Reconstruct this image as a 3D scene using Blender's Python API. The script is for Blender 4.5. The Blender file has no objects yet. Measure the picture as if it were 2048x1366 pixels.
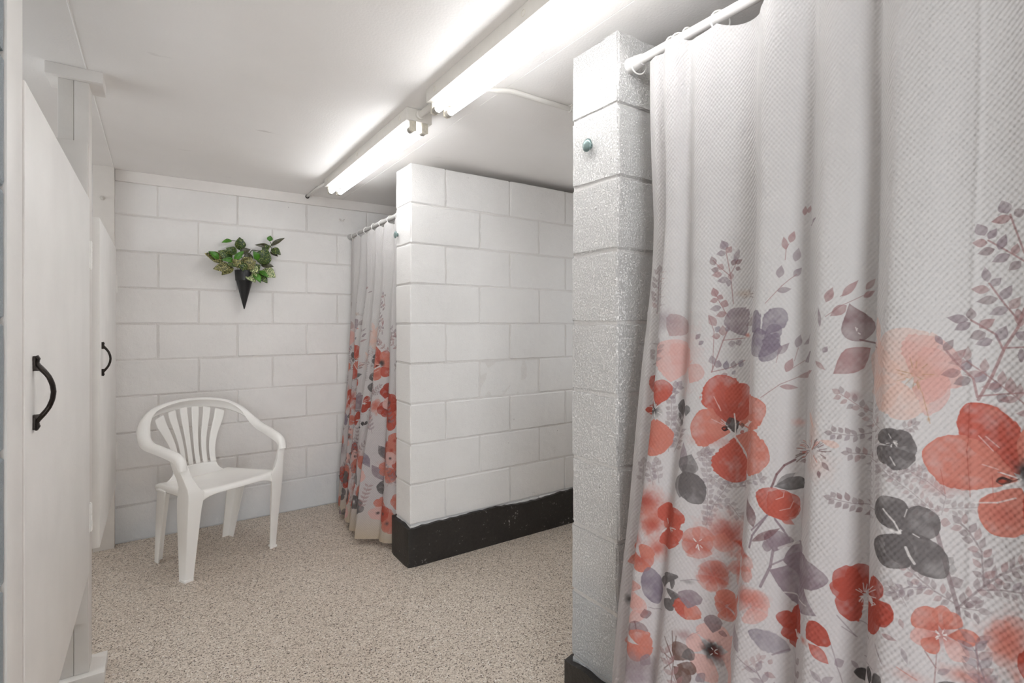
import bpy, bmesh, math, random
import numpy as np
from mathutils import Vector, Matrix
random.seed(7)
PI = math.pi
SC = bpy.context.scene
COL = SC.collection

# ------------------------------------------------------------------ camera, light, exposure
YAW = math.radians(34.27)
cam_d = bpy.data.cameras.new('camera')
cam_d.sensor_width = 36.0
cam_d.lens = 1039.0 / 2048.0 * 36.0
cam_d.shift_y = -33.0 / 2048.0
cam_d.clip_start = 0.02
cam = bpy.data.objects.new('camera', cam_d)
cam.location = (0, 0, 1.213)
cam.rotation_euler = (PI / 2, 0, -YAW)
COL.objects.link(cam)
SC.camera = cam

w = bpy.data.worlds.new('world')
w.use_nodes = True
w.node_tree.nodes['Background'].inputs[0].default_value = (0.75, 0.82, 0.9, 1)
w.node_tree.nodes['Background'].inputs[1].default_value = 0.3
SC.world = w
SC.view_settings.view_transform = 'Standard'
SC.view_settings.look = 'None'
SC.view_settings.gamma = 1.0
SC.view_settings.exposure = 0.19
SC.view_settings.use_curve_mapping = False
XR_ = 2.40
TUBE_POWER = 12.5
SC.cycles.diffuse_bounces = 8
# daylight adds area lights out of view to brighten the room evenly
def fill_area(name, loc, target, sx, sz, watts, col):
    a = bpy.data.lights.new(name, 'AREA')
    a.shape = 'RECTANGLE'; a.size = sx; a.size_y = sz; a.energy = watts; a.color = col
    o = bpy.data.objects.new(name, a)
    o.location = loc
    o.rotation_euler = (Vector(target) - Vector(loc)).to_track_quat('-Z', 'Y').to_euler()
    COL.objects.link(o)
fill_area('stall_side_fill', (-1.78, 2.2, 1.5), (2.0, 2.2, 2.3), 1.5, 0.8, 15, (0.93, 0.965, 1.0))  # added fill from the stall side, unseen source
fill_area('rear_fill', (-0.45, -1.93, 1.05), (0.45, 2.0, 1.9), 1.1, 1.9, 47, (0.93, 0.965, 1.0))  # added fill from behind the camera, the strongest of the three

fill_area('shower_side_fill', (XR_ + 0.03, 1.83, 1.3), (0.8, 1.83, 1.1), 0.7, 0.8, 2.4, (0.94, 0.97, 1.0))  # weak added fill for the middle shower bay

# ------------------------------------------------------------------ node helpers
def srgb(r, g, b):
    f = lambda c: c / 12.92 if c <= 0.04045 else ((c + 0.055) / 1.055) ** 2.4
    return (f(r / 255), f(g / 255), f(b / 255), 1)

class NT:
    def __init__(self, name):
        self.m = bpy.data.materials.new(name)
        self.m.use_nodes = True
        self.t = self.m.node_tree
        self.b = self.t.nodes['Principled BSDF']
    def n(self, typ, **kw):
        nd = self.t.nodes.new(typ)
        for k, v in kw.items():
            if k.startswith('i_'):
                key = k[2:]
                key = int(key) if key.isdigit() else key.replace('_', ' ')
                nd.inputs[key].default_value = v
            else:
                setattr(nd, k, v)
        return nd
    def l(self, a, ao, b, bi):
        self.t.links.new(a.outputs[ao], b.inputs[bi])
    def pos(self):
        return self.n('ShaderNodeNewGeometry')
    def ramp(self, stops):
        r = self.n('ShaderNodeValToRGB')
        e = r.color_ramp.elements
        while len(e) < len(stops):
            e.new(0.5)
        for k, (p, c) in enumerate(stops):
            e[k].position = p
            e[k].color = c if len(c) == 4 else (*c, 1)
        return r
    def set(self, **kw):
        for k, v in kw.items():
            self.b.inputs[k.replace('_', ' ')].default_value = v
        return self

def simple(name, col, rough=0.5, metal=0.0, noise=0.0, nscale=40.0, bump=0.0, bscale=200.0):
    k = NT(name)
    k.set(Roughness=rough, Metallic=metal)
    k.b.inputs['Base Color'].default_value = col
    g = k.pos()
    if noise > 0:
        nz = k.n('ShaderNodeTexNoise', i_Scale=nscale, i_Detail=4.0)
        k.l(g, 'Position', nz, 'Vector')
        lo = tuple(c * (1 - noise) for c in col[:3])
        hi = tuple(min(1, c * (1 + noise)) for c in col[:3])
        r = k.ramp([(0.3, lo), (0.7, hi)])
        k.l(nz, 'Fac', r, 'Fac')
        k.l(r, 'Color', k.b, 'Base Color')
    if bump > 0:
        nb = k.n('ShaderNodeTexNoise', i_Scale=bscale, i_Detail=3.0)
        k.l(g, 'Position', nb, 'Vector')
        bp = k.n('ShaderNodeBump', i_Strength=1.0, i_Distance=bump)
        k.l(nb, 'Fac', bp, 'Height')
        k.l(bp, 'Normal', k.b, 'Normal')
    return k.m

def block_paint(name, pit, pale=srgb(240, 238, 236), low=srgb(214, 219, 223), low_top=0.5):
    """white paint over concrete block: pores, trowel waves, faint grime, bluish tint near the floor"""
    k = NT(name)
    k.set(Roughness=0.6)
    g = k.pos()
    n1 = k.n('ShaderNodeTexNoise', i_Scale=2.2, i_Detail=5.0, i_Roughness=0.6)
    k.l(g, 'Position', n1, 'Vector')
    r1 = k.ramp([(0.3, tuple(c * 0.93 for c in pale[:3])), (0.62, pale)])
    k.l(n1, 'Fac', r1, 'Fac')
    sx = k.n('ShaderNodeSeparateXYZ')
    k.l(g, 'Position', sx, 'Vector')
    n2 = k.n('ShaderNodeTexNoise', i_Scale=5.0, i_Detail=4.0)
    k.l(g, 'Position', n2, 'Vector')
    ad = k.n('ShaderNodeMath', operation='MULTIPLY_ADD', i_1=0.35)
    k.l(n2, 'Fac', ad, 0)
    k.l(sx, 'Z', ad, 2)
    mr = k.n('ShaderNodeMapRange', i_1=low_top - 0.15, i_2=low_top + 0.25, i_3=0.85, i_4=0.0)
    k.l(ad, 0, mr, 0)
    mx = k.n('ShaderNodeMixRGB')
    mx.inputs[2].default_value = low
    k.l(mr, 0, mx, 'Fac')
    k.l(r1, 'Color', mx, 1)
    # sparse pin-holes
    v = k.n('ShaderNodeTexVoronoi', i_Scale=9.0)
    k.l(g, 'Position', v, 'Vector')
    rv = k.ramp([(0.012, (1, 1, 1)), (0.02, (0, 0, 0))])
    k.l(v, 'Distance', rv, 'Fac')
    mx2 = k.n('ShaderNodeMixRGB')
    mx2.inputs[2].default_value = srgb(70, 66, 60)
    k.l(rv, 'Color', mx2, 'Fac')
    k.l(mx, 'Color', mx2, 1)
    k.l(mx2, 'Color', k.b, 'Base Color')
    # relief
    nb = k.n('ShaderNodeTexNoise', i_Scale=210.0, i_Detail=4.0, i_Roughness=0.7)
    k.l(g, 'Position', nb, 'Vector')
    rb = k.ramp([(0.28, (0, 0, 0)), (0.55, (1, 1, 1))])
    k.l(nb, 'Fac', rb, 'Fac')
    nw = k.n('ShaderNodeTexNoise', i_Scale=16.0, i_Detail=3.0)
    k.l(g, 'Position', nw, 'Vector')
    b1 = k.n('ShaderNodeBump', i_Strength=1.0, i_Distance=0.006)
    k.l(nw, 'Fac', b1, 'Height')
    b2 = k.n('ShaderNodeBump', i_Strength=1.0, i_Distance=pit)
    k.l(rb, 'Color', b2, 'Height')
    k.l(b1, 'Normal', b2, 'Normal')
    k.l(b2, 'Normal', k.b, 'Normal')
    return k.m

M = {}
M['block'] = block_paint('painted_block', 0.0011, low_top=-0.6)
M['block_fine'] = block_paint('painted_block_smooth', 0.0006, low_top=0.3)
M['block_rough'] = block_paint('painted_block_rough', 0.0038)
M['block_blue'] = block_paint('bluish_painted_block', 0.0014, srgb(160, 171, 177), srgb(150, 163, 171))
M['mortar'] = block_paint('painted_mortar_joint', 0.0016, srgb(235, 232, 229), srgb(214, 219, 223), 0.3)
M['wood'] = simple('white_painted_wood', srgb(241, 239, 236), 0.42, 0, 0.03, 6, 0.0006, 60)
M['post'] = simple('white_painted_post', srgb(226, 222, 217), 0.5, 0, 0.04, 8, 0.0008, 70)
M['trim'] = simple('white_trim_paint', srgb(230, 226, 222), 0.5, 0, 0.03, 8, 0.0006, 60)
M['metal_white'] = simple('white_enamel_metal', srgb(214, 210, 203), 0.38, 0, 0.03, 25, 0.0002, 120)
M['pipe'] = simple('white_painted_pipe', srgb(222, 219, 214), 0.35, 0, 0.02, 20, 0.0003, 60)
M['rod'] = simple('white_plastic_coated_rod', srgb(226, 224, 222), 0.3)
M['rod_grey'] = simple('grey_coated_rod', srgb(186, 184, 182), 0.35)
M['ring'] = simple('white_plastic_ring', srgb(232, 230, 226), 0.3)
M['plastic'] = simple('white_moulded_plastic', srgb(250, 249, 246), 0.25, 0, 0.015, 9)
M['iron'] = simple('dark_bronze_iron', srgb(52, 46, 42), 0.38, 0.75, 0.35, 60, 0.0006, 150)
M['cap'] = simple('dull_tube_cap', srgb(165, 160, 152), 0.4, 0.3)
M['holder'] = simple('aged_lamp_holder', srgb(206, 200, 186), 0.4, 0, 0.1, 90)
M['dark'] = simple('dark_gap', srgb(60, 55, 50), 0.8)
M['black_pot'] = simple('black_plastic_pot', srgb(30, 30, 31), 0.42, 0, 0.1, 30)
M['soil'] = simple('dark_soil', srgb(38, 30, 24), 0.95, 0, 0.3, 120, 0.003, 150)
M['stem'] = simple('green_stem', srgb(72, 82, 48), 0.6, 0, 0.2, 60)
M['hole'] = simple('crack_shadow', srgb(80, 74, 66), 0.9)

def mk_knob():
    k = NT('green_grey_metal_knob')
    k.set(Roughness=0.34, Metallic=0.55)
    k.b.inputs['Base Color'].default_value = srgb(128, 146, 144)
    return k.m
M['knob'] = mk_knob()

def mk_black():
    k = NT('black_bitumen_paint')
    k.set(Roughness=0.5)
    g = k.pos()
    n1 = k.n('ShaderNodeTexNoise', i_Scale=70.0, i_Detail=5.0, i_Roughness=0.7)
    k.l(g, 'Position', n1, 'Vector')
    n2 = k.n('ShaderNodeTexNoise', i_Scale=7.0, i_Detail=2.0)
    k.l(g, 'Position', n2, 'Vector')
    mu = k.n('ShaderNodeMath', operation='MULTIPLY_ADD', i_1=0.5)
    k.l(n2, 'Fac', mu, 0)
    k.l(n1, 'Fac', mu, 2)
    r = k.ramp([(0.0, srgb(26, 22, 20)), (0.6, srgb(36, 32, 29)), (0.93, srgb(46, 42, 39)), (0.965, srgb(170, 165, 160))])
    k.l(mu, 0, r, 'Fac')
    k.l(r, 'Color', k.b, 'Base Color')
    b = k.n('ShaderNodeBump', i_Strength=1.0, i_Distance=0.002)
    k.l(n1, 'Fac', b, 'Height')
    k.l(b, 'Normal', k.b, 'Normal')
    return k.m
M['black'] = mk_black()

def mk_floor():
    k = NT('speckled_chip_floor')
    k.set(Roughness=0.42)
    g = k.pos()
    v = k.n('ShaderNodeTexVoronoi', i_Scale=260.0)
    k.l(g, 'Position', v, 'Vector')
    s = k.n('ShaderNodeSeparateColor')
    k.l(v, 'Color', s, 'Color')
    r = k.ramp([(0.0, srgb(104, 92, 80)), (0.05, srgb(138, 124, 111)), (0.14, srgb(196, 183, 168)),
                (0.40, srgb(216, 203, 189)), (0.66, srgb(228, 217, 204)), (0.90, srgb(238, 229, 217)), (0.975, srgb(250, 247, 241))])
    r.color_ramp.interpolation = 'CONSTANT'
    k.l(s, 'Red', r, 'Fac')
    v2 = k.n('ShaderNodeTexVoronoi', i_Scale=120.0)
    k.l(g, 'Position', v2, 'Vector')
    s2 = k.n('ShaderNodeSeparateColor')
    k.l(v2, 'Color', s2, 'Color')
    r2 = k.ramp([(0.0, (1, 1, 1)), (0.035, (0, 0, 0))])
    r2.color_ramp.interpolation = 'CONSTANT'
    k.l(s2, 'Green', r2, 'Fac')
    d2 = k.ramp([(0.30, (1, 1, 1)), (0.36, (0, 0, 0))])
    k.l(v2, 'Distance', d2, 'Fac')
    mm = k.n('ShaderNodeMath', operation='MULTIPLY')
    k.l(r2, 'Color', mm, 0)
    k.l(d2, 'Color', mm, 1)
    mx = k.n('ShaderNodeMixRGB')
    mx.inputs[2].default_value = srgb(58, 48, 44)
    k.l(mm, 0, mx, 'Fac')
    k.l(r, 'Color', mx, 1)
    n = k.n('ShaderNodeTexNoise', i_Scale=1.6, i_Detail=3.0)
    k.l(g, 'Position', n, 'Vector')
    rn = k.ramp([(0.3, (0.93, 0.915, 0.9)), (0.7, (1, 1, 1))])
    k.l(n, 'Fac', rn, 'Fac')
    ml = k.n('ShaderNodeMixRGB', blend_type='MULTIPLY', i_0=1.0)
    k.l(mx, 'Color', ml, 1)
    k.l(rn, 'Color', ml, 2)
    k.l(ml, 'Color', k.b, 'Base Color')
    b = k.n('ShaderNodeBump', i_Strength=1.0, i_Distance=0.0012)
    k.l(s, 'Green', b, 'Height')
    k.l(b, 'Normal', k.b, 'Normal')
    return k.m
M['floor'] = mk_floor()

def mk_ceiling():
    k = NT('ceiling_paint')
    k.set(Roughness=0.55)
    g = k.pos()
    n1 = k.n('ShaderNodeTexNoise', i_Scale=1.8, i_Detail=4.0)
    k.l(g, 'Position', n1, 'Vector')
    r1 = k.ramp([(0.3, srgb(234, 231, 228)), (0.7, srgb(240, 238, 236))])
    k.l(n1, 'Fac', r1, 'Fac')
    # scattered staple marks
    v = k.n('ShaderNodeTexVoronoi', i_Scale=3.4)
    k.l(g, 'Position', v, 'Vector')
    rv = k.ramp([(0.011, (1, 1, 1)), (0.017, (0, 0, 0))])
    k.l(v, 'Distance', rv, 'Fac')
    mx = k.n('ShaderNodeMixRGB')
    mx.inputs[2].default_value = srgb(110, 100, 92)
    k.l(rv, 'Color', mx, 'Fac')
    k.l(r1, 'Color', mx, 1)
    # short scuffs
    mp = k.n('ShaderNodeMapping')
    mp.inputs['Scale'].default_value = (2.0, 9.0, 1.0)
    mp.inputs['Rotation'].default_value = (0, 0, 0.5)
    k.l(g, 'Position', mp, 'Vector')
    n3 = k.n('ShaderNodeTexNoise', i_Scale=2.0, i_Detail=3.0, i_Roughness=0.65)
    k.l(mp, 'Vector', n3, 'Vector')
    r3 = k.ramp([(0.70, (0, 0, 0)), (0.78, (0.35, 0.35, 0.35))])
    k.l(n3, 'Fac', r3, 'Fac')
    mx3 = k.n('ShaderNodeMixRGB')
    mx3.inputs[2].default_value = srgb(160, 154, 148)
    k.l(r3, 'Color', mx3, 'Fac')
    k.l(mx, 'Color', mx3, 1)
    k.l(mx3, 'Color', k.b, 'Base Color')
    nb = k.n('ShaderNodeTexNoise', i_Scale=130.0, i_Detail=2.0)
    k.l(g, 'Position', nb, 'Vector')
    b = k.n('ShaderNodeBump', i_Strength=1.0, i_Distance=0.0006)
    k.l(nb, 'Fac', b, 'Height')
    k.l(b, 'Normal', k.b, 'Normal')
    return k.m
M['ceiling'] = mk_ceiling()

def mk_tube():
    k = NT('lit_fluorescent_tube')
    k.set(Roughness=0.3)
    k.b.inputs['Base Color'].default_value = (0.9, 0.9, 0.9, 1)
    k.b.inputs['Emission Color'].default_value = (0.965, 0.98, 1.0, 1)
    k.b.inputs['Emission Strength'].default_value = TUBE_POWER
    return k.m
M['tube'] = mk_tube()

def mk_leaf(name, base, spot, amount, scale=260.0):
    k = NT(name)
    k.set(Roughness=0.38)
    g = k.pos()
    n1 = k.n('ShaderNodeTexNoise', i_Scale=38.0, i_Detail=3.0)
    k.l(g, 'Position', n1, 'Vector')
    r1 = k.ramp([(0.3, tuple(c * 0.6 for c in base[:3])), (0.7, tuple(c * 1.25 for c in base[:3]))])
    k.l(n1, 'Fac', r1, 'Fac')
    v = k.n('ShaderNodeTexNoise', i_Scale=scale, i_Detail=2.0)
    k.l(g, 'Position', v, 'Vector')
    rv = k.ramp([(0.62 - amount, (0, 0, 0)), (0.68 - amount, (1, 1, 1))])
    k.l(v, 'Fac', rv, 'Fac')
    mx = k.n('ShaderNodeMixRGB')
    mx.inputs[2].default_value = spot
    k.l(rv, 'Color', mx, 'Fac')
    k.l(r1, 'Color', mx, 1)
    k.l(mx, 'Color', k.b, 'Base Color')
    return k.m
M['leaf_dark'] = mk_leaf('dark_speckled_leaf', srgb(38, 66, 26), srgb(170, 180, 92), 0.05)
M['leaf_spot'] = mk_leaf('heavily_speckled_leaf', srgb(58, 66, 34), srgb(190, 182, 118), 0.11)
M['leaf_pale'] = mk_leaf('pale_speckled_leaf', srgb(60, 92, 36), srgb(216, 222, 168), 0.13)
M['leaf_bright'] = mk_leaf('bright_green_leaf', srgb(70, 128, 30), srgb(110, 150, 60), 0.0)
M['leaf_purple'] = mk_leaf('dark_purplish_leaf', srgb(66, 66, 48), srgb(110, 110, 72), 0.03)

# ------------------------------------------------------------------ object helpers
def link(o, parent=None, world=False):
    COL.objects.link(o)
    if parent is not None:
        o.parent = parent
    return o

def mesh_obj(name, verts, faces, mat, parent=None, smooth=False, off=(0, 0, 0)):
    me = bpy.data.meshes.new(name)
    if any(off):
        verts = [(a - off[0], b - off[1], c - off[2]) for a, b, c in verts]
    me.from_pydata([tuple(v) for v in verts], [], faces)
    me.materials.append(mat)
    bm = bmesh.new()
    bm.from_mesh(me)
    bmesh.ops.recalc_face_normals(bm, faces=bm.faces)
    bm.to_mesh(me)
    bm.free()
    if smooth:
        me.polygons.foreach_set('use_smooth', [True] * len(me.polygons))
    o = bpy.data.objects.new(name, me)
    return link(o, parent)

def smooth_by_angle(o, ang=35):
    me = o.data
    me.polygons.foreach_set('use_smooth', [True] * len(me.polygons))
    bm = bmesh.new(); bm.from_mesh(me)
    for e in bm.edges:
        if len(e.link_faces) == 2 and e.calc_face_angle(0) > math.radians(ang):
            e.smooth = False
    bm.to_mesh(me); bm.free()

class MB:
    """collects shapes (world or local coordinates) and links them as one mesh object"""
    def __init__(self):
        self.v, self.f = [], []
    def add(self, v, f):
        k = len(self.v)
        self.v += [tuple(p) for p in v]
        self.f += [tuple(i + k for i in q) for q in f]
        return self
    def box(self, x0, x1, y0, y1, z0, z1, bev=0.0):
        if bev <= 0:
            v = [(x, y, z) for x in (x0, x1) for y in (y0, y1) for z in (z0, z1)]
            f = [(0, 1, 3, 2), (4, 6, 7, 5), (0, 4, 5, 1), (2, 3, 7, 6), (0, 2, 6, 4), (1, 5, 7, 3)]
            return self.add(v, f)
        bm = bmesh.new()
        bmesh.ops.create_cube(bm, size=1)
        for p in bm.verts:
            p.co = Vector(((x0 + x1) / 2 + p.co.x * (x1 - x0), (y0 + y1) / 2 + p.co.y * (y1 - y0), (z0 + z1) / 2 + p.co.z * (z1 - z0)))
        bmesh.ops.bevel(bm, geom=bm.edges[:], offset=bev, segments=2, affect='EDGES', profile=0.6)
        return self.bm(bm)
    def bm(self, bm):
        bm.verts.index_update()
        self.add([p.co[:] for p in bm.verts], [[p.index for p in q.verts] for q in bm.faces])
        bm.free()
        return self
    def tube(self, pts, r, seg=10, cap=True):
        pts = [Vector(p) for p in pts]
        rad = r if hasattr(r, '__len__') else [r] * len(pts)
        rings = []
        prev = None
        for i, p in enumerate(pts):
            d = (pts[min(i + 1, len(pts) - 1)] - pts[max(i - 1, 0)]).normalized()
            if prev is None:
                a = Vector((0, 0, 1)) if abs(d.z) < 0.9 else Vector((1, 0, 0))
                u = d.cross(a).normalized()
            else:
                u = (prev - d * prev.dot(d)).normalized()
            prev = u
            q = d.cross(u)
            rings.append([p + (u * math.cos(2 * PI * k / seg) + q * math.sin(2 * PI * k / seg)) * rad[i] for k in range(seg)])
        v = [x for rg in rings for x in rg]
        f = []
        for i in range(len(pts) - 1):
            for k in range(seg):
                f.append((i * seg + k, i * seg + (k + 1) % seg, (i + 1) * seg + (k + 1) % seg, (i + 1) * seg + k))
        if cap:
            f.append(tuple(range(seg)))
            f.append(tuple((len(pts) - 1) * seg + k for k in range(seg)))
        return self.add(v, f)
    def ring(self, c, axis, R, r, seg=20, ss=6):
        c = Vector(c); ax = Vector(axis).normalized()
        a = Vector((0, 0, 1)) if abs(ax.z) < 0.9 else Vector((1, 0, 0))
        u = ax.cross(a).normalized(); q = ax.cross(u)
        v, f = [], []
        for i in range(seg):
            t = 2 * PI * i / seg
            d = u * math.cos(t) + q * math.sin(t)
            for k in range(ss):
                s = 2 * PI * k / ss
                v.append(c + d * (R + r * math.cos(s)) + ax * (r * math.sin(s)))
        for i in range(seg):
            for k in range(ss):
                f.append((i * ss + k, i * ss + (k + 1) % ss, ((i + 1) % seg) * ss + (k + 1) % ss, ((i + 1) % seg) * ss + k))
        return self.add(v, f)
    def lathe(self, c, axis, prof, seg=20):
        """prof: (distance along axis, radius)"""
        c = Vector(c); ax = Vector(axis).normalized()
        a = Vector((0, 0, 1)) if abs(ax.z) < 0.9 else Vector((1, 0, 0))
        u = ax.cross(a).normalized(); q = ax.cross(u)
        v, f = [], []
        for (h, r) in prof:
            for k in range(seg):
                t = 2 * PI * k / seg
                v.append(c + ax * h + (u * math.cos(t) + q * math.sin(t)) * max(r, 1e-5))
        n = len(prof)
        for i in range(n - 1):
            for k in range(seg):
                f.append((i * seg + k, i * seg + (k + 1) % seg, (i + 1) * seg + (k + 1) % seg, (i + 1) * seg + k))
        f.append(tuple(range(seg)))
        f.append(tuple((n - 1) * seg + k for k in range(seg)))
        return self.add(v, f)
    def grid(self, rows):
        """rows: list of equal-length lists of points"""
        n, m = len(rows), len(rows[0])
        v = [p for r in rows for p in r]
        f = [(i * m + j, i * m + j + 1, (i + 1) * m + j + 1, (i + 1) * m + j) for i in range(n - 1) for j in range(m - 1)]
        return self.add(v, f)
    def build(self, name, mat, parent=None, smooth=False, off=(0, 0, 0), angle=None):
        o = mesh_obj(name, self.v, self.f, mat, parent, smooth, off)
        if angle:
            smooth_by_angle(o, angle)
        return o

def thing(name, label, cat, loc, rotz=0.0, group=None):
    o = bpy.data.objects.new(name, None)
    o.empty_display_size = 0.1
    COL.objects.link(o)
    o.location = loc
    o.rotation_euler = (0, 0, rotz)
    return tag(o, label, cat, group)

def tag(o, label, cat, group=None):
    o['label'] = label
    o['category'] = cat
    if group:
        o['group'] = group
    return o

def struct(o):
    o['kind'] = 'structure'
    return o

def struct_empty(name):
    o = bpy.data.objects.new(name, None)
    COL.objects.link(o)
    return struct(o)

# ------------------------------------------------------------------ room dimensions (metres)
CH = 2.07            # ceiling
WB = 3.605           # back wall face
XP = 1.046           # free ends of the shower partitions
XR = 2.40            # outer wall of the showers
XS = -0.193          # stall fronts and passage wall
XL = -1.75           # outer wall of the stalls
YF = -1.9            # wall behind the viewpoint
CO, BL = 0.2032, 0.4064   # block course and block length

# floor, ceiling
fl = MB().box(XL - 0.2, XR + 0.2, YF - 0.2, WB + 0.2, -0.1, 0.0).build('floor', M['floor'])
struct(fl)
ce = struct_empty('ceiling')
for a, b in ((XL - 0.2, -0.1985), (-0.1975, 1.0390), (1.0400, XR + 0.2)):
    MB().box(a, b, YF - 0.2, WB + 0.2, CH, CH + 0.02, 0.0012).build('ceiling_panel', M['ceiling'], ce)
MB().tube([(-0.198, y_ * 0.2, CH + 0.0002 * (y_ % 3)) for y_ in range(-9, 19)], 0.0022, 8).build('caulk_bead', M['ceiling'], ce, smooth=True)
MB().box(XL - 0.2, XR + 0.2, YF - 0.2, WB + 0.2, CH + 0.0205, CH + 0.08).build('ceiling_backing', M['ceiling'], ce)

# ------------------------------------------------------------------ block walls
def block_mesh(w_, d_, h_, seed, rough):
    """a block w_ x d_ x h_, corner at the origin, worn irregular arrises"""
    rnd = random.Random(seed)
    def stations(L, step):
        n = max(1, round((L - 0.02) / step))
        return [0.0] + [0.006 + (L - 0.012) * q / n for q in range(n + 1)] + [L]
    gx, gy, gz = stations(w_, 0.048), stations(d_, 0.06), stations(h_, 0.045)
    nx, ny, nz = len(gx) - 1, len(gy) - 1, len(gz) - 1
    idx = {}
    v, f = [], []
    def vert(i, j, k):
        key = (i, j, k)
        if key in idx:
            return idx[key]
        p = [gx[i], gy[j], gz[k]]
        on = [(i in (0, nx)), (j in (0, ny)), (k in (0, nz))]
        n_on = sum(on)
        dim = (w_, d_, h_)
        for a in range(3):
            if on[a]:
                inward = 1 if p[a] < dim[a] / 2 else -1
                e = rnd.uniform(-0.3, 1.0) * rough * (0.25 if n_on == 1 else 1.0)
                if n_on >= 2:
                    e += 0.0016 + 0.25 * rough
                    if rnd.random() < 0.12:
                        e += rough * 1.6
                p[a] += inward * max(0.0, e)
            else:
                p[a] += rnd.uniform(-1, 1) * 0.002
        idx[key] = len(v)
        v.append(tuple(p))
        return idx[key]
    for j in (0, ny):
        for i in range(nx):
            for k in range(nz):
                f.append((vert(i, j, k), vert(i + 1, j, k), vert(i + 1, j, k + 1), vert(i, j, k + 1)))
    for i in (0, nx):
        for j in range(ny):
            for k in range(nz):
                f.append((vert(i, j, k), vert(i, j + 1, k), vert(i, j + 1, k + 1), vert(i, j, k + 1)))
    for k in (0, nz):
        for i in range(nx):
            for j in range(ny):
                f.append((vert(i, j, k), vert(i + 1, j, k), vert(i + 1, j + 1, k), vert(i, j + 1, k)))
    me = bpy.data.meshes.new('block')
    me.from_pydata(v, [], f)
    bm = bmesh.new(); bm.from_mesh(me)
    bmesh.ops.recalc_face_normals(bm, faces=bm.faces)
    for fc in bm.faces:
        fc.smooth = False
    bm.to_mesh(me); bm.free()
    return me

BLK = {}
JOINT = 0.0038
def put_block(parent, mat, x, y, z, w_, d_, rough, depth_axis='y', rnd=random):
    """block whose length runs along x (depth_axis 'y') or along y (depth_axis 'x')"""
    var = rnd.randrange(5)
    key = (round(w_, 3), round(d_, 3), mat.name, rough, var)
    if key not in BLK:
        BLK[key] = block_mesh(w_ - JOINT, d_, CO - JOINT, hash((key[0], key[1], rough, var)) & 0xffff, rough)
        BLK[key].materials.append(mat)
    o = bpy.data.objects.new('block', BLK[key])
    o.location = (x + JOINT / 2, y, z + JOINT / 2)
    if depth_axis == 'x':
        o.rotation_euler = (0, 0, PI / 2)
        o.location = (x, y + JOINT / 2, z + JOINT / 2)
    o.parent = parent
    COL.objects.link(o)
    return o

def block_run(parent, mat, a0, a1, fixed, depth, rough, phase, axis='x', courses=10, seed=1, skip=None, joint=0.0035):
    """courses of blocks from a0 to a1 along axis; phase(course) gives the first joint offset"""
    rnd = random.Random(seed)
    for c in range(courses):
        z = c * CO
        cuts = [a0]
        p = a0 + phase(c)
        while p < a1 - 0.03:
            if p > a0 + 0.03:
                cuts.append(p)
            p += BL
        cuts.append(a1)
        for s, e in zip(cuts[:-1], cuts[1:]):
            jit = rnd.uniform(-0.0024, 0.0024)
            if skip and skip(c, s, e):
                jit = skip(c, s, e)
            if axis == 'x':
                put_block(parent, mat, s, fixed + jit, z, e - s, depth, rough, 'y', rnd)
            else:
                put_block(parent, mat, fixed + jit, s, z, e - s, depth, rough, 'x', rnd)

# back wall: blocks along x, face at y = WB
wb = struct_empty('wall_back')
MB().box(XL - 0.2, XR + 0.2, WB + 0.0032, WB + 0.16, 0, CH).build('mortar', M['mortar'], wb)
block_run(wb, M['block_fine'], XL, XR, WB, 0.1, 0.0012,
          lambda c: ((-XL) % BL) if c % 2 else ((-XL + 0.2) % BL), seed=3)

# far shower partition (between the middle bay and the last bay)
wm = struct_empty('wall_middle')
MB().box(XP + 0.006, XR, 2.444 + 0.0048, 2.638 - 0.0048, 0, 10 * CO - 0.006).build('mortar', M['mortar'], wm)
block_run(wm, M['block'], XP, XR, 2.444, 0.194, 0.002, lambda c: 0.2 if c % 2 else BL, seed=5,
          skip=lambda c, s, e: 0.0045 if (c == 4 and 1.40 < s < 1.5) else 0)
# near shower partition
wn = struct_empty('wall_right')
MB().box(XP + 0.0065, XR, 1.02 + 0.0065, 1.214 - 0.0065, 0, 10 * CO - 0.006).build('mortar', M['mortar'], wn)
block_run(wn, M['block_rough'], XP, XR, 1.02, 0.194, 0.0042, lambda c: 0.2 if c % 2 else BL, seed=9)
# partition at the near end of the first bay, just beyond the frame
wf = struct_empty('wall_near')
MB().box(XP + 0.005, XR, -0.175, 0.005, 0, 10 * CO - 0.004).build('mortar', M['block_rough'], wf)
block_run(wf, M['block_rough'], XP, XR, -0.18, 0.194, 0.004, lambda c: 0.2 if c % 2 else BL, seed=11)
# passage wall on the near left, with its return
wl = struct_empty('wall_left')
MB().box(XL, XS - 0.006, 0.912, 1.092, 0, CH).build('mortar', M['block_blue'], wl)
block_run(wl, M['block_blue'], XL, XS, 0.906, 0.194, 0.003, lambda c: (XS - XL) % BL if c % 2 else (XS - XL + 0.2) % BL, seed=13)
# outer shell
struct(MB().box(XR, XR + 0.15, YF, 1.46, 0, CH).box(XR, XR + 0.15, 2.20, WB, 0, CH).box(XR, XR + 0.15, 1.46, 2.20, 0, 0.88).box(XR, XR + 0.15, 1.46, 2.20, 1.72, CH).build('wall_outer', M['block']))
wo = struct_empty('added_window_2')  # unseen window added around the shower-side fill light
MB().box(XR, XR + 0.05, 1.46, 1.49, 0.88, 1.72, .003).box(XR, XR + 0.05, 2.17, 2.20, 0.88, 1.72, .003).box(XR, XR + 0.05, 1.49, 2.17, 0.88, 0.91, .003).box(XR, XR + 0.05, 1.49, 2.17, 1.69, 1.72, .003).build('added_window_frame', M['wood'], wo)
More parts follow.
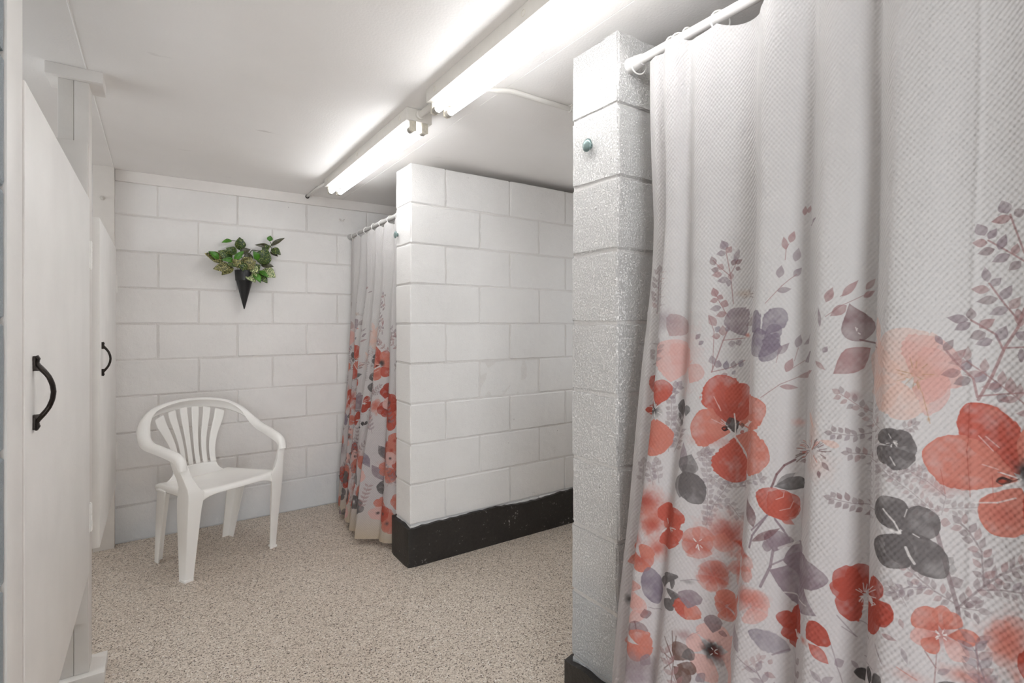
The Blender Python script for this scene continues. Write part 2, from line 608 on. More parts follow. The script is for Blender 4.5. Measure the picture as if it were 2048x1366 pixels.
# stall outer wall and front wall, each with an opening added for fill
struct(MB().box(XL - 0.15, XL, YF, 1.4, 0, CH).box(XL - 0.15, XL, 3.0, WB, 0, CH).box(XL - 0.15, XL, 1.4, 3.0, 0, 1.08).box(XL - 0.15, XL, 1.4, 3.0, 1.93, CH).build('wall_stalls', M['block']))
wi = struct_empty('added_window_1')  # unseen window added around the stall-side fill light
MB().box(XL - 0.06, XL, 1.4, 1.45, 1.08, 1.93, .003).box(XL - 0.06, XL, 2.95, 3.0, 1.08, 1.93, .003).box(XL - 0.06, XL, 1.45, 2.95, 1.08, 1.13, .003).box(XL - 0.06, XL, 1.45, 2.95, 1.88, 1.93, .003).build('added_window_frame', M['wood'], wi)
struct(MB().box(XL, -1.0, YF - 0.15, YF, 0, CH).box(0.1, XR, YF - 0.15, YF, 0, CH).box(-1.0, 0.1, YF - 0.15, YF, 2.0, CH).build('wall_front', M['block']))
struct(MB().box(-1.06, -1.0, YF - 0.15, YF + 0.01, 0, 2.0, .003).box(0.1, 0.16, YF - 0.15, YF + 0.01, 0, 2.0, .003).build('trim_2', M['wood']))  # jambs of the added entrance opening

# ------------------------------------------------------------------ black painted base bands
def base_band(name, pts, h, seed, thick=0.0035):
    """wavy-topped coat of black paint following a polyline of outer corners"""
    rnd = random.Random(seed)
    rows_b, rows_t, nb, ntp = [], [], [], []
    path = []
    for (a, b) in zip(pts[:-1], pts[1:]):
        a, b = Vector((*a, 0)), Vector((*b, 0))
        n = max(2, int((b - a).length / 0.02))
        for i in range(n):
            path.append(a.lerp(b, i / n))
    path.append(Vector((*pts[-1], 0)))
    rows = []
    wv = 0
    for i, p in enumerate(path):
        q0, q1 = path[max(0, i - 1)], path[min(len(path) - 1, i + 1)]
        d = (q1 - q0).normalized()
        n = Vector((-d.y, d.x, 0))
        wv = wv * 0.8 + rnd.uniform(-1, 1) * 0.0035
        ht = h + wv + 0.004 * math.sin(i * 0.13 + seed) + rnd.uniform(-0.0012, 0.0012)
        o = p + n * thick
        inn = p - n * 0.02
        rows.append([(o.x, o.y, 0.0), (o.x, o.y, ht * 0.5), (o.x, o.y, ht - 0.002), (p.x, p.y, ht), (inn.x, inn.y, ht), (inn.x, inn.y, 0.0)])
    return struct(MB().grid(rows).build(name, M['black'], None, angle=40))

base_band('baseboard_middle', [(XR, 2.444), (XP, 2.444), (XP, 2.638), (XR, 2.638)][::-1], 0.2, 2)
base_band('baseboard_right', [(XR, 1.02), (XP, 1.02), (XP, 1.214), (XR, 1.214)][::-1], 0.193, 4)
base_band('baseboard_back', [(1.02, WB), (XR, WB)], 0.185, 5)

# ceiling-level board along the back wall
tr = MB()
tr.box(-0.195, XR, WB - 0.02, WB + 0.002, CH - 0.062, CH, 0.002)
struct(tr.build('trim_1', M['trim'], angle=40))

# ------------------------------------------------------------------ toilet stall fronts
def stall_post():
    t = thing('stall_post', 'white timber post with a board cap at the ceiling between the stall doors', 'post', (-0.235, 2.30, 0))
    off = (-0.235, 2.30, 0)
    MB().box(-0.274, -0.2333, 2.262, 2.351, 0.038, CH - 0.038, 0.0025).build('board', M['post'], t, off=off, angle=40)
    MB().box(-0.2325, XS, 2.260, 2.351, 0.038, CH - 0.038, 0.0025).build('board', M['post'], t, off=off, angle=40)
    MB().box(-0.304, -0.155, 2.24, 2.375, CH - 0.038, CH, 0.002).build('cap_board', M['trim'], t, off=off, angle=40)
    MB().box(-0.304, -0.150, 2.232, 2.375, 0, 0.038, 0.002).build('base_board', M['post'], t, off=off, angle=40)
    return t
stall_post()
t = thing('stall_divider', 'flat white panel standing behind the near stall door, fixed to the timber post', 'panel', (-0.7, 2.25, 0.2))
off = (-0.7, 2.25, 0.2)
MB().box(-1.10, -0.1955, 2.2475, 2.2595, 0.213, 1.828, 0.002).build('sheet', M['post'], t, off=off, angle=40)
MB().box(XL, -1.101, 2.2475, 2.2595, 0.213, 1.828, 0.002).build('sheet', M['post'], t, off=off, angle=40)

t = thing('jamb_post', 'white full-height jamb board beside the bluish block wall', 'post', (-0.24, 1.155, 0))
off = (-0.24, 1.155, 0)
MB().box(-0.285, XS + 0.001, 1.101, 1.2105, 0, CH, 0.003).build('board', M['wood'], t, off=off, angle=40)

t = thing('corner_post', 'white board post against the block wall, behind the farther stall door', 'post', (-0.24, 3.55, 0))
off = (-0.24, 3.55, 0)
MB().box(-0.288, -0.196, 3.545, WB, 0, CH, 0.002).build('board', M['post'], t, off=off, angle=40)
bo = MB().lathe((-0.247, 3.545, 1.895), (0, -1, 0), [(0, 0.013), (0.003, 0.013), (0.0035, 0.008), (0.010, 0.007), (0.012, 0.004)], 6)
bo.build('bolt', M['metal_white'], t, off=off)

def handle(parent, x, y, z, off):
    """iron pull: flared fishtail ends, bowed grip standing off the door"""
    L = 0.068
    path, wid, thk = [], [], []
    for k in range(25):
        s = -1 + 2 * k / 24
        a = abs(s)
        K = [0, .2, .4, .55, .64, .72, .82, .92, 1.0]
        o = float(np.interp(a, K, [.0285, .027, .0225, .0165, .0115, .0075, .0045, .0075, .0045]))
        wd = float(np.interp(a, K, [.0068, .0064, .006, .006, .0072, .008, .0065, .0095, .0125]))
        th = float(np.interp(a, K, [.0042, .0042, .0042, .0044, .005, .0045, .0035, .003, .0028]))
        path.append((o, s * L)); wid.append(wd); thk.append(th)
    rows = []
    for k in range(25):
        p0, p1 = path[max(0, k - 1)], path[min(24, k + 1)]
        d = Vector((p1[0] - p0[0], p1[1] - p0[1])).normalized()
        n = Vector((d.y, -d.x))
        row = []
        for j in range(10):
            t_ = 2 * PI * j / 10
            c, s_ = math.cos(t_), math.sin(t_)
            row.append((x + path[k][0] + n.x * thk[k] * s_, y + wid[k] * c, z + path[k][1] + n.y * thk[k] * s_))
        row.append(row[0])
        rows.append(row)
    b = MB().grid(rows)
    b.f.append(tuple(range(10)))
    b.f.append(tuple(24 * 11 + j for j in range(10)))
    for sg in (-1, 1):
        b.lathe((x - 0.001, y, z + sg * L * 0.86), (1, 0, 0), [(0, 0.0035), (0.009, 0.0035), (0.010, 0.002)], 8)
        b.box(x - 0.001, x + 0.0105, y - 0.006, y + 0.006, z + sg * L * 0.66 - 0.0045, z + sg * L * 0.66 + 0.0045, 0.0015)
        b.box(x - 0.001, x + 0.0045, y - 0.0065, y + 0.0065, z + sg * L * 0.82 - 0.012, z + sg * L * 0.82 + 0.012, 0.0015)
    return b.build('handle', M['iron'], parent, smooth=False, off=off, angle=50)

def hinge(parent, x, y, z, off, h=0.09):
    b = MB()
    for i in range(5):
        b.tube([(x + 0.002, y, z - h / 2 + h / 5 * i + 0.0008), (x + 0.002, y, z - h / 2 + h / 5 * (i + 1) - 0.0008)], 0.0048, 10)
    b.box(x - 0.001, x + 0.0015, y - 0.022, y + 0.022, z - h / 2, z + h / 2)
    b.tube([(x + 0.002, y, z - h / 2 - 0.003), (x + 0.002, y, z + h / 2 + 0.003)], 0.003, 8)
    return b.build('hinge', M['wood'], parent, off=off, angle=40)

def stall_door(y0, y1, z0, z1, xf, label, hy, zs):
    off = (xf, (y0 + y1) / 2, z0)
    t = thing('stall_door', label, 'door', off, group='white stall doors')
    MB().box(xf - 0.026, xf, y0, y1, z0, z1, 0.0025).build('panel', M['wood'], t, off=off, angle=40)
    handle(t, xf, hy, 1.088 if y0 < 2 else 1.076, off)
    for z in zs:
        hinge(t, xf, y1 + 0.002, z, off)
    return t
stall_door(1.217, 2.246, 0.383, 1.637, -0.190, 'large white stall door closest to the bluish block wall, with dark pull handle', 1.287, (1.448, 0.565))
stall_door(2.58, 3.53, 0.345, 1.632, -0.188, 'narrow-looking white stall door hinged on the post at the back block wall', 2.665, (1.435, 0.535))

# ------------------------------------------------------------------ fluorescent lights
def light(y0, y1, label):
    x0, x1 = 0.806, 0.914
    off = ((x0 + x1) / 2, (y0 + y1) / 2, CH)
    t = thing('ceiling_light', label, 'light', off, group='twin-tube fluorescent lights')
    MB().box(x0, x1, y0, y1, CH - 0.049, CH - 0.0005, 0.0025).build('housing', M['metal_white'], t, off=off, angle=40)
    for y in (y0 + 0.07, (y0 + y1) / 2, y1 - 0.07):
        b = MB().ring((x0 - 0.0002, y, CH - 0.024), (1, 0, 0), 0.0085, 0.0009, 16, 5)
        b.build('knockout', M['holder'], t, off=off)
    for xt in (0.835, 0.886):
        zt = CH - 0.077
        tb = MB().tube([(xt, y0 + 0.038, zt), (xt, y1 - 0.038, zt)], 0.0128, 18).build('tube', M['tube'], t, off=off, angle=50)
        for (a, b_) in ((y0 + 0.016, y0 + 0.039), (y1 - 0.016, y1 - 0.039)):
            MB().tube([(xt, a, zt), (xt, b_, zt)], 0.0134, 16).build('end_cap', M['cap'], tb, off=off, angle=50)
        for ys, sg in ((y0, 1), (y1, -1)):
            h = MB()
            a, b_ = sorted((ys + sg * 0.004, ys + sg * 0.015))
            h.box(xt - 0.013, xt + 0.013, a, b_, zt - 0.010, CH - 0.045, 0.002)
            h.lathe((xt, ys + sg * 0.006, zt), (0, sg, 0), [(0, 0.0135), (0.010, 0.0135)], 14)
            h.box(xt - 0.0035, xt + 0.0035, min(ys + sg * 0.0015, ys + sg * 0.005), max(ys + sg * 0.0015, ys + sg * 0.005), zt - 0.006, CH - 0.06)
            h.build('lamp_holder', M['holder'], t, off=off, angle=40)
    return t
light(0.520, 1.738, 'long twin-tube fluorescent light cut off by the top of the picture')
light(1.915, 3.137, 'twin-tube fluorescent light wholly in view, with its far end by the back wall')

# conduits
tag(MB().tube([(0.815 + 0.045, 1.738, CH - 0.024), (0.86, 1.80, CH - 0.024), (0.86, 1.915, CH - 0.024)], 0.0125, 12)
    .lathe((0.86, 1.738, CH - 0.024), (0, 1, 0), [(0, 0.018), (0.012, 0.018), (0.014, 0.014)], 12)
    .lathe((0.86, 1.915, CH - 0.024), (0, -1, 0), [(0, 0.018), (0.012, 0.018), (0.014, 0.014)], 12)
    .build('conduit_nipple', M['metal_white'], None, angle=40), 'short white conduit joining the two fluorescent lights', 'pipe')
ty = 1.556
t = thing('conduit', 'white painted conduit running on the ceiling from the light behind the rough block pier', 'pipe', (1.2, ty, CH))
off = (1.2, ty, CH)
MB().tube([(0.915, ty, CH - 0.026), (0.955, ty, CH - 0.026), (0.99, ty, CH - 0.024), (1.045, ty, CH - 0.012), (1.075, ty, CH - 0.0105), (1.34, ty, CH - 0.0105), (XR, ty, CH - 0.0105)],
          0.0095, 12).build('pipe', M['pipe'], t, off=off, smooth=True)
MB().box(1.325, 1.345, ty - 0.024, ty + 0.024, CH - 0.005, CH - 0.0005).ring((1.335, ty, CH - 0.0105), (1, 0, 0), 0.0105, 0.003, 16, 6).build('strap', M['pipe'], t, off=off)
t = thing('conduit', 'thin white conduit from the end of the smaller-looking light to the back wall board', 'pipe', (0.82, 3.36, CH))
off = (0.82, 3.36, CH)
MB().tube([(0.822, 3.137, CH - 0.02), (0.815, 3.3, CH - 0.012), (0.812, WB - 0.02, CH - 0.0105)], 0.0085, 10).build('pipe', M['pipe'], t, off=off, smooth=True)
MB().lathe((0.812, WB - 0.0205, CH - 0.0125), (0, -1, 0), [(0, 0.013), (0.003, 0.013), (0.0035, 0.0085)], 14).build('dark_hole_disc', M['dark'], t, off=off)  # dark disc standing in for the shaded hole around the pipe

# ------------------------------------------------------------------ knobs on the pier ends, little hook
def knob(y, z, label):
    t = MB()
    prof = [(0, 0.010), (0.002, 0.010), (0.004, 0.007), (0.007, 0.007), (0.009, 0.013), (0.011, 0.0175), (0.014, 0.0175), (0.0165, 0.0155), (0.0185, 0.010), (0.019, 0.003)]
    t.lathe((XP, y, z), (-1, 0, 0), prof, 28)
    o = thing('coat_peg', label, 'knob', (XP, y, z), group='round metal knobs on the block piers')
    t.build('knob_body', M['knob'], o, off=(XP, y, z), angle=40)
    b = MB()
    for k in range(26):
        a = 2 * PI * k / 26
        c = (XP - 0.0125, y + 0.0178 * math.cos(a), z + 0.0178 * math.sin(a))
        b.box(c[0] - 0.002, c[0] + 0.002, c[1] - 0.0009, c[1] + 0.0009, c[2] - 0.0009, c[2] + 0.0009)
    b.build('beaded_rim', M['knob'], o, off=(XP, y, z))
knob(1.128, 1.737, 'round grey-green knob on the rough block pier by the large curtain')
knob(2.607, 1.689, 'round grey-green knob beside the narrow curtain on the farther pier')
hk = MB().tube([(1.03, WB, 1.935), (1.03, WB - 0.018, 1.932), (1.036, WB - 0.026, 1.925), (1.046, WB - 0.026, 1.924), (1.052, WB - 0.024, 1.934)], 0.0032, 8)
hk.lathe((1.03, WB, 1.935), (0, -1, 0), [(0, 0.008), (0.002, 0.007)], 12)
tag(hk.build('wall_hook', M['trim'], None, smooth=True), 'tiny white hook on the back wall above the narrow curtain', 'hook')

# ------------------------------------------------------------------ curtains
#GEO-START
def catmull(P, n):
    P = np.array(P, float)
    P = np.vstack([2 * P[0] - P[1], P, 2 * P[-1] - P[-2]])
    m = len(P) - 3
    t = np.linspace(0, m - 1e-9, n)
    i = t.astype(int)
    f = (t - i)[:, None]
    a, b, c, d = P[i], P[i + 1], P[i + 2], P[i + 3]
    return 0.5 * (2 * b + (c - a) * f + (2 * a - 5 * b + 4 * c - d) * f ** 2 + (3 * b - a - 3 * c + d) * f ** 3)

NEAR = [(.942, .008), (.915, -.006), (.893, .006), (.876, -.016), (.858, -.045), (.832, -.040), (.806, -.012), (.778, -.030), (.75, -.026),
        (.715, -.004), (.672, .010), (.640, .004), (.622, -.026), (.598, -.046), (.560, -.032), (.522, -.002), (.502, -.024), (.476, -.046),
        (.438, -.034), (.402, -.004), (.387, -.030), (.360, -.056), (.322, -.048), (.275, -.022), (.225, -.010), (.165, -.022), (.110, -.030), (.065, -.012)]
FAR = [(3.545, .012), (3.515, -.008), (3.475, .014), (3.44, -.012), (3.42, -.034), (3.385, -.018), (3.345, .016), (3.325, -.018), (3.29, -.036), (3.25, -.006),
       (3.215, .018), (3.185, -.016), (3.15, -.038), (3.10, -.012), (3.065, .014), (3.04, -.018), (3.0, -.036), (2.955, -.004), (2.925, .016), (2.895, -.02),
       (2.86, -.036), (2.81, -.008), (2.78, .014), (2.75, -.016), (2.715, -.03), (2.68, -.004), (2.645, .01)]

def curtain_surface(P, ns, zs, X0, ringy, ztop, lean, seed, leany):
    """points [row z, column s]; also the arc length of each column"""
    c = catmull(P, ns)
    seg = np.hypot(np.diff(c[:, 0]), np.diff(c[:, 1]))
    s = np.concatenate([[0], np.cumsum(seg)])
    zs = np.asarray(zs)[:, None]
    Y = np.repeat(c[None, :, 0], len(zs), 0)
    dx = np.repeat(c[None, :, 1], len(zs), 0)
    up = np.clip((ztop - zs) / 0.55, 0, 1)
    amp = 0.58 + 0.42 * up ** 0.8
    low = np.clip((1.5 - zs) / 1.2, 0, 2)
    X = X0 - 0.006 + dx * amp - lean * low ** 1.25 * np.interp(Y, leany[0], leany[1])
    # slow sway so that no fold is a ruled surface
    X = X + 0.004 * np.sin(zs * 5.1 + s[None] * 9 + seed) + 0.003 * np.sin(zs * 9.7 - s[None] * 17 + seed * 2)
    Y = Y + 0.006 * np.sin(zs * 3.1 + s[None] * 4 + seed) * up
    # sag of the top edge between the rings
    ry = np.sort(np.asarray(ringy))
    yy = c[:, 0]
    j = np.clip(np.searchsorted(ry, yy), 1, len(ry) - 1)
    gap = ry[j] - ry[j - 1]
    f = np.clip((yy - ry[j - 1]) / np.maximum(gap, 1e-4), 0, 1)
    sag = np.clip(gap, 0, 0.2) * 0.16 * (4 * f * (1 - f))
    near_top = np.clip((zs - (ztop - 0.5)) / 0.5, 0, 1) ** 2
    Z = zs - sag[None] * near_top
    return X, Y, np.broadcast_to(Z, X.shape), s

RING_N = [.868, .848, .822, .734, .585, .46, .33, .20, .09]
RING_F = [3.50, 3.38, 3.25, 3.11, 2.97, 2.84, 2.72]
def near_curtain(ns, zs):
    return curtain_surface(NEAR, ns, zs, 1.092, RING_N, 1.918, 0.145, 0.3, ((.0, .5, .9), (.75, .9, 1.0)))
def far_curtain(ns, zs):
    return curtain_surface(FAR, ns, zs, 1.098, RING_F, 1.80, 0.11, 1.7, ((2.64, 2.72, 2.86, 3.1, 3.5), (.25, .35, 1.15, 1.0, .6)))
#GEO-END

# ---- printed pattern: watercolour flowers rasterised onto the flat cloth (u = metres along the cloth, v = height)
PW, PH, PPM = 1.60, 1.72, 1150
def make_print():
    W, H = int(PW * PPM), int(PH * PPM)
    rs = np.random.RandomState(4)
    base = np.array(srgb(218, 215, 214)[:3])
    img = np.empty((H, W, 3), np.float32)
    img[:] = base
    zz = np.arange(H)[:, None, None] / PPM
    tint = np.array(srgb(210, 202, 203)[:3])
    k = np.clip((1.25 - zz) / 0.7, 0, 1) * 0.75
    img[:] = img * (1 - k) + tint * k
    st = np.array(srgb(206, 184, 142)[:3])
    k = np.clip((0.24 - zz) / 0.2, 0, 1) ** 1.3 * 0.6
    img[:] = img * (1 - k) + st * k
    def lownoise(h, w, cell):
        gh, gw = int(h / cell) + 3, int(w / cell) + 3
        g = rs.rand(gh, gw).astype(np.float32)
        y = np.arange(h) / cell; x = np.arange(w) / cell
        yi = y.astype(int); xi = x.astype(int)
        fy = (y - yi)[:, None]; fx = (x - xi)[None]
        fy = fy * fy * (3 - 2 * fy); fx = fx * fx * (3 - 2 * fx)
        a = g[yi][:, xi]; b = g[yi][:, xi + 1]; c = g[yi + 1][:, xi]; d = g[yi + 1][:, xi + 1]
        return a * (1 - fx) * (1 - fy) + b * fx * (1 - fy) + c * (1 - fx) * fy + d * fx * fy
    WASH = lownoise(H, W, 26) * 0.6 + lownoise(H, W, 9) * 0.4
    EDGE = lownoise(H, W, 14) * 0.6 + lownoise(H, W, 5) * 0.4
    def box(x0, x1, y0, y1):
        return (max(0, int((x0) * PPM)), min(W, int(x1 * PPM) + 1), max(0, int(y0 * PPM)), min(H, int(y1 * PPM) + 1))
    def paint(bx, al, col, col2=None, t=None):
        x0, x1, y0, y1 = bx
        col = np.array(col, np.float32)
        c = col[None, None]
        if col2 is not None:
            c = col * (1 - t[..., None]) + np.array(col2, np.float32) * t[..., None]
        a = al[..., None]
        img[y0:y1, x0:x1] = img[y0:y1, x0:x1] * (1 - a) + c * a
    def petal(x, y, x2, y2, wd, p, col, alpha, soft, rough, edge):
        """drop shape from base (x,y) to tip (x2,y2); p places the widest point; returns nothing"""
        L = math.hypot(x2 - x, y2 - y) + 1e-6
        m = max(L, wd) * 1.15 + soft
        cx, cy = (x + x2) / 2, (y + y2) / 2
        bx = box(cx - m, cx + m, cy - m, cy + m)
        if bx[1] <= bx[0] or bx[3] <= bx[2]:
            return
        X = (np.arange(bx[0], bx[1]) / PPM)[None] - x
        Y = (np.arange(bx[2], bx[3]) / PPM)[:, None] - y
        ux, uy = (x2 - x) / L, (y2 - y) / L
        a = (X * ux + Y * uy) / L
        b = np.abs(-X * uy + Y * ux)
        ac = np.clip(a, 0, 1)
        if p >= 1:      # rounded petal, widest towards the tip
            wv = np.sin(PI * ac ** p) ** 0.62
        else:           # pointed leaf
            wv = np.sin(PI * ac ** p) ** 1.15
        E = EDGE[bx[2]:bx[3], bx[0]:bx[1]]
        wv = wd / 2 * wv * (1 + rough * (E - 0.5))
        d = (wv - b)
        d = np.where((a < 0) | (a > 1), -1.0, d)
        s = max(soft, 0.7 / PPM)
        mk = np.clip(d / s + 0.3, 0, 1)
        Wn = WASH[bx[2]:bx[3], bx[0]:bx[1]]
        al = mk * alpha * (0.62 + 0.62 * Wn)
        if edge > 0:
            al = al + mk * edge * np.exp(-np.clip(d, 0, 1) / (wd * 0.05))
        if p >= 1:
            al = al * (1.0 + 0.35 * (1 - ac) * mk)
        paint(bx, np.clip(al, 0, 0.97), col)
    def stroke(pts, wd, col, alpha):
        for (a, b) in zip(pts[:-1], pts[1:]):
            L = math.hypot(b[0] - a[0], b[1] - a[1]) + 1e-6
            m = wd * 2
            bx = box(min(a[0], b[0]) - m, max(a[0], b[0]) + m, min(a[1], b[1]) - m, max(a[1], b[1]) + m)
            if bx[1] <= bx[0] or bx[3] <= bx[2]:
                continue
            X = (np.arange(bx[0], bx[1]) / PPM)[None] - a[0]
            Y = (np.arange(bx[2], bx[3]) / PPM)[:, None] - a[1]
            t_ = np.clip((X * (b[0] - a[0]) + Y * (b[1] - a[1])) / L ** 2, 0, 1)
            d = np.hypot(X - t_ * (b[0] - a[0]), Y - t_ * (b[1] - a[1]))
            paint(bx, np.clip((wd / 2 - d) * PPM + 0.5, 0, 1) * alpha, col)
    def blob(x, y, rx, ry, col, alpha):
        bx = box(x - rx * 1.6, x + rx * 1.6, y - ry * 1.6, y + ry * 1.6)
        if bx[1] <= bx[0] or bx[3] <= bx[2]:
            return
        X = ((np.arange(bx[0], bx[1]) / PPM)[None] - x) / rx
        Y = ((np.arange(bx[2], bx[3]) / PPM)[:, None] - y) / ry
        E = EDGE[bx[2]:bx[3], bx[0]:bx[1]]
        d = np.hypot(X, Y) * (1 + 0.7 * (E - 0.5))
        paint(bx, np.clip(1.25 - d, 0, 1) ** 1.2 * alpha, col)
    for mark in MARKS.replace('\n', ',').split(','):
        q = mark.split()
        if len(q) < 7:
            continue
        u, v, a, b, wd = [int(x) * 1e-4 for x in q[1:6]]
        st = STYLES[int(q[6])]
        if q[0] == 'p':
            petal(u, v, u + a, v + b, wd, st[1], PAL[st[2]], *st[3:])
        elif q[0] == 's':
            stroke([(u, v), (u + a, v + b)], wd, PAL[st[1]], st[2])
        else:
            blob(u, v, a, b, PAL[st[1]], st[2])
    # to scene linear, already linear: store as float image
    out = np.ones((H, W, 4), np.float32)
    out[..., :3] = img
    im = bpy.data.images.new('floral_print', W, H, alpha=False, float_buffer=True)
    im.colorspace_settings.name = 'Linear Rec.709'
    im.pixels.foreach_set(out.ravel())
    im.update()
    im.pack()
    return im

PAL = {k: srgb(*v)[:3] for k, v in {
    'red': (196, 95, 79), 'dred': (150, 66, 56), 'brick': (180, 78, 63), 'coral': (209, 130, 114), 'pink': (222, 172, 164), 'blush': (226, 186, 180),
    'mauve': (150, 132, 140), 'dusk': (136, 124, 138), 'gray': (112, 106, 106), 'dgray': (78, 73, 73), 'taupe': (146, 126, 129), 'rose': (170, 132, 132),
    'plum': (126, 88, 92), 'white': (238, 232, 230), 'ochre': (190, 150, 110), 'peach': (228, 194, 182), 'black': (44, 38, 38), 'brown': (120, 92, 84)}.items()}
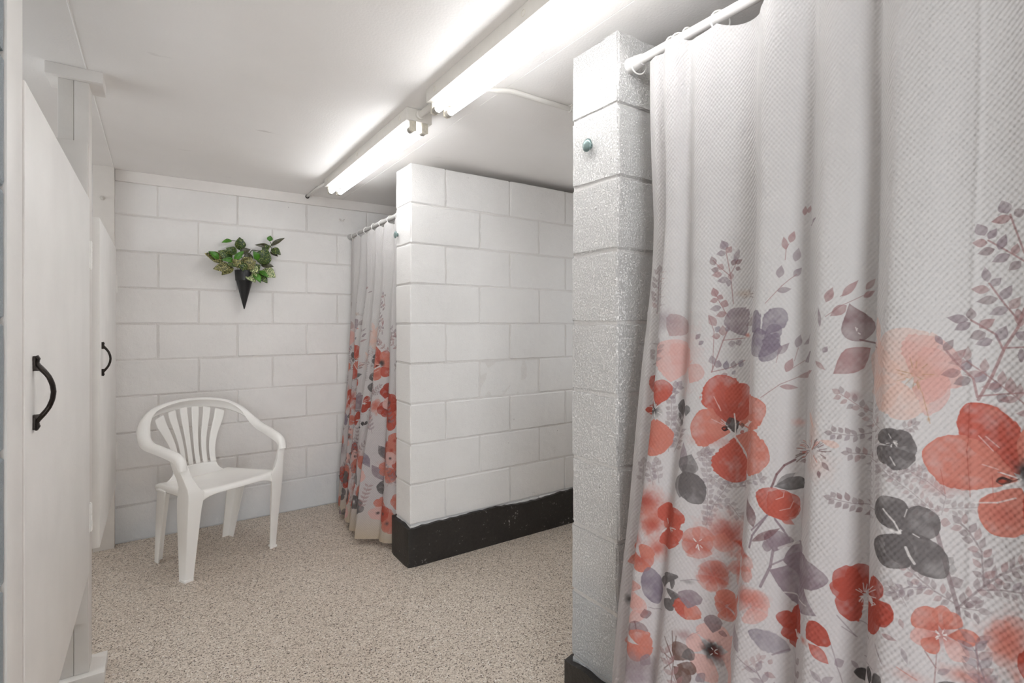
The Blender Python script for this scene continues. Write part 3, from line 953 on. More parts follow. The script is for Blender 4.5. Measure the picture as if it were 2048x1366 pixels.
#PRINT-START
STYLES = [('s','taupe',0.5),
('p',0.8,'taupe',0.5,0.001,0.15,0.1),
('p',0.8,'mauve',0.5,0.001,0.15,0.1),
('s','rose',0.6),
('p',0.8,'rose',0.6,0.001,0.15,0.1),
('p',0.8,'taupe',0.6,0.001,0.15,0.1),
('b','rose',0.5),
('s','taupe',0.62),
('p',0.8,'mauve',0.62,0.001,0.15,0.1),
('p',0.8,'taupe',0.62,0.001,0.15,0.1),
('p',0.8,'rose',0.62,0.001,0.15,0.1),
('s','taupe',0.68),
('p',0.8,'plum',0.68,0.001,0.15,0.1),
('p',0.8,'taupe',0.68,0.001,0.15,0.1),
('s','taupe',0.35),
('p',0.8,'taupe',0.35,0.001,0.15,0.1),
('p',0.8,'mauve',0.35,0.001,0.15,0.1),
('s','taupe',0.45),
('p',0.8,'rose',0.45,0.001,0.15,0.1),
('p',0.8,'taupe',0.45,0.001,0.15,0.1),
('s','taupe',0.75),
('s','taupe',0.6),
('s','taupe',0.55),
('p',0.8,'taupe',0.55,0.001,0.15,0.1),
('p',0.8,'rose',0.55,0.001,0.15,0.1),
('s','mauve',0.55),
('p',0.8,'mauve',0.55,0.001,0.15,0.1),
('s','taupe',0.4),
('p',0.8,'taupe',0.4,0.001,0.15,0.1),
('p',0.8,'gray',0.4,0.001,0.15,0.1),
('p',0.8,'gray',0.45,0.001,0.15,0.1),
('s','mauve',0.6),
('p',0.8,'rose',0.7,0.001,0.15,0.1),
('p',0.8,'mauve',0.6,0.001,0.15,0.1),
('s','rose',0.8),
('p',0.8,'mauve',0.75,0.001,0.15,0.1),
('p',0.8,'rose',0.75,0.001,0.15,0.1),
('p',0.8,'plum',0.75,0.001,0.15,0.1),
('p',0.8,'dusk',0.75,0.001,0.15,0.1),
('p',1.5,'mauve',0.7,0.0015,0.35,0.12),
('p',1.5,'taupe',0.5,0.0015,0.35,0.12),
('b','coral',0.8),
('b','ochre',0.3),
('s','brown',0.6),
('p',1.5,'dusk',0.72,0.0015,0.35,0.12),
('p',1.5,'rose',0.55,0.0015,0.35,0.12),
('p',1.5,'blush',0.85,0.0015,0.35,0.12),
('b','pink',0.4),
('p',1.5,'pink',0.6,0.0015,0.35,0.12),
('b','mauve',0.5),
('p',1.5,'pink',0.4,0.0015,0.35,0.12),
('p',0.62,'plum',0.7,0.001,0.12,0.15),
('p',0.8,'rose',0.85,0.001,0.15,0.1),
('p',0.9,'rose',0.9,0.001,0.12,0.2),
('s','plum',0.8),
('s','white',0.8),
('p',1.5,'peach',0.58,0.002,0.5,0.08),
('p',1.5,'pink',0.58,0.002,0.5,0.08),
('b','ochre',0.25),
('s','ochre',0.5),
('p',1.5,'peach',0.7,0.003,0.6,0.05),
('p',1.5,'pink',0.7,0.002,0.4,0.08),
('p',1.4,'peach',0.5,0.002,0.4,0.05),
('b','ochre',0.7),
('p',0.8,'mauve',0.72,0.001,0.15,0.1),
('p',0.8,'rose',0.72,0.001,0.15,0.1),
('p',0.8,'taupe',0.72,0.001,0.15,0.1),
('p',1.5,'red',0.9,0.0015,0.35,0.12),
('p',1.5,'coral',0.95,0.0015,0.35,0.12),
('b','red',0.5),
('b','dgray',0.95),
('p',1.55,'coral',0.88,0.0015,0.3,0.25),
('p',1.55,'red',0.88,0.0015,0.3,0.25),
('b','dred',0.4),
('b','red',0.4),
('s','blush',0.8),
('p',0.8,'dgray',0.95,0.001,0.6,0.1),
('p',0.8,'black',0.95,0.001,0.1,0.1),
('p',0.8,'brick',0.9,0.001,0.1,0.1),
('s','white',0.7),
('p',0.8,'brown',0.8,0.001,0.1,0.1),
('p',0.8,'brick',0.8,0.001,0.1,0.1),
('p',0.8,'white',0.8,0.001,0.2,0),
('p',1.5,'gray',0.9,0.0015,0.35,0.12),
('p',1.5,'dgray',0.6,0.0015,0.35,0.12),
('p',1.5,'gray',0.8,0.0015,0.35,0.12),
('p',1.5,'gray',0.7,0.0015,0.35,0.12),
('p',0.8,'mauve',0.7,0.001,0.15,0.1),
('p',0.8,'gray',0.75,0.001,0.15,0.1),
('p',0.8,'gray',0.5,0.001,0.15,0.1),
('p',1.0,'gray',0.85,0.001,0.15,0.15),
('p',0.95,'gray',0.8,0.001,0.15,0.15),
('p',0.8,'plum',0.75,0.001,0.2,0.1),
('b','peach',0.5),
('b','peach',0.4),
('b','pink',0.6),
('p',1.5,'peach',0.8,0.0015,0.35,0.12),
('p',1.5,'peach',0.7,0.0015,0.35,0.12),
('s','brown',0.75),
('s','white',0.75),
('s','coral',0.75),
('s','plum',0.75),
('p',0.8,'plum',0.8,0.001,0.15,0.1),
('p',0.8,'plum',0.6,0.001,0.15,0.1),
('s','plum',0.85),
('p',0.95,'dgray',0.85,0.001,0.25,0.1),
('p',0.9,'gray',0.8,0.001,0.3,0.1),
('p',1.2,'red',0.75,0.0012,0.3,0.15),
('p',0.8,'red',0.8,0.001,0.2,0.1),
('s','mauve',0.9),
('b','coral',0.75),
('b','brick',0.8),
('b','red',0.8),
('p',1.5,'red',0.92,0.0015,0.35,0.12),
('p',1.5,'gray',0.88,0.0015,0.35,0.12),
('b','dgray',0.4),
('p',1.35,'gray',0.9,0.001,0.15,0.1),
('p',1.3,'gray',0.9,0.001,0.15,0.1),
('p',1.2,'gray',0.9,0.001,0.15,0.1),
('p',1.3,'gray',0.9,0.001,0.2,0.1),
('s','white',0.85),
('b','white',0.9),
('p',1.35,'red',0.9,0.0015,0.2,0.3),
('p',1.35,'coral',0.9,0.0015,0.2,0.3),
('b','brick',0.45),
('b','coral',0.5),
('b','brick',0.35),
('b','brick',0.4),
('b','brick',0.5),
('s','brick',0.5),
('b','dgray',0.8),
('p',0.8,'black',0.9,0.001,0.1,0.1),
('s','black',0.7),
('s','white',0.6),
('b','brick',0.7),
('b','coral',0.7),
('b','red',0.7),
('p',1.5,'coral',0.9,0.0015,0.35,0.12),
('b','brick',0.6),
('p',1.0,'dusk',0.7,0.001,0.15,0.1),
('p',1.5,'coral',0.6,0.003,0.5,0.1),
('b','coral',0.6),
('b','brick',0.75),
('p',1.4,'red',0.8,0.006,0.7,0.0),
('p',1.4,'coral',0.5,0.006,0.7,0.0),
('p',1.5,'coral',0.5,0.004,0.6,0.1),
('b','dred',0.6),
('p',1.5,'coral',0.5,0.004,0.6,0.05),
('p',1.5,'coral',0.85,0.0015,0.35,0.12),
('b','red',0.6),
('p',1.5,'pink',0.6,0.003,0.5,0.08),
('p',1.5,'red',0.85,0.0015,0.35,0.12),
('p',1.5,'mauve',0.75,0.0015,0.35,0.12),
('s','mauve',0.7),
('b','gray',0.5),
('p',1.15,'mauve',0.85,0.001,0.15,0.15),
('p',1.3,'mauve',0.8,0.001,0.15,0.1),
('p',0.95,'mauve',0.88,0.001,0.15,0.15),
('p',1.5,'mauve',0.8,0.0015,0.35,0.12),
('s','white',0.55),
('s','mauve',0.85),
('s','mauve',0.8),
('p',0.9,'plum',0.75,0.001,0.2,0.1),
('p',1.5,'brick',0.96,0.0015,0.35,0.12),
('p',0.9,'red',0.85,0.001,0.15,0.2),
('p',0.8,'white',0.85,0.001,0.2,0),
('p',1.0,'dusk',0.55,0.002,0.3,0.05),
('p',0.9,'mauve',0.6,0.002,0.3,0.05),
('p',1.5,'blush',0.95,0.0015,0.3,0.2),
('b','black',0.98),
('b','black',0.9),
('p',1.5,'brown',0.8,0.0015,0.35,0.12),
('s','brown',0.7),
('p',1.5,'taupe',0.8,0.0015,0.35,0.12),
('b','rose',0.7),
('p',1.5,'pink',0.7,0.0015,0.35,0.12),
('b','black',0.8),
('p',0.8,'plum',0.7,0.001,0.15,0.1),
('p',1.5,'coral',0.6,0.0015,0.35,0.12),
('p',1.5,'plum',0.6,0.0015,0.35,0.12),
('p',0.8,'mauve',0.8,0.001,0.15,0.1),
('b','taupe',0.75),
('b','mauve',0.7),
('s','mauve',0.5),
('s','rose',0.4),
('p',0.8,'rose',0.4,0.001,0.15,0.1),
('p',1.5,'brick',0.95,0.0015,0.35,0.12),
('p',1.5,'coral',0.85,0.0015,0.3,0.2),
('p',1.5,'pink',0.85,0.0015,0.3,0.2),
('p',1.5,'blush',0.85,0.0015,0.3,0.2),
('b','brick',0.65),
('b','coral',0.65),
('p',1.4,'coral',0.4,0.006,0.7,0.0),
('p',1.5,'dgray',0.9,0.0015,0.35,0.12),
('b','coral',0.3),
('s','coral',0.6),
('s','rose',0.7),
('p',1.5,'coral',0.88,0.0015,0.3,0.2),
('b','dgray',0.85),
('s','taupe',0.7),
('p',1.5,'brick',0.88,0.0015,0.3,0.2),
('p',1.5,'gray',0.88,0.0015,0.3,0.2),
('b','white',0.85),
('p',1.5,'blush',0.88,0.0015,0.3,0.2),
('b','black',0.85),
('p',0.95,'dusk',0.85,0.001,0.15,0.1),
('b','brick',0.85),
('p',0.95,'gray',0.85,0.001,0.15,0.1),
('p',1.5,'red',0.88,0.0015,0.3,0.2),
('p',0.95,'mauve',0.85,0.001,0.15,0.1)]
MARKS = """
s 2903 7593 -39 647 18 0,s 2864 8240 -87 970 18 0,p 2888 7673 -103 81 104 1,p 2911 7673 82 81 101 1,p 2880 7775 -87 101 101 2,p 2903 7775 107 101 83 2
p 2872 7896 -126 81 101 1,p 2895 7896 89 101 95 2,p 2864 8017 -87 81 100 2,p 2895 8017 115 101 101 2,p 2856 8139 -110 80 109 1,p 2888 8139 96 80 84 1
p 2849 8240 -119 60 87 2,p 2880 8260 96 101 97 1,p 2841 8361 -127 81 105 2,p 2872 8361 121 121 84 2,p 2825 8482 -134 61 93 2,p 2856 8482 95 81 95 2
p 2825 8604 -95 81 111 2,p 2849 8604 86 141 95 1,p 2809 8725 -110 81 90 2,p 2841 8705 86 101 92 2,p 2793 8826 -133 81 101 1,p 2825 8826 78 101 89 1
p 2793 8947 -102 102 94 2,p 2817 8947 86 142 114 1,p 2777 9069 -117 60 92 1,p 2809 9069 102 101 97 1,p 2770 9170 -133 61 95 1,p 2793 9190 79 101 101 2
p 2777 9210 -15 162 129 1,s 2872 7653 129 486 18 0,s 3001 8139 256 485 18 0,p 2888 7754 -71 101 111 1,p 2911 7754 107 81 81 2,p 2919 7876 -78 101 104 2
p 2943 7876 136 60 74 1,p 2943 7997 -87 121 105 1,p 2976 7997 120 61 79 1,p 2984 8118 -65 142 106 1,p 3010 8118 104 41 85 1,p 3044 8240 -34 121 107 2
p 3061 8240 130 40 74 2,p 3105 8361 -35 121 111 2,p 3122 8341 118 20 82 1,p 3157 8482 -61 122 99 1,p 3182 8462 121 41 85 2,p 3224 8583 -25 142 114 2
p 3249 8583 131 21 75 1,p 3257 8624 75 141 112 1,s 3001 8139 302 80 18 0,s 3303 8219 222 -202 18 0,p 3079 8179 52 121 104 1,p 3088 8139 103 -61 89 2
p 3208 8219 110 122 105 2,p 3208 8179 124 -81 90 2,p 3332 8219 157 41 78 2,p 3311 8199 -8 -141 99 1,p 3413 8118 147 41 70 2,p 3387 8098 -48 -141 115 2
p 3507 8058 550 182 80 1,p 3483 8017 0 -121 109 2,p 3525 8017 459 20 108 1,s 2864 8765 267 -161 18 0,s 3131 8604 370 121 18 0,p 2943 8725 145 61 79 2
p 2927 8705 32 -162 121 1,p 3036 8664 121 61 86 1,p 3018 8644 43 -141 120 2,p 3122 8624 110 61 91 2,p 3114 8583 43 -121 111 1,p 3224 8644 72 121 90 2
p 3232 8624 107 -61 80 1,p 3339 8685 48 161 106 1,p 3346 8644 112 -40 94 1,p 3458 8725 73 142 97 1,p 3470 8705 153 -41 85 2,p 3501 8725 598 182 85 1
s 3452 8604 629 303 18 0,s 4081 8907 441 162 17 0,p 3525 8685 47 141 107 1,p 3543 8664 617 122 84 2,p 3990 8887 103 162 110 1,p 4075 8887 317 60 72 1
p 4363 9028 60 122 95 1,p 4368 8988 117 -61 83 2,p 4478 9069 44 141 98 1,p 4492 9049 116 -61 88 2,p 4522 9069 126 40 80 1,s 1685 9109 -8 809 20 0
s 1677 9918 -88 627 20 0,p 1661 9190 -139 101 105 2,p 1701 9190 94 121 98 1,p 1669 9311 -119 102 95 1,p 1701 9311 119 61 101 1,p 1661 9453 -111 142 123 2
p 1693 9453 143 61 83 2,p 1661 9574 -132 101 95 2,p 1693 9574 143 101 92 1,p 1653 9716 -131 121 100 1,p 1693 9716 109 101 101 2,p 1661 9837 -111 122 108 1
p 1685 9837 104 122 104 2,p 1653 9979 -131 60 104 2,p 1685 9979 110 101 106 1,p 1628 10100 -126 61 101 1,p 1669 10100 120 81 103 1,p 1612 10242 -110 101 110 1
p 1645 10242 87 101 119 2,p 1596 10363 -130 121 114 1,p 1628 10363 96 101 93 1,p 1581 10505 -126 80 100 1,p 1612 10505 105 121 120 1,p 1589 10545 -24 162 139 1
s 1820 9109 201 526 20 0,s 2021 9635 -232 243 19 0,p 1820 9210 -96 122 124 1,p 1857 9190 369 121 91 1,p 1847 9332 -108 101 121 2,p 1886 9332 345 121 95 1
p 1876 9473 -122 122 106 2,p 1942 9473 313 142 99 1,p 1918 9595 -143 121 118 1,p 2042 9615 262 121 84 2,p 1852 9716 -159 61 92 1,p 1886 9716 251 202 110 1
p 1789 9837 -152 41 93 1,p 1820 9837 116 142 100 1,p 1789 9878 -80 161 133 1,s 2544 9089 281 182 19 0,p 2607 9150 38 141 125 1,p 2615 9129 107 -80 91 2
p 2699 9210 0 162 121 1,p 2714 9190 142 -61 94 1,p 2785 9271 -8 162 106 1,p 2801 9251 126 -41 90 2,p 2825 9271 126 81 98 1,s 1433 8321 -136 364 20 0
p 1384 8401 -147 41 99 2,p 1417 8422 61 161 109 2,p 1342 8523 -223 -20 96 1,p 1373 8543 88 121 112 2,p 1297 8644 -834 -121 107 1,p 1332 8664 96 122 107 2
p 1297 8685 -69 161 143 1,s 1558 8381 -108 445 19 0,p 1515 8482 -125 81 94 2,p 1543 8482 85 122 106 2,p 1483 8624 -131 81 110 1,p 1508 8644 96 121 107 1
p 1450 8765 -118 81 113 2,p 1472 8786 64 121 122 1,p 1450 8826 -44 162 142 1,s 468 8118 -21 486 21 0,p 442 8219 -165 81 99 1,p 478 8219 805 304 109 1
p 442 8381 -106 122 105 2,p 473 8381 849 304 98 2,p 431 8543 -145 101 123 2,p 463 8543 815 283 102 2,p 447 8604 -11 182 146 1,s 7368 10403 -736 263 14 3
s 6632 10666 -350 223 15 3,p 7194 10424 -461 -81 89 4,p 7274 10464 51 142 93 4,p 6787 10464 -137 0 86 4,p 6809 10484 268 182 105 4,p 6710 10545 -127 -20 89 5
p 6725 10565 -7 162 89 4,p 6622 10646 -159 0 94 4,p 6641 10666 27 142 101 5,p 6513 10707 -126 -81 88 5,p 6533 10747 -10 162 101 5,p 6405 10788 -123 -81 81 4
p 6415 10808 -37 141 104 4,p 6305 10848 -126 -60 94 4,p 6313 10889 -31 141 104 5,p 6282 10889 -135 81 105 4,b 6513 10869 149 94 0 6,s 7288 10343 -734 -182 14 7
s 6554 10161 -359 20 15 7,p 7012 10262 -266 -162 86 8,p 7045 10302 -335 41 80 9,p 6710 10201 -69 -101 83 8,p 6710 10221 -107 81 81 9,p 6593 10161 -60 -122 86 9
p 6593 10181 -130 81 77 9,p 6473 10161 -95 -101 82 8,p 6473 10181 -86 121 104 9,p 6344 10161 -86 -81 84 9,p 6352 10201 -70 101 88 9,p 6234 10161 -79 -101 96 8
p 6234 10201 -55 122 97 9,p 6195 10181 -145 0 93 9,s 7325 9837 -623 20 14 7,s 6702 9857 -219 0 14 7,p 7108 9817 -383 -142 72 9,p 7153 9857 -82 142 78 9
p 6746 9817 -124 -40 70 9,p 6753 9837 -51 142 83 10,p 6641 9837 -67 -141 97 10,p 6641 9857 -58 122 92 9,p 6523 9837 -70 -121 98 9,p 6513 9857 -98 102 90 9
p 6483 9857 -155 0 87 9,s 7274 9049 -681 -61 14 11,s 6593 8988 -359 61 14 11,p 6999 8968 -259 -162 96 12,p 7019 9008 -237 81 93 12,p 6718 8927 -115 -81 90 12
p 6718 8968 -68 121 99 12,p 6603 8968 -100 -122 86 13,p 6613 8988 -49 121 106 13,p 6493 8988 -97 -101 101 13,p 6493 9028 -59 162 102 12,p 6378 9008 -104 -121 94 13
p 6378 9049 -81 121 93 12,p 6266 9028 -95 -81 98 13,p 6274 9069 -64 101 108 13,p 6234 9049 -148 20 99 13,s 7274 8846 -66 749 14 14,s 7208 9595 -131 1152 14 14
p 7244 8907 -431 -61 72 15,p 7296 8927 146 142 69 15,p 7230 9008 -443 -40 61 15,p 7296 9028 127 122 60 16,p 7230 9109 -429 0 73 15,p 7288 9129 128 122 70 15
p 7194 9190 -412 -20 71 16,p 7288 9231 148 121 59 15,p 7194 9291 -423 -40 60 16,p 7266 9311 176 142 58 16,p 7187 9392 -400 0 67 15,p 7259 9413 183 121 64 16
p 7180 9493 -388 0 64 16,p 7252 9514 157 121 60 15,p 7166 9595 -413 -21 71 16,p 7252 9615 196 141 62 15,p 7159 9696 -413 -21 64 16,p 7244 9716 192 121 69 16
p 7153 9797 -388 20 61 15,p 7237 9817 179 101 65 15,p 7146 9898 -369 40 67 15,p 7223 9918 193 142 62 16,p 7140 9999 -358 20 61 15,p 7215 10019 181 142 73 16
p 7121 10100 -388 0 60 15,p 7208 10120 181 122 66 15,p 7108 10201 -362 41 66 15,p 7208 10221 221 102 59 15,p 7108 10302 -355 0 66 15,p 7187 10323 195 101 60 15
p 7084 10403 -344 21 69 16,p 7180 10424 209 81 56 15,p 7065 10505 -319 40 67 15,p 7153 10525 186 121 71 15,p 7039 10606 -293 40 66 15,p 7153 10626 243 121 68 16
p 7019 10707 -273 60 72 16,p 7133 10727 249 121 61 15,p 7077 10747 -12 142 78 15,s 8207 9150 -357 323 13 17,s 7850 9473 -402 283 13 17,p 8156 9170 -81 0 68 18
p 8176 9190 10 121 67 18,p 8095 9231 -97 -41 63 19,p 8105 9251 -10 121 70 18,p 8026 9291 -92 -20 63 19,p 8046 9311 10 122 59 18,p 7961 9352 -103 -20 68 19
p 7979 9372 19 142 58 18,p 7899 9413 -105 -41 61 19,p 7908 9433 17 141 69 19,p 7834 9473 -102 -40 71 18,p 7850 9493 0 122 63 18,p 7763 9534 -111 -41 61 19
p 7778 9554 16 142 68 19,p 7695 9574 -90 -20 72 19,p 7702 9595 -14 121 64 19,p 7625 9635 -115 -61 68 18,p 7638 9655 7 101 80 19,p 7553 9675 -117 -20 62 19
p 7566 9696 0 121 82 19,p 7467 9736 -266 -81 74 19,p 7486 9756 6 142 68 19,p 7448 9756 -225 21 79 19,s 8237 9170 51 283 13 17,s 8288 9453 -232 202 13 17
s 8056 9655 -206 122 13 17,p 8237 9231 -61 80 66 19,p 8258 9231 80 40 62 18,p 8258 9332 -41 101 67 19,p 8278 9332 80 81 56 19,p 8278 9453 -61 101 56 19
p 8298 9433 108 60 58 18,p 8227 9493 -112 -40 66 19,p 8237 9514 -10 101 63 19,p 8156 9554 -100 -61 63 19,p 8166 9574 -10 122 57 18,p 8085 9595 -106 -41 59 18
p 8105 9635 10 121 59 19,p 8017 9655 -83 -40 62 18,p 8026 9675 0 122 69 19,p 7934 9696 -100 -81 65 18,p 7952 9716 -9 121 65 19,p 7866 9736 -103 -40 64 19
p 7875 9756 -25 122 69 19,p 7850 9777 -103 40 73 19,s 8207 9231 -290 0 13 17,p 8136 9210 -61 -121 67 18,p 8136 9251 -71 101 57 19,p 8036 9210 -75 -101 66 19
p 8036 9251 -66 101 64 19,p 7943 9210 -77 -101 66 18,p 7943 9251 -60 81 64 19,p 7917 9231 -115 0 71 19,s 8308 9271 458 101 13 17,p 8367 9291 48 122 63 19
p 8367 9251 77 -81 55 19,p 8444 9311 55 102 62 19,p 8444 9271 55 -81 58 19,p 8518 9311 55 102 62 18,p 8518 9291 55 -60 55 19,p 8591 9332 46 101 53 19
p 8591 9311 65 -60 62 19,p 8665 9352 64 121 59 18,p 8665 9332 46 -101 49 18,p 8738 9372 37 101 57 19,p 8738 9352 65 -61 57 18,p 8766 9372 94 20 67 19
s 7952 9595 36 222 13 17,p 7952 9655 -35 101 58 19,p 7970 9655 86 41 62 19,p 7970 9736 -62 81 67 18,p 7988 9736 77 41 66 18,p 7979 9797 -45 121 72 18
p 7998 9797 67 81 62 19,p 7988 9817 29 142 72 19,s 7510 9756 192 -40 13 17,s 7702 9716 173 101 13 17,p 7585 9756 81 101 67 19,p 7572 9716 46 -121 71 19
p 7681 9736 97 61 72 19,p 7666 9696 44 -101 66 19,p 7755 9756 47 142 65 19,p 7763 9736 79 -81 62 19,p 7850 9797 49 141 67 19,p 7850 9777 84 -61 71 18
p 7875 9817 104 40 71 19,s 7717 10424 149 101 13 17,p 7747 10464 8 121 63 19,p 7763 10444 87 -41 70 19,p 7802 10484 40 142 62 18,p 7810 10464 81 -61 61 19
p 7850 10525 41 121 72 19,p 7858 10505 76 -61 63 19,p 7866 10525 95 60 72 19,s 8156 9008 172 -687 59 20,s 8328 8321 134 -486 58 20,s 8462 7835 74 -546 58 20
s 8462 7835 230 324 31 7,s 8692 8159 245 303 30 7,s 8937 8462 258 223 30 7,p 8509 7916 18 182 94 9,p 8527 7916 129 20 98 9,p 8591 8037 -9 162 82 10
p 8610 8017 147 0 103 9,p 8674 8159 9 182 87 9,p 8692 8139 121 20 106 10,p 8766 8280 9 182 89 9,p 8785 8260 123 -20 106 10,p 8860 8381 19 202 74 9
p 8869 8361 129 0 97 10,p 8957 8503 62 182 80 10,p 8957 8462 137 -40 91 9,p 9051 8583 43 203 68 9,p 9061 8563 123 -60 96 9,p 9161 8685 11 161 77 10
p 9161 8644 114 -40 91 9,p 9195 8685 138 121 101 9,s 8692 8159 216 81 25 7,s 8908 8240 310 81 24 7,p 8757 8199 65 162 84 9,p 8766 8159 103 -61 85 9
p 8869 8240 98 161 89 9,p 8869 8219 98 -60 85 9,p 8977 8280 74 121 84 9,p 8967 8240 84 -81 73 9,p 9083 8300 101 162 83 8,p 9072 8260 66 -81 74 9
p 9184 8321 68 141 77 8,p 9184 8300 68 -101 70 8,p 9218 8321 138 20 99 9,s 8757 8260 -37 465 25 7,s 8720 8725 -147 263 25 7,s 8573 8988 -92 81 25 7
p 8738 8361 -119 61 89 9,p 8766 8361 122 142 101 10,p 8720 8482 -101 122 87 10,p 8757 8503 103 182 95 9,p 8711 8624 -101 101 93 9,p 8747 8644 94 162 90 10
p 8692 8745 -137 -20 95 10,p 8711 8765 46 182 76 9,p 8628 8846 -147 21 106 9,p 8656 8867 45 202 90 10,p 8573 8947 -129 0 106 9,p 8591 8968 65 161 99 9
p 8490 9028 -142 -60 94 10,p 8518 9069 9 182 83 10,p 8481 9069 -114 121 108 9,s 8462 7855 230 21 13 21,p 8555 7876 137 141 93 5,p 8546 7835 82 -101 75 5
p 8665 7896 101 162 81 5,p 8656 7835 55 -162 73 5,p 8692 7876 168 20 97 5,s 8425 7896 -249 121 23 22,s 8176 8017 -215 162 23 22,s 7961 8179 -167 142 24 22
p 8358 7916 -110 -81 91 23,p 8367 7936 -39 122 80 23,p 8268 7957 -112 -81 85 24,p 8278 7997 0 162 81 24,p 8166 8017 -140 -60 85 24,p 8176 8037 -40 162 84 23
p 8075 8078 -141 -81 85 23,p 8085 8098 -29 142 84 23,p 7979 8139 -121 -61 92 24,p 7998 8179 0 162 91 23,p 7899 8219 -128 -40 90 24,p 7908 8240 -17 182 98 23
p 7818 8300 -130 -40 84 24,p 7834 8321 0 202 98 23,p 7794 8321 -106 101 106 23,s 8095 8058 -245 -41 20 25,s 7850 8017 -205 -141 20 25,p 8017 8037 -74 -121 75 23
p 8017 8058 -100 60 80 26,p 7899 7997 -65 -142 83 26,p 7899 8037 -81 81 75 26,p 7786 7957 -61 -142 90 26,p 7778 7977 -119 40 70 26,p 7688 7896 -36 -162 86 23
p 7681 7916 -96 41 81 23,p 7645 7876 -129 -81 86 26,s 7826 7714 -63 121 14 27,s 7763 7835 -171 122 14 27,p 7794 7775 -92 -41 55 28,p 7810 7795 40 121 65 28
p 7740 7835 -102 -60 60 28,p 7755 7855 0 142 61 28,p 7674 7896 -121 -61 58 28,p 7688 7916 0 101 68 28,p 7605 7936 -119 -81 69 28,p 7618 7957 7 121 69 28
p 7592 7957 -94 60 75 28,p 8227 9069 131 -20 137 4,p 8358 8159 169 101 173 5,p 8338 8381 106 0 174 29,p 8328 8462 68 101 113 30,s 6352 7067 307 -324 20 31
s 6434 6885 243 -142 20 31,s 6613 7047 533 -142 20 31,s 6266 6581 207 -626 20 31,s 6801 6460 538 81 20 31,s 7389 6966 140 -223 18 31,p 7504 7188 221 -20 79 32
p 7740 7512 54 -142 71 4,p 7778 7087 88 -222 79 33,p 6593 6339 160 -142 73 33,s 3131 12608 -78 627 21 34,s 3053 13235 -110 586 21 34,s 3053 13235 -244 222 21 34
s 2809 13457 -141 162 21 34,s 3070 13315 138 284 17 34,p 2943 13841 -94 243 197 35,p 2968 13781 102 141 155 36,p 2943 13781 -213 -21 145 35,p 2699 13497 -69 223 160 37
p 2801 13396 71 142 165 36,p 2793 13376 -171 41 138 37,p 2872 13295 -235 -20 145 36,p 3018 13174 -264 -41 153 35,p 3036 13154 -35 -162 133 35,p 3070 13154 -17 182 134 36
p 3079 13477 86 162 127 37,p 3131 13558 109 303 129 35,p 3148 13518 163 81 118 37,p 3157 13417 123 -41 102 37,s 3044 12304 -219 344 21 34,s 2825 12648 -126 263 21 34
p 2746 12769 -71 223 171 36,p 2793 12709 -186 -41 129 36,p 2817 12709 47 121 145 36,p 2872 12527 -257 -41 153 35,p 2911 12527 57 182 189 36,p 2993 12405 -247 -80 148 36
s 2730 11051 213 728 29 34,s 2943 11779 110 283 29 34,s 2730 11051 418 121 21 34,s 3148 11172 329 182 20 34,s 2943 11779 502 60 21 34,s 2746 11071 -16 910 17 34
s 2730 11981 -130 344 17 34,p 2770 12102 -184 263 183 36,p 2872 12001 -142 61 152 38,p 2880 11880 -205 -21 143 36,p 2943 11880 -32 242 194 36,p 2993 11981 77 121 126 38
p 3131 11779 26 -162 167 35,p 3272 11799 53 -142 151 35,p 2754 11233 -55 202 174 35,p 2833 11152 47 182 191 35,p 3036 11111 17 223 147 38,p 3208 11152 8 182 144 35
p 3353 11192 60 182 138 38,p 2993 11051 51 -122 154 36,p 3191 11091 74 -61 118 38,p 2416 11819 -93 81 157 35,p 2486 11677 -70 81 141 38,p 3470 11880 -374 606 650 39
p 3433 12102 618 324 308 40,b 3513 11900 75 48 0 41,b 3393 12830 216 102 0 42,s 3489 12850 6 61 16 43,s 3439 12790 -66 20 16 43,s 3439 12769 -72 -60 16 43
s 3519 12810 556 20 16 43,s 3507 12850 36 101 16 43,s 3543 12749 556 -101 16 43,p 4457 11920 409 526 469 44,p 4423 12001 -342 303 549 44,p 4380 12082 56 -607 782 44
p 4499 11859 312 243 294 44,p 4463 11819 339 -101 418 44,p 4485 11738 220 -283 505 44,p 1478 11859 311 466 683 45,p 1565 10747 104 1032 1259 46,b 2007 11374 494 827 0 47
p 2240 10767 210 445 459 48,b 1255 12244 357 313 0 49,p 1581 11172 310 445 618 50,s 442 12426 -37 667 33 21,s 405 13093 -11 384 33 21,p 415 12567 -173 162 112 4
p 458 12547 900 81 93 5,p 405 12729 -247 182 111 5,p 447 12729 885 101 96 5,p 394 12891 -319 121 117 5,p 426 12911 852 61 104 4,p 379 13093 -310 182 126 5
p 420 13073 863 81 110 5,p 379 13255 -304 162 107 5,p 420 13255 938 20 108 4,p 379 13437 -186 162 110 5,p 420 13417 943 20 100 4,p 394 13477 -5 223 143 5
s 473 11111 685 506 33 0,p 468 11233 -99 161 121 1,p 1125 11253 217 81 97 1,p 478 11394 -138 101 132 1,p 1131 11415 227 121 102 1,p 1125 11556 -776 101 116 1
p 1201 11556 189 101 100 1,p 1158 11617 66 202 155 1,s 1515 10323 224 323 31 31,p 1558 10424 -22 161 124 33,p 1581 10383 151 -20 89 33,p 1628 10525 -24 141 131 33
p 1653 10505 155 0 91 33,p 1709 10626 -32 162 145 33,p 1732 10606 186 20 94 33,p 1739 10646 92 142 135 33,p 4857 13639 -63 283 125 36,p 4925 13781 71 242 147 36
p 5037 13396 59 283 157 35,p 4746 13073 40 263 156 35,p 5017 13093 150 182 136 35,p 4713 12810 283 40 126 35,p 5175 14327 8 202 100 36,p 5244 14367 36 162 89 36
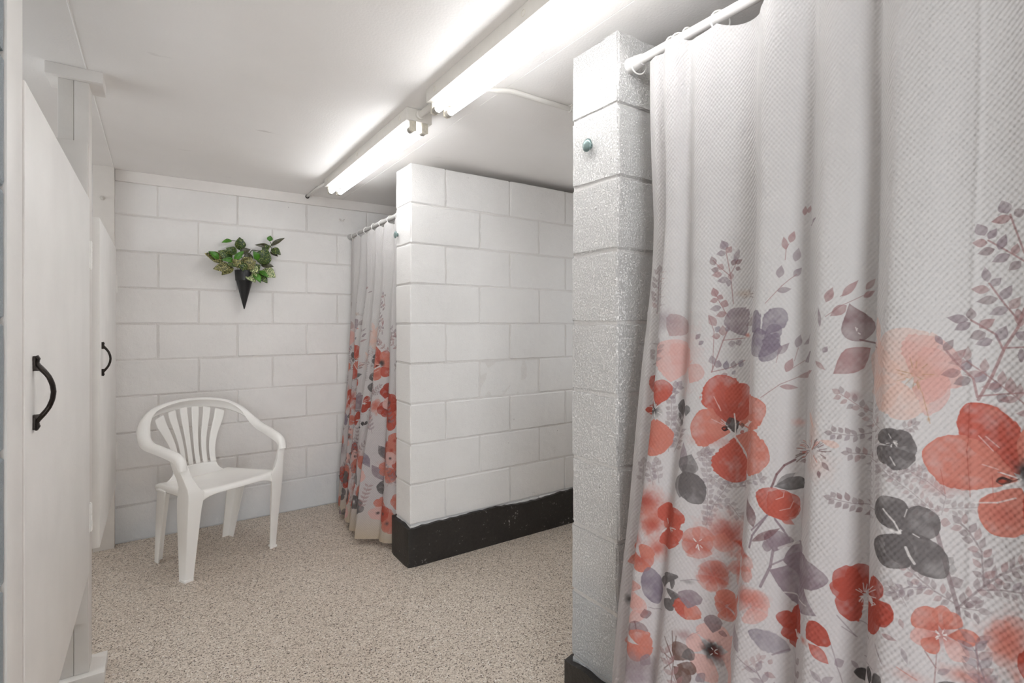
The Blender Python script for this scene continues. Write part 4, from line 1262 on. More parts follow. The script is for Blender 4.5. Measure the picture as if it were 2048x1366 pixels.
p 5299 14104 423 101 91 35,p 4754 11536 222 243 137 35,p 5105 11677 62 263 138 35,p 5226 11738 349 223 110 35,p 4915 11192 122 283 164 36,p 5255 11394 356 243 164 35
p 5114 11091 588 182 120 36,p 4802 10909 357 -20 109 36,s 4507 12567 295 344 15 34,s 4802 12911 133 121 15 34,s 4935 13032 132 101 15 34,s 4847 13437 10 222 15 34
s 4857 13659 48 101 15 34,s 4470 10666 341 283 15 34,s 4811 10949 313 142 14 34,s 4737 11374 32 162 11 34,s 5067 11415 66 262 11 34,s 5037 11273 224 162 11 34
p 6014 12547 103 283 147 36,p 6258 12648 265 303 137 36,p 6641 12769 151 203 112 36,p 6603 12628 189 121 109 36,p 5919 12082 -35 384 70 35,p 5837 11455 205 -162 93 36
p 5987 11617 70 121 96 35,s 6014 12284 252 202 14 34,s 6266 12486 347 182 13 34,s 6234 12648 55 41 13 34,p 6622 11839 -244 688 566 51,p 6344 12486 -265 -202 178 52
p 6753 11718 -598 -485 454 53,s 6574 11859 649 -141 30 54,s 6513 12021 -20 61 20 55,s 6543 11981 31 -20 20 55,s 6513 12041 10 21 20 55,p 7810 11253 -244 809 960 56
p 7834 11293 403 587 872 57,p 7763 11233 -986 364 804 56,p 7858 11192 500 405 752 57,p 7834 11111 484 -121 728 57,p 7740 11131 -607 -182 676 56,p 7266 11698 -158 566 247 56
b 7925 11313 270 323 0 58,s 7763 11354 -138 40 15 59,s 7961 11435 65 60 15 59,s 7850 11293 -95 -121 15 59,s 7778 11273 -133 -61 15 59,s 7970 11334 145 0 15 59
s 7842 11334 -140 40 15 59,s 7908 11293 118 -81 15 59,s 7858 11192 -8 -81 15 59,s 7899 11192 26 -81 15 59,s 7755 11313 -96 21 15 59,s 7842 11435 -40 162 15 59
s 7883 11435 8 101 15 59,s 7908 11233 53 -182 15 59,s 7899 11212 18 -101 15 59,p 7674 11212 58 -627 620 60,p 7943 11233 315 -203 482 61,p 7492 11273 -687 -344 322 62
s 7970 11051 56 -263 15 59,s 8026 10788 49 -223 15 59,b 8056 10626 26 37 0 63,s 8656 10970 157 384 39 34,s 8813 11354 134 425 39 34,s 8947 11779 147 303 39 34
s 9094 12082 78 283 38 34,s 8646 11010 -45 283 31 34,s 8601 11293 -195 223 31 34,s 8406 11516 -138 202 32 34,s 8937 11738 -87 243 28 34,s 8850 11981 -286 222 28 34
s 8957 11779 215 20 25 34,s 9094 12203 -196 324 24 34,s 8898 12527 -132 242 25 34,s 9161 13073 -204 182 24 34,s 8957 13255 -210 182 25 34,s 9161 13194 -110 384 24 34
s 9051 13578 -63 223 25 34,s 8665 11030 204 41 25 34,s 8869 11071 315 60 25 34,p 8957 13821 -78 222 165 64,p 9008 13760 -242 -40 143 65,p 9029 13781 132 60 156 66
p 8701 13518 -91 202 154 64,p 8747 13457 94 162 113 64,p 8738 13396 -183 21 137 65,p 8822 13295 -203 -60 134 66,p 8869 13275 78 243 126 64,p 8998 13194 -213 -101 146 64
p 9040 13174 43 182 112 65,p 9127 13073 -150 -122 136 66,p 8747 12790 -36 242 118 64,p 8785 12729 123 121 124 64,p 8775 12668 -220 21 142 65,p 8869 12527 -250 -41 140 66
p 8898 12507 131 222 141 64,p 8988 12385 -222 -101 142 64,p 9008 12365 119 182 143 65,p 8564 12203 0 202 130 66,p 8536 12203 -278 41 144 64,p 8564 12163 -206 -122 141 64
p 8656 12082 185 141 150 65,p 8738 12001 -192 -81 168 66,p 8813 11900 -203 -81 139 64,p 8869 11880 98 242 157 64,p 8338 11556 180 202 132 65,p 8237 11718 121 182 132 66
p 8125 11961 102 -162 96 64,p 8472 11415 101 182 145 64,p 8453 11394 -256 -60 155 65,p 8573 11293 -215 -101 153 66,p 8628 11233 119 202 142 64,p 8850 11091 0 202 147 64
p 9019 11091 0 263 138 65,p 8860 11051 148 -61 150 66,p 9116 11900 79 141 182 64,p 9094 11677 101 0 216 64,p 9051 12223 144 21 270 65,p 1237 10100 -806 708 506 67
p 1297 10161 109 647 534 67,p 1142 9999 -773 -40 280 67,p 1269 9857 -14 -889 885 68,p 1332 9857 226 -728 661 68,b 1107 9311 297 258 0 69,b 1233 10060 202 177 0 70
s 1278 10100 49 61 17 55,s 1219 10060 -717 0 17 55,s 1269 10120 19 81 17 55,s 1255 10019 23 -121 17 55,s 1107 9999 -649 -121 17 55,s 1219 10080 -94 61 17 55
s 1246 10120 0 81 17 55,s 1342 10019 91 -40 17 55,s 1158 10060 -722 -21 17 55,p 3400 9938 1160 587 735 71,p 3332 9959 205 889 829 72,p 3199 9918 -343 1072 939 72
p 3240 9756 -872 81 858 71,p 3318 9655 14 -970 894 72,p 3346 9696 1318 -263 935 71,b 3105 10181 328 314 0 73,b 3617 10484 241 228 0 69,b 3303 9332 251 232 0 69
b 2801 9534 454 132 0 74,s 2825 10505 151 -263 19 75,s 2943 10323 58 -122 18 75,s 3393 9554 -47 142 18 75,s 2817 9999 253 -101 19 75,s 3224 9534 -188 -142 18 75
p 3191 10080 169 -344 293 76,s 3296 10161 43 -223 31 55,s 3339 9938 0 -242 31 55,p 3036 9817 172 0 115 77,p 3061 9817 79 0 47 78,s 3182 9837 58 -40 31 55
s 3018 9959 156 -81 13 79,p 3483 9999 18 -121 119 80,p 3477 9837 48 -81 114 81,p 3543 9959 765 202 158 82,p 2111 9918 -230 425 379 83,p 2221 9999 0 263 198 84
p 1924 9979 -93 -41 180 85,p 2007 9938 14 -182 240 86,p 2105 9979 -291 182 190 85,p 2318 8745 -83 688 220 87,p 2328 8725 133 465 495 88,p 2313 8685 273 262 345 89
p 2304 8765 450 -647 585 90,p 2294 8745 0 -566 440 91,p 4436 8098 -229 526 237 92,b 5818 10161 171 325 0 93,b 5919 9595 369 277 0 94,b 5183 10221 149 92 0 95
p 5861 10221 -212 263 113 96,p 5987 10039 326 -80 131 97,s 5636 9736 -337 -101 15 98,s 5575 9797 -385 40 20 99,s 5250 9716 -91 0 16 100,s 5434 9736 -293 -20 11 101
s 5968 9777 133 -61 15 99,s 5780 9857 -118 61 11 100,s 5896 9857 154 142 11 101,s 5308 9655 -103 -40 20 101,s 5890 9959 23 60 15 101,s 5748 9797 -529 -142 15 101
s 5890 9736 72 -101 15 100,s 5624 9756 -363 -101 11 101,s 5855 9837 132 142 11 98,s 5564 9736 -309 -81 16 100,s 5884 9918 59 121 19 98,s 5962 9837 139 0 15 101
s 5369 9756 -164 21 16 100,s 5575 9675 -331 -182 15 98,s 5510 9716 -249 -81 20 100,s 6008 9756 93 -40 15 98,s 6028 9837 151 20 15 98,s 5280 9574 -121 -121 20 98
s 5843 9837 70 101 15 101,s 5299 9635 -158 -101 20 98,s 5968 9898 89 61 19 101,s 5787 9959 0 121 15 101,s 5675 9817 -449 20 11 101,s 5587 9837 -288 20 20 99
s 5994 9857 115 41 15 101,s 5806 9898 0 101 15 100,s 5675 9736 -414 -182 11 100,s 5440 9595 -185 -122 20 99,s 5422 9837 -161 41 16 100,s 6021 9777 80 -41 19 101
s 5793 9857 -111 122 15 101,s 5722 9837 -244 20 20 101,s 5290 9635 -149 -61 20 98,s 5226 9696 -59 0 21 99,s 5843 9837 112 162 19 100,s 5599 9797 -380 0 11 100
s 5974 9716 54 -61 15 99,s 5800 9736 6 -141 19 99,s 5994 9777 48 -41 19 99,s 5925 9918 76 101 11 100,s 5587 9696 -321 -142 20 100,s 5748 9777 -510 -243 11 101
p 6042 9655 129 -141 90 102,p 5994 9493 20 -141 72 102,p 5558 9574 -368 -121 92 103,s 5133 9493 -198 -121 44 104,s 4935 9372 -133 -182 44 104,s 4802 9190 -81 -263 44 104
p 4754 8947 798 203 250 105,p 4802 8988 357 263 151 106,p 4697 8381 80 546 606 107,p 4713 8381 334 486 542 107,p 4737 8381 501 405 486 107,p 4746 8381 530 223 351 107
p 4915 8381 275 -121 140 108,s 4956 8867 -11 -102 14 75,s 4945 8765 -134 -60 14 75,s 5141 8705 -55 -142 14 75,s 5086 8563 -191 -60 14 75,s 4672 8381 -268 -344 32 109
s 4811 8341 185 -202 32 109,b 1384 7855 511 446 0 110,b 1312 7916 321 252 0 111,b 1536 7451 253 221 0 112,p 2001 7512 -212 404 529 113,p 2150 7491 125 425 473 113
p 2035 7471 -260 0 276 113,p 7585 10161 -143 242 385 114,p 7585 10161 241 222 293 114,p 7585 10161 332 -41 379 114,p 7585 10141 193 -324 426 114,p 7572 10161 -176 -283 360 114
p 7585 10181 40 202 255 114,b 7535 10323 131 96 0 115,s 7560 10201 -44 -20 11 55,s 7618 10221 48 -20 11 55,s 7592 10181 -7 -40 11 55,s 7579 10282 -32 61 11 55
s 7611 10221 48 0 11 55,s 7625 10201 34 -40 11 55,s 7618 10221 41 -40 11 55,s 7625 10221 41 -20 11 55,s 7618 10242 41 0 11 55,s 7572 9979 66 -122 17 79
p 7695 8826 -240 506 573 116,p 7725 8867 482 262 541 117,p 7740 8846 568 -606 523 118,p 7674 8786 -158 -546 620 117,p 7710 8826 7 -485 406 119,s 7486 9129 152 -161 25 120
s 7638 8968 87 -162 24 120,b 7605 8826 51 37 0 121,b 7695 8806 45 32 0 121,s 7794 8604 48 -122 36 79,s 7842 8482 66 -101 36 79,s 7883 8826 78 -40 16 79
s 7802 9190 -31 -121 12 79,p 9138 9938 -611 971 707 122,p 9127 9837 -1148 283 830 123,p 9161 9756 -339 -748 614 123,p 9195 9938 339 749 587 123,p 9206 9857 632 263 699 123
p 9229 9777 389 -526 603 122,b 8879 10464 234 194 0 124,b 8813 10808 127 107 0 125,b 8278 9595 345 146 0 126,b 8957 9311 215 156 0 127,b 9019 10201 144 209 0 128
s 8555 10889 -9 -546 11 129,s 8546 10343 -19 -182 11 129,s 8527 10201 46 -566 11 129,s 8573 9635 9 -142 11 129,s 8217 9857 61 -364 11 129,s 8822 9857 19 -323 11 129
s 8665 10424 166 -203 16 75,s 8747 10424 151 -142 16 75,s 8711 9999 177 -40 16 75,s 8888 9918 206 -20 16 75,b 9195 9999 163 187 0 70,b 9252 9959 138 202 0 130
p 8860 9777 201 60 125 131,p 8888 9777 110 40 59 78,s 8957 9736 148 81 28 120,s 9105 9817 45 61 27 120,s 8918 9918 101 -20 16 55,s 9019 9898 119 -20 16 55
s 9019 9797 108 81 17 132,s 8628 9413 260 60 21 133,s 8888 9473 206 122 21 133,b 1515 7471 412 359 0 41,b 1522 7411 206 179 0 134,b 1693 6905 363 358 0 135
b 1709 6865 181 149 0 136,b 1131 7006 235 183 0 136,p 1363 6622 282 -101 333 137,p 1363 6622 10 -324 465 137,p 1363 6622 -1032 -445 321 137,p 1363 6622 -921 -41 437 137
p 1363 6622 166 283 407 137,b 1342 6561 233 150 0 138,p 1820 5611 -298 829 493 139,p 1967 7431 -165 505 576 67,p 1954 7451 151 -485 665 113,p 1967 7431 366 323 405 67
p 2118 7431 261 -202 440 67,s 1847 7330 -72 -81 18 55,s 2007 7431 166 20 18 55,s 1886 7471 -34 101 18 55,s 1994 7411 156 -41 18 55,s 2137 7471 133 0 17 55
s 2001 7411 194 0 18 55,s 1852 7350 -84 -81 18 55,p 2746 7269 307 0 361 140,p 2746 7269 63 -344 522 140,p 2746 7269 -273 -182 396 140,p 2746 7269 -229 263 465 140
p 2746 7269 126 344 489 140,b 2746 7208 336 198 0 138,s 2754 7229 16 -81 17 55,s 2777 7309 40 41 17 55,s 2714 7289 -62 61 17 55,s 2746 7229 16 -41 17 55
s 2801 7208 40 -40 17 55,s 2762 7188 31 -81 17 55,s 2738 7208 -16 -60 17 55,s 2754 7208 16 -81 17 55,s 2706 7289 -38 41 17 55,b 3311 7552 588 469 0 141
b 3325 7572 392 331 0 142,p 3413 7471 955 41 262 143,p 3249 7593 -50 -425 472 144,p 3114 6622 319 40 366 145,p 3114 6622 126 -283 510 145,p 3114 6622 -179 -303 469 145
p 3114 6622 -313 0 372 145,p 3114 6622 -130 303 516 145,p 3114 6622 182 323 460 145,b 3131 6763 323 222 0 146,b 3232 6561 240 138 0 128,b 2976 6561 247 140 0 127
p 4099 7168 393 0 333 147,p 4099 7168 -460 -485 412 147,p 4099 7168 -732 -303 293 147,p 4099 7168 -562 61 409 147,p 4099 7168 351 323 341 147,b 3634 6945 191 134 0 69
p 3477 6157 -70 283 509 148,p 3470 6177 -288 20 360 148,p 3470 6116 684 486 282 148,p 3470 6116 737 243 367 148,p 3445 6076 86 -243 468 148,p 3420 6096 -148 -162 348 148
b 3470 6116 196 244 0 149,p 4485 6662 -117 223 470 150,p 4514 6642 272 223 406 150,p 4514 6622 297 -101 387 150,p 4470 6602 -234 40 373 150,p 4492 6581 140 -262 496 150
b 4410 6703 337 225 0 149,b 4544 6804 294 149 0 125,p 2215 6278 -53 202 489 83,p 2215 6278 -344 -121 240 83,p 2250 6298 118 0 238 83,p 2313 5975 45 162 381 83
p 2313 5975 114 20 237 83,p 2289 5955 -74 -263 343 83,p 2318 5955 98 -162 294 83,p 2660 5591 -168 444 382 151,p 2668 5591 181 323 412 148,p 2675 5833 55 405 501 152
s 2479 6399 212 61 14 153,s 2691 6460 150 0 14 153,b 2622 6399 150 56 0 154,p 5017 7572 1201 61 572 155,p 5027 7593 560 404 351 156,p 4769 7370 1288 -404 712 157
p 4838 7714 67 404 510 158,p 4829 7835 -205 -60 224 158,p 4915 7855 268 122 206 39,s 4925 7795 355 162 49 159,s 4820 7734 -26 -303 54 160,s 4794 7431 -146 -405 54 160
s 5027 7593 -207 -122 34 161,s 5067 6986 538 40 24 133,s 5605 7026 250 41 23 133,p 4404 7815 531 364 151 162,s 4672 8381 -249 -445 37 109,s 4423 7936 -37 -242 38 109
s 4820 8321 247 -284 35 160,p 5624 6399 -668 142 342 163,p 5689 6480 -423 283 561 163,p 5890 6521 305 263 477 163,p 5624 6379 -557 -141 320 163,p 5558 6339 -332 -263 242 163
p 5931 6460 335 -243 212 164,p 5299 6359 403 40 105 165,b 5812 6440 108 69 0 41,p 4507 6157 731 -223 404 166,s 5226 5955 -281 -142 34 153,p 4003 6056 371 -385 305 167
p 3224 5247 -110 404 568 168,p 3353 5267 105 404 537 168,p 3131 5125 -425 41 387 168,p 3157 4984 -181 -364 522 168,p 3257 4964 -92 -486 557 168,p 3439 5105 803 0 637 168
p 3445 5267 545 364 342 168,b 3296 5105 259 223 0 169,b 3240 5125 163 164 0 170,b 3387 5085 160 122 0 127,s 3265 5146 -33 20 16 55,s 3318 5105 55 0 16 55
s 3332 5166 21 20 16 55,s 3265 5065 -33 -41 16 55,s 3303 5125 22 41 16 55,p 2524 4701 198 364 501 171,p 2652 4802 259 141 278 85,p 2578 4620 415 -20 298 171
p 2517 4579 363 -263 373 171,s 2504 4680 -249 425 25 172,s 2504 4680 -94 607 25 172,s 2504 4680 -166 304 25 172,s 2504 4680 -181 -222 25 172,s 2504 4680 7 -465 25 172
s 2504 4680 -210 81 25 172,s 2504 4680 0 526 25 172,p 3224 5469 -25 364 405 173,b 2652 5267 207 112 0 174,p 3439 5489 -13 122 198 103,p 3018 4559 156 -121 265 87
p 1125 5408 153 405 593 175,p 1241 5408 281 263 457 175,p 1288 5408 162 -222 566 175,b 458 5287 119 127 0 176,p 1612 5267 -76 222 250 177,p 1233 5813 13 243 375 178
p 1411 4943 -210 101 355 179,p 1411 4943 125 203 365 179,p 1478 4660 223 -283 434 137,p 1478 4660 -161 -364 452 137,p 1478 4660 -1047 -384 339 137,p 1478 4660 -39 344 491 137
p 1478 4660 290 122 340 137,p 1543 4397 239 -161 291 180,b 1411 4195 612 325 0 181,b 1472 3912 564 265 0 182,s 1620 5530 141 -41 15 153,s 1761 5489 233 61 15 153
s 2714 5226 229 182 11 183,p 4895 5631 50 101 97 4,p 4829 5469 208 -81 106 4,s 4335 5611 362 -182 20 31,s 4463 5408 274 284 17 184,p 4522 5489 7 142 93 185
p 4537 5469 111 0 76 185,p 4616 5591 16 141 97 185,p 4632 5570 122 0 72 185,p 4705 5671 24 142 86 185,p 4713 5651 107 0 64 185,p 4737 5692 110 101 83 185
p 6792 7491 -495 324 502 186,p 6777 7512 -109 465 517 186,p 6759 7451 -525 121 385 186,p 7039 7593 459 343 375 186,p 6759 7390 -381 -263 535 186,p 7045 7491 330 -384 599 186
p 7259 7593 393 -142 425 186,p 7303 7673 257 -364 407 186,s 7108 7532 239 40 13 55,s 6733 7512 -47 40 13 55,s 7025 7593 329 202 13 55,s 7032 7552 336 121 13 55
s 6733 7390 -39 -60 13 55,s 6782 7512 23 141 13 55,s 6740 7411 -46 -61 13 55,s 6725 7491 -84 41 13 55,s 6813 7451 374 121 13 55,s 7032 7633 242 182 13 55
s 6759 7411 -26 -81 13 55,s 6765 7512 -19 141 13 55,s 7045 7411 -258 -61 13 55,s 7208 7471 160 101 13 55,s 7052 7431 -247 -61 13 55,s 7045 7390 -299 -121 13 55
s 6805 7249 -59 -61 13 55,s 7045 7390 -274 -101 13 55,p 8237 7451 -294 263 416 187,p 8288 7471 -10 364 264 187,p 8318 7491 144 263 279 187,p 8348 7411 381 80 246 187
p 8237 7411 -354 -142 254 188,p 8237 7370 -152 -243 274 187,p 8298 7370 293 -243 295 189,b 8268 7411 209 174 0 190,s 8237 7350 -20 -20 15 55,s 8288 7431 10 40 15 55
s 8308 7370 30 -20 15 55,s 8237 7370 -30 -20 15 55,s 8298 7411 40 0 15 55,s 8248 7411 -41 40 15 55,s 8237 7411 -30 20 15 55,s 8258 7390 -41 -20 15 55
s 8308 7411 30 20 15 55,b 9051 7593 297 417 0 191,b 9040 7593 185 218 0 134,p 9051 7593 282 141 339 192,p 9051 7593 144 -223 283 192,p 9051 7593 -133 -385 294 192
p 9051 7593 -276 -122 349 192,p 9051 7593 -143 242 294 192,p 9051 7593 144 384 283 192,p 7102 6157 -452 0 217 193,p 7259 6258 -72 243 253 193,p 7325 6298 185 243 180 193
p 6344 6238 149 81 160 33,b 8610 6905 370 131 0 135,b 8766 6945 143 93 0 128,b 7891 6703 281 117 0 194,b 9138 7168 96 143 0 141,s 7725 6784 263 -101 16 195
s 8075 7127 142 -202 19 196,s 8217 6925 -10 -222 19 196,s 8227 7148 -10 -223 15 196,p 8237 6844 169 101 95 33,p 10663 1826 -299 325 453 197,p 10663 1826 -457 -111 453 197
p 10663 1826 -97 -447 453 197,p 10663 1826 455 -110 453 197,p 10663 1826 267 298 453 197,b 10663 1826 113 113 0 198,s 11049 6736 364 1248 22 199,p 11110 6944 222 90 110 5
p 11110 6944 -139 195 110 5,p 11171 7152 222 90 110 5,p 11171 7152 -139 195 110 5,p 11231 7360 222 90 110 5,p 11231 7360 -139 195 110 5,p 11292 7568 222 90 110 5
p 11292 7568 -139 195 110 5,p 11352 7776 223 90 110 5,p 11352 7776 -138 196 110 5,p 11413 7984 222 90 110 5,p 11413 7984 -139 196 110 5,p 5392 4629 117 441 421 200
p 5392 4629 -367 152 421 200,p 5392 4629 -272 -224 421 200,p 5392 4629 139 -328 421 200,p 5392 4629 398 40 421 200,b 5392 4629 105 105 0 198,p 13478 499 -457 -104 450 201
p 13478 499 -36 -462 450 201,p 13478 499 307 -206 450 201,p 13478 499 318 374 450 201,p 13478 499 -162 347 450 201,b 13478 499 112 112 0 202,s 8143 1273 -1026 799 22 153
p 7972 1407 -3 239 110 33,p 7972 1407 -233 -57 110 33,p 7801 1540 -3 240 110 33,p 7801 1540 -233 -57 110 33,p 7630 1673 -3 240 110 33,p 7630 1673 -233 -57 110 33
p 7459 1806 -3 240 110 33,p 7459 1806 -233 -57 110 33,p 7288 1939 -3 240 110 33,p 7288 1939 -233 -57 110 33,p 7117 2072 -3 240 110 33,p 7117 2072 -233 -57 110 33
s 15794 10430 590 1487 22 153,p 15892 10678 230 69 110 33,p 15892 10678 -119 208 110 33,p 15991 10926 229 69 110 33,p 15991 10926 -120 208 110 33,p 16089 11174 230 69 110 33
p 16089 11174 -120 207 110 33,p 16187 11421 230 70 110 33,p 16187 11421 -120 208 110 33,p 16286 11669 229 70 110 33,p 16286 11669 -120 208 110 33,p 16384 11917 230 70 110 33
p 16384 11917 -120 208 110 33,p 9943 2050 262 -185 400 203,p 9943 2050 347 153 400 203,p 9943 2050 -16 410 400 203,p 9943 2050 -409 134 400 203,p 9943 2050 -292 -227 400 203
p 9943 2050 -55 -356 400 203,b 9943 2050 100 100 0 204,s 11149 849 317 1261 22 153,p 11202 1060 219 98 110 33,p 11202 1060 -146 190 110 33,p 11255 1270 219 99 110 33
p 11255 1270 -146 190 110 33,p 11308 1480 219 99 110 33,p 11308 1480 -146 190 110 33,p 11361 1690 218 99 110 33,p 11361 1690 -146 191 110 33,p 11414 1900 218 99 110 33
p 11414 1900 -146 191 110 33,p 11466 2110 219 99 110 33,p 11466 2110 -146 191 110 33,p 6408 4782 -366 166 450 201,p 6408 4782 -254 -276 450 201,p 6408 4782 205 -339 450 201
p 6408 4782 377 31 450 201,p 6408 4782 -53 453 450 201,b 6408 4782 112 112 0 202,p 9536 5401 600 -900 450 205,s 6153 626 -707 1091 22 196,p 6035 808 77 228 110 4
p 6035 808 -239 23 110 4,p 5917 990 77 227 110 4,p 5917 990 -238 23 110 4,p 5799 1172 77 227 110 4,p 5799 1172 -238 22 110 4,p 5682 1353 76 228 110 4
p 5682 1353 -239 23 110 4,p 5564 1535 76 228 110 4,p 5564 1535 -239 23 110 4,p 5446 1717 76 227 110 4,p 5446 1717 -239 23 110 4,s 11621 10652 -983 1262 22 153
p 11457 10862 57 233 110 33,p 11457 10862 -240 2 110 33,p 11294 11073 56 233 110 33,p 11294 11073 -240 2 110 33,p 11130 11283 57 233 110 33,p 11130 11283 -240 2 110 33
p 10966 11494 57 233 110 33,p 10966 11494 -240 2 110 33,p 10802 11704 57 233 110 33,p 10802 11704 -240 2 110 33,p 10638 11914 57 234 110 33,p 10638 11914 -240 3 110 33
p 15621 7400 300 339 450 197,p 15621 7400 -158 346 450 197,p 15621 7400 -428 -60 450 197,p 15621 7400 -171 -348 450 197,p 15621 7400 406 -179 450 197,b 15621 7400 112 112 0 206
b 5702 4185 500 500 0 141,b 5702 4185 280 280 0 134,p 11042 7509 381 152 400 203,p 11042 7509 14 377 400 203,p 11042 7509 -272 206 400 203,p 11042 7509 -318 -192 400 203
p 11042 7509 -35 -336 400 203,p 11042 7509 289 -167 400 203,b 11042 7509 100 100 0 204,s 1821 2814 980 855 22 153,p 1985 2957 236 -44 110 33,p 1985 2957 -12 239 110 33
p 2148 3099 236 -43 110 33,p 2148 3099 -12 240 110 33,p 2311 3242 236 -44 110 33,p 2311 3242 -11 239 110 33,p 2474 3384 236 -43 110 33,p 2474 3384 -11 240 110 33
p 2637 3527 236 -44 110 33,p 2637 3527 -11 239 110 33,p 2801 3669 236 -43 110 33,p 2801 3669 -12 240 110 33,p 12962 5650 368 135 450 201,p 12962 5650 15 362 450 201
p 12962 5650 -406 153 450 201,p 12962 5650 -248 -407 450 201,p 12962 5650 209 -313 450 201,b 12962 5650 112 112 0 202,p 3341 3316 600 -900 450 207,b 5827 2325 500 500 0 141
b 5827 2325 280 280 0 134,s 11976 10059 -1250 998 22 196,p 11768 10225 1 240 110 4,p 11768 10225 -234 -54 110 4,p 11560 10392 0 240 110 4,p 11560 10392 -234 -54 110 4
p 11351 10558 1 240 110 4,p 11351 10558 -234 -54 110 4,p 11143 10724 1 240 110 4,p 11143 10724 -234 -53 110 4,p 10935 10891 0 240 110 4,p 10935 10891 -234 -54 110 4
p 10726 11057 1 240 110 4,p 10726 11057 -234 -54 110 4,p 12331 3957 -377 98 420 208,p 12331 3957 -179 -330 420 208,p 12331 3957 239 -319 420 208,p 12331 3957 351 105 420 208
p 12331 3957 2 353 420 208,b 12331 3957 105 105 0 198,p 3865 392 235 352 450 201,p 3865 392 -333 190 450 201,p 3865 392 -346 -316 450 201,p 3865 392 66 -435 450 201
p 3865 392 388 14 450 201,b 3865 392 112 112 0 202,s 15741 10984 -731 1075 22 196,p 15619 11163 72 229 110 4,p 15619 11163 -239 18 110 4,p 15497 11342 72 229 110 4
p 15497 11342 -239 18 110 4,p 15376 11521 71 230 110 4,p 15376 11521 -240 18 110 4,p 15254 11701 72 229 110 4,p 15254 11701 -239 17 110 4,p 15132 11880 72 229 110 4
p 15132 11880 -239 18 110 4,p 15010 12059 72 229 110 4,p 15010 12059 -239 18 110 4,p 8058 556 -351 -136 404 200,p 8058 556 -82 -388 404 200,p 8058 556 339 -163 404 200
p 8058 556 306 266 404 200,p 8058 556 -200 395 404 200,b 8058 556 101 101 0 198,b 13311 7142 500 500 0 141,b 13311 7142 280 280 0 134,p 14309 2035 -483 43 450 201
p 14309 2035 -101 -348 450 201,p 14309 2035 304 -217 450 201,p 14309 2035 373 281 450 201,p 14309 2035 -25 456 450 201,b 14309 2035 112 112 0 202,p 11275 2591 -434 -96 450 197
p 11275 2591 -43 -447 450 197,p 11275 2591 343 -112 450 197,p 11275 2591 276 362 450 197,p 11275 2591 -277 331 450 197,b 11275 2591 112 112 0 206,b 4560 3028 500 500 0 141
b 4560 3028 280 280 0 134,p 10933 7727 -344 12 400 203,p 10933 7727 -84 -317 400 203,p 10933 7727 238 -236 400 203,p 10933 7727 394 24 400 203,p 10933 7727 212 307 400 203
p 10933 7727 -250 268 400 203,b 10933 7727 100 100 0 204,p 6725 2881 154 351 435 208,p 6725 2881 -365 208 435 208,p 6725 2881 -323 -185 435 208,p 6725 2881 82 -381 435 208
p 6725 2881 360 -79 435 208,b 6725 2881 109 109 0 198,s 14719 10593 -516 1193 22 196,p 14633 10792 113 212 110 4,p 14633 10792 -232 62 110 4,p 14547 10991 113 212 110 4
p 14547 10991 -232 62 110 4,p 14461 11190 113 211 110 4,p 14461 11190 -232 62 110 4,p 14375 11389 113 211 110 4,p 14375 11389 -232 62 110 4,p 14289 11588 113 211 110 4
p 14289 11588 -232 62 110 4,p 14203 11786 113 212 110 4,p 14203 11786 -232 63 110 4,p 12167 4769 -38 -471 491 208,p 12167 4769 392 -273 491 208,p 12167 4769 356 356 491 208
p 12167 4769 -178 370 491 208,p 12167 4769 -510 -71 491 208,b 12167 4769 123 123 0 198,b 12628 6508 500 500 0 141,b 12628 6508 280 280 0 134,p 5560 4243 -326 31 400 203
p 5560 4243 -252 -246 400 203,p 5560 4243 116 -314 400 203,p 5560 4243 359 5 400 203,p 5560 4243 270 220 400 203,p 5560 4243 -140 368 400 203,b 5560 4243 100 100 0 204
s 11773 6328 -709 1089 22 199,p 11655 6509 76 228 110 5,p 11655 6509 -239 23 110 5,p 11537 6691 76 227 110 5,p 11537 6691 -239 22 110 5,p 11419 6872 76 228 110 5
p 11419 6872 -239 23 110 5,p 11301 7054 76 228 110 5,p 11301 7054 -239 22 110 5,p 11182 7236 77 227 110 5,p 11182 7236 -238 22 110 5,p 11064 7417 76 228 110 5
p 11064 7417 -239 23 110 5,p 14461 8836 357 67 450 201,p 14461 8836 -33 395 450 201,p 14461 8836 -319 179 450 201,p 14461 8836 -294 -370 450 201,p 14461 8836 269 -376 450 201
b 14461 8836 112 112 0 202,s 14360 10042 -302 1572 22 199,p 14309 10304 157 182 110 5,p 14309 10304 -212 111 110 5,p 14259 10566 157 182 110 5,p 14259 10566 -213 111 110 5
p 14209 10828 156 182 110 5,p 14209 10828 -213 111 110 5,p 14159 11090 156 182 110 5,p 14159 11090 -213 111 110 5,p 14108 11352 157 182 110 5,p 14108 11352 -212 111 110 5
p 14058 11614 157 182 110 5,p 14058 11614 -213 111 110 5,p 6072 1352 -425 -213 538 208,p 6072 1352 259 -516 538 208,p 6072 1352 496 111 538 208,p 6072 1352 211 463 538 208
p 6072 1352 -485 204 538 208,b 6072 1352 134 134 0 198,p 5651 3640 437 179 450 197,p 5651 3640 72 458 450 197,p 5651 3640 -378 96 450 197,p 5651 3640 -231 -371 450 197
p 5651 3640 283 -357 450 197,b 5651 3640 112 112 0 206,b 14944 7674 500 500 0 141,b 14944 7674 280 280 0 134,p 11210 4517 -31 485 463 208,p 11210 4517 -408 60 463 208
p 11210 4517 -165 -479 463 208,p 11210 4517 298 -358 463 208,p 11210 4517 439 194 463 208,b 11210 4517 116 116 0 198,s 2269 1269 -562 1172 22 196,p 2175 1464 105 216 110 4
p 2175 1464 -234 53 110 4,p 2082 1660 105 215 110 4,p 2082 1660 -234 53 110 4,p 1988 1855 105 216 110 4,p 1988 1855 -234 53 110 4,p 1895 2050 105 216 110 4
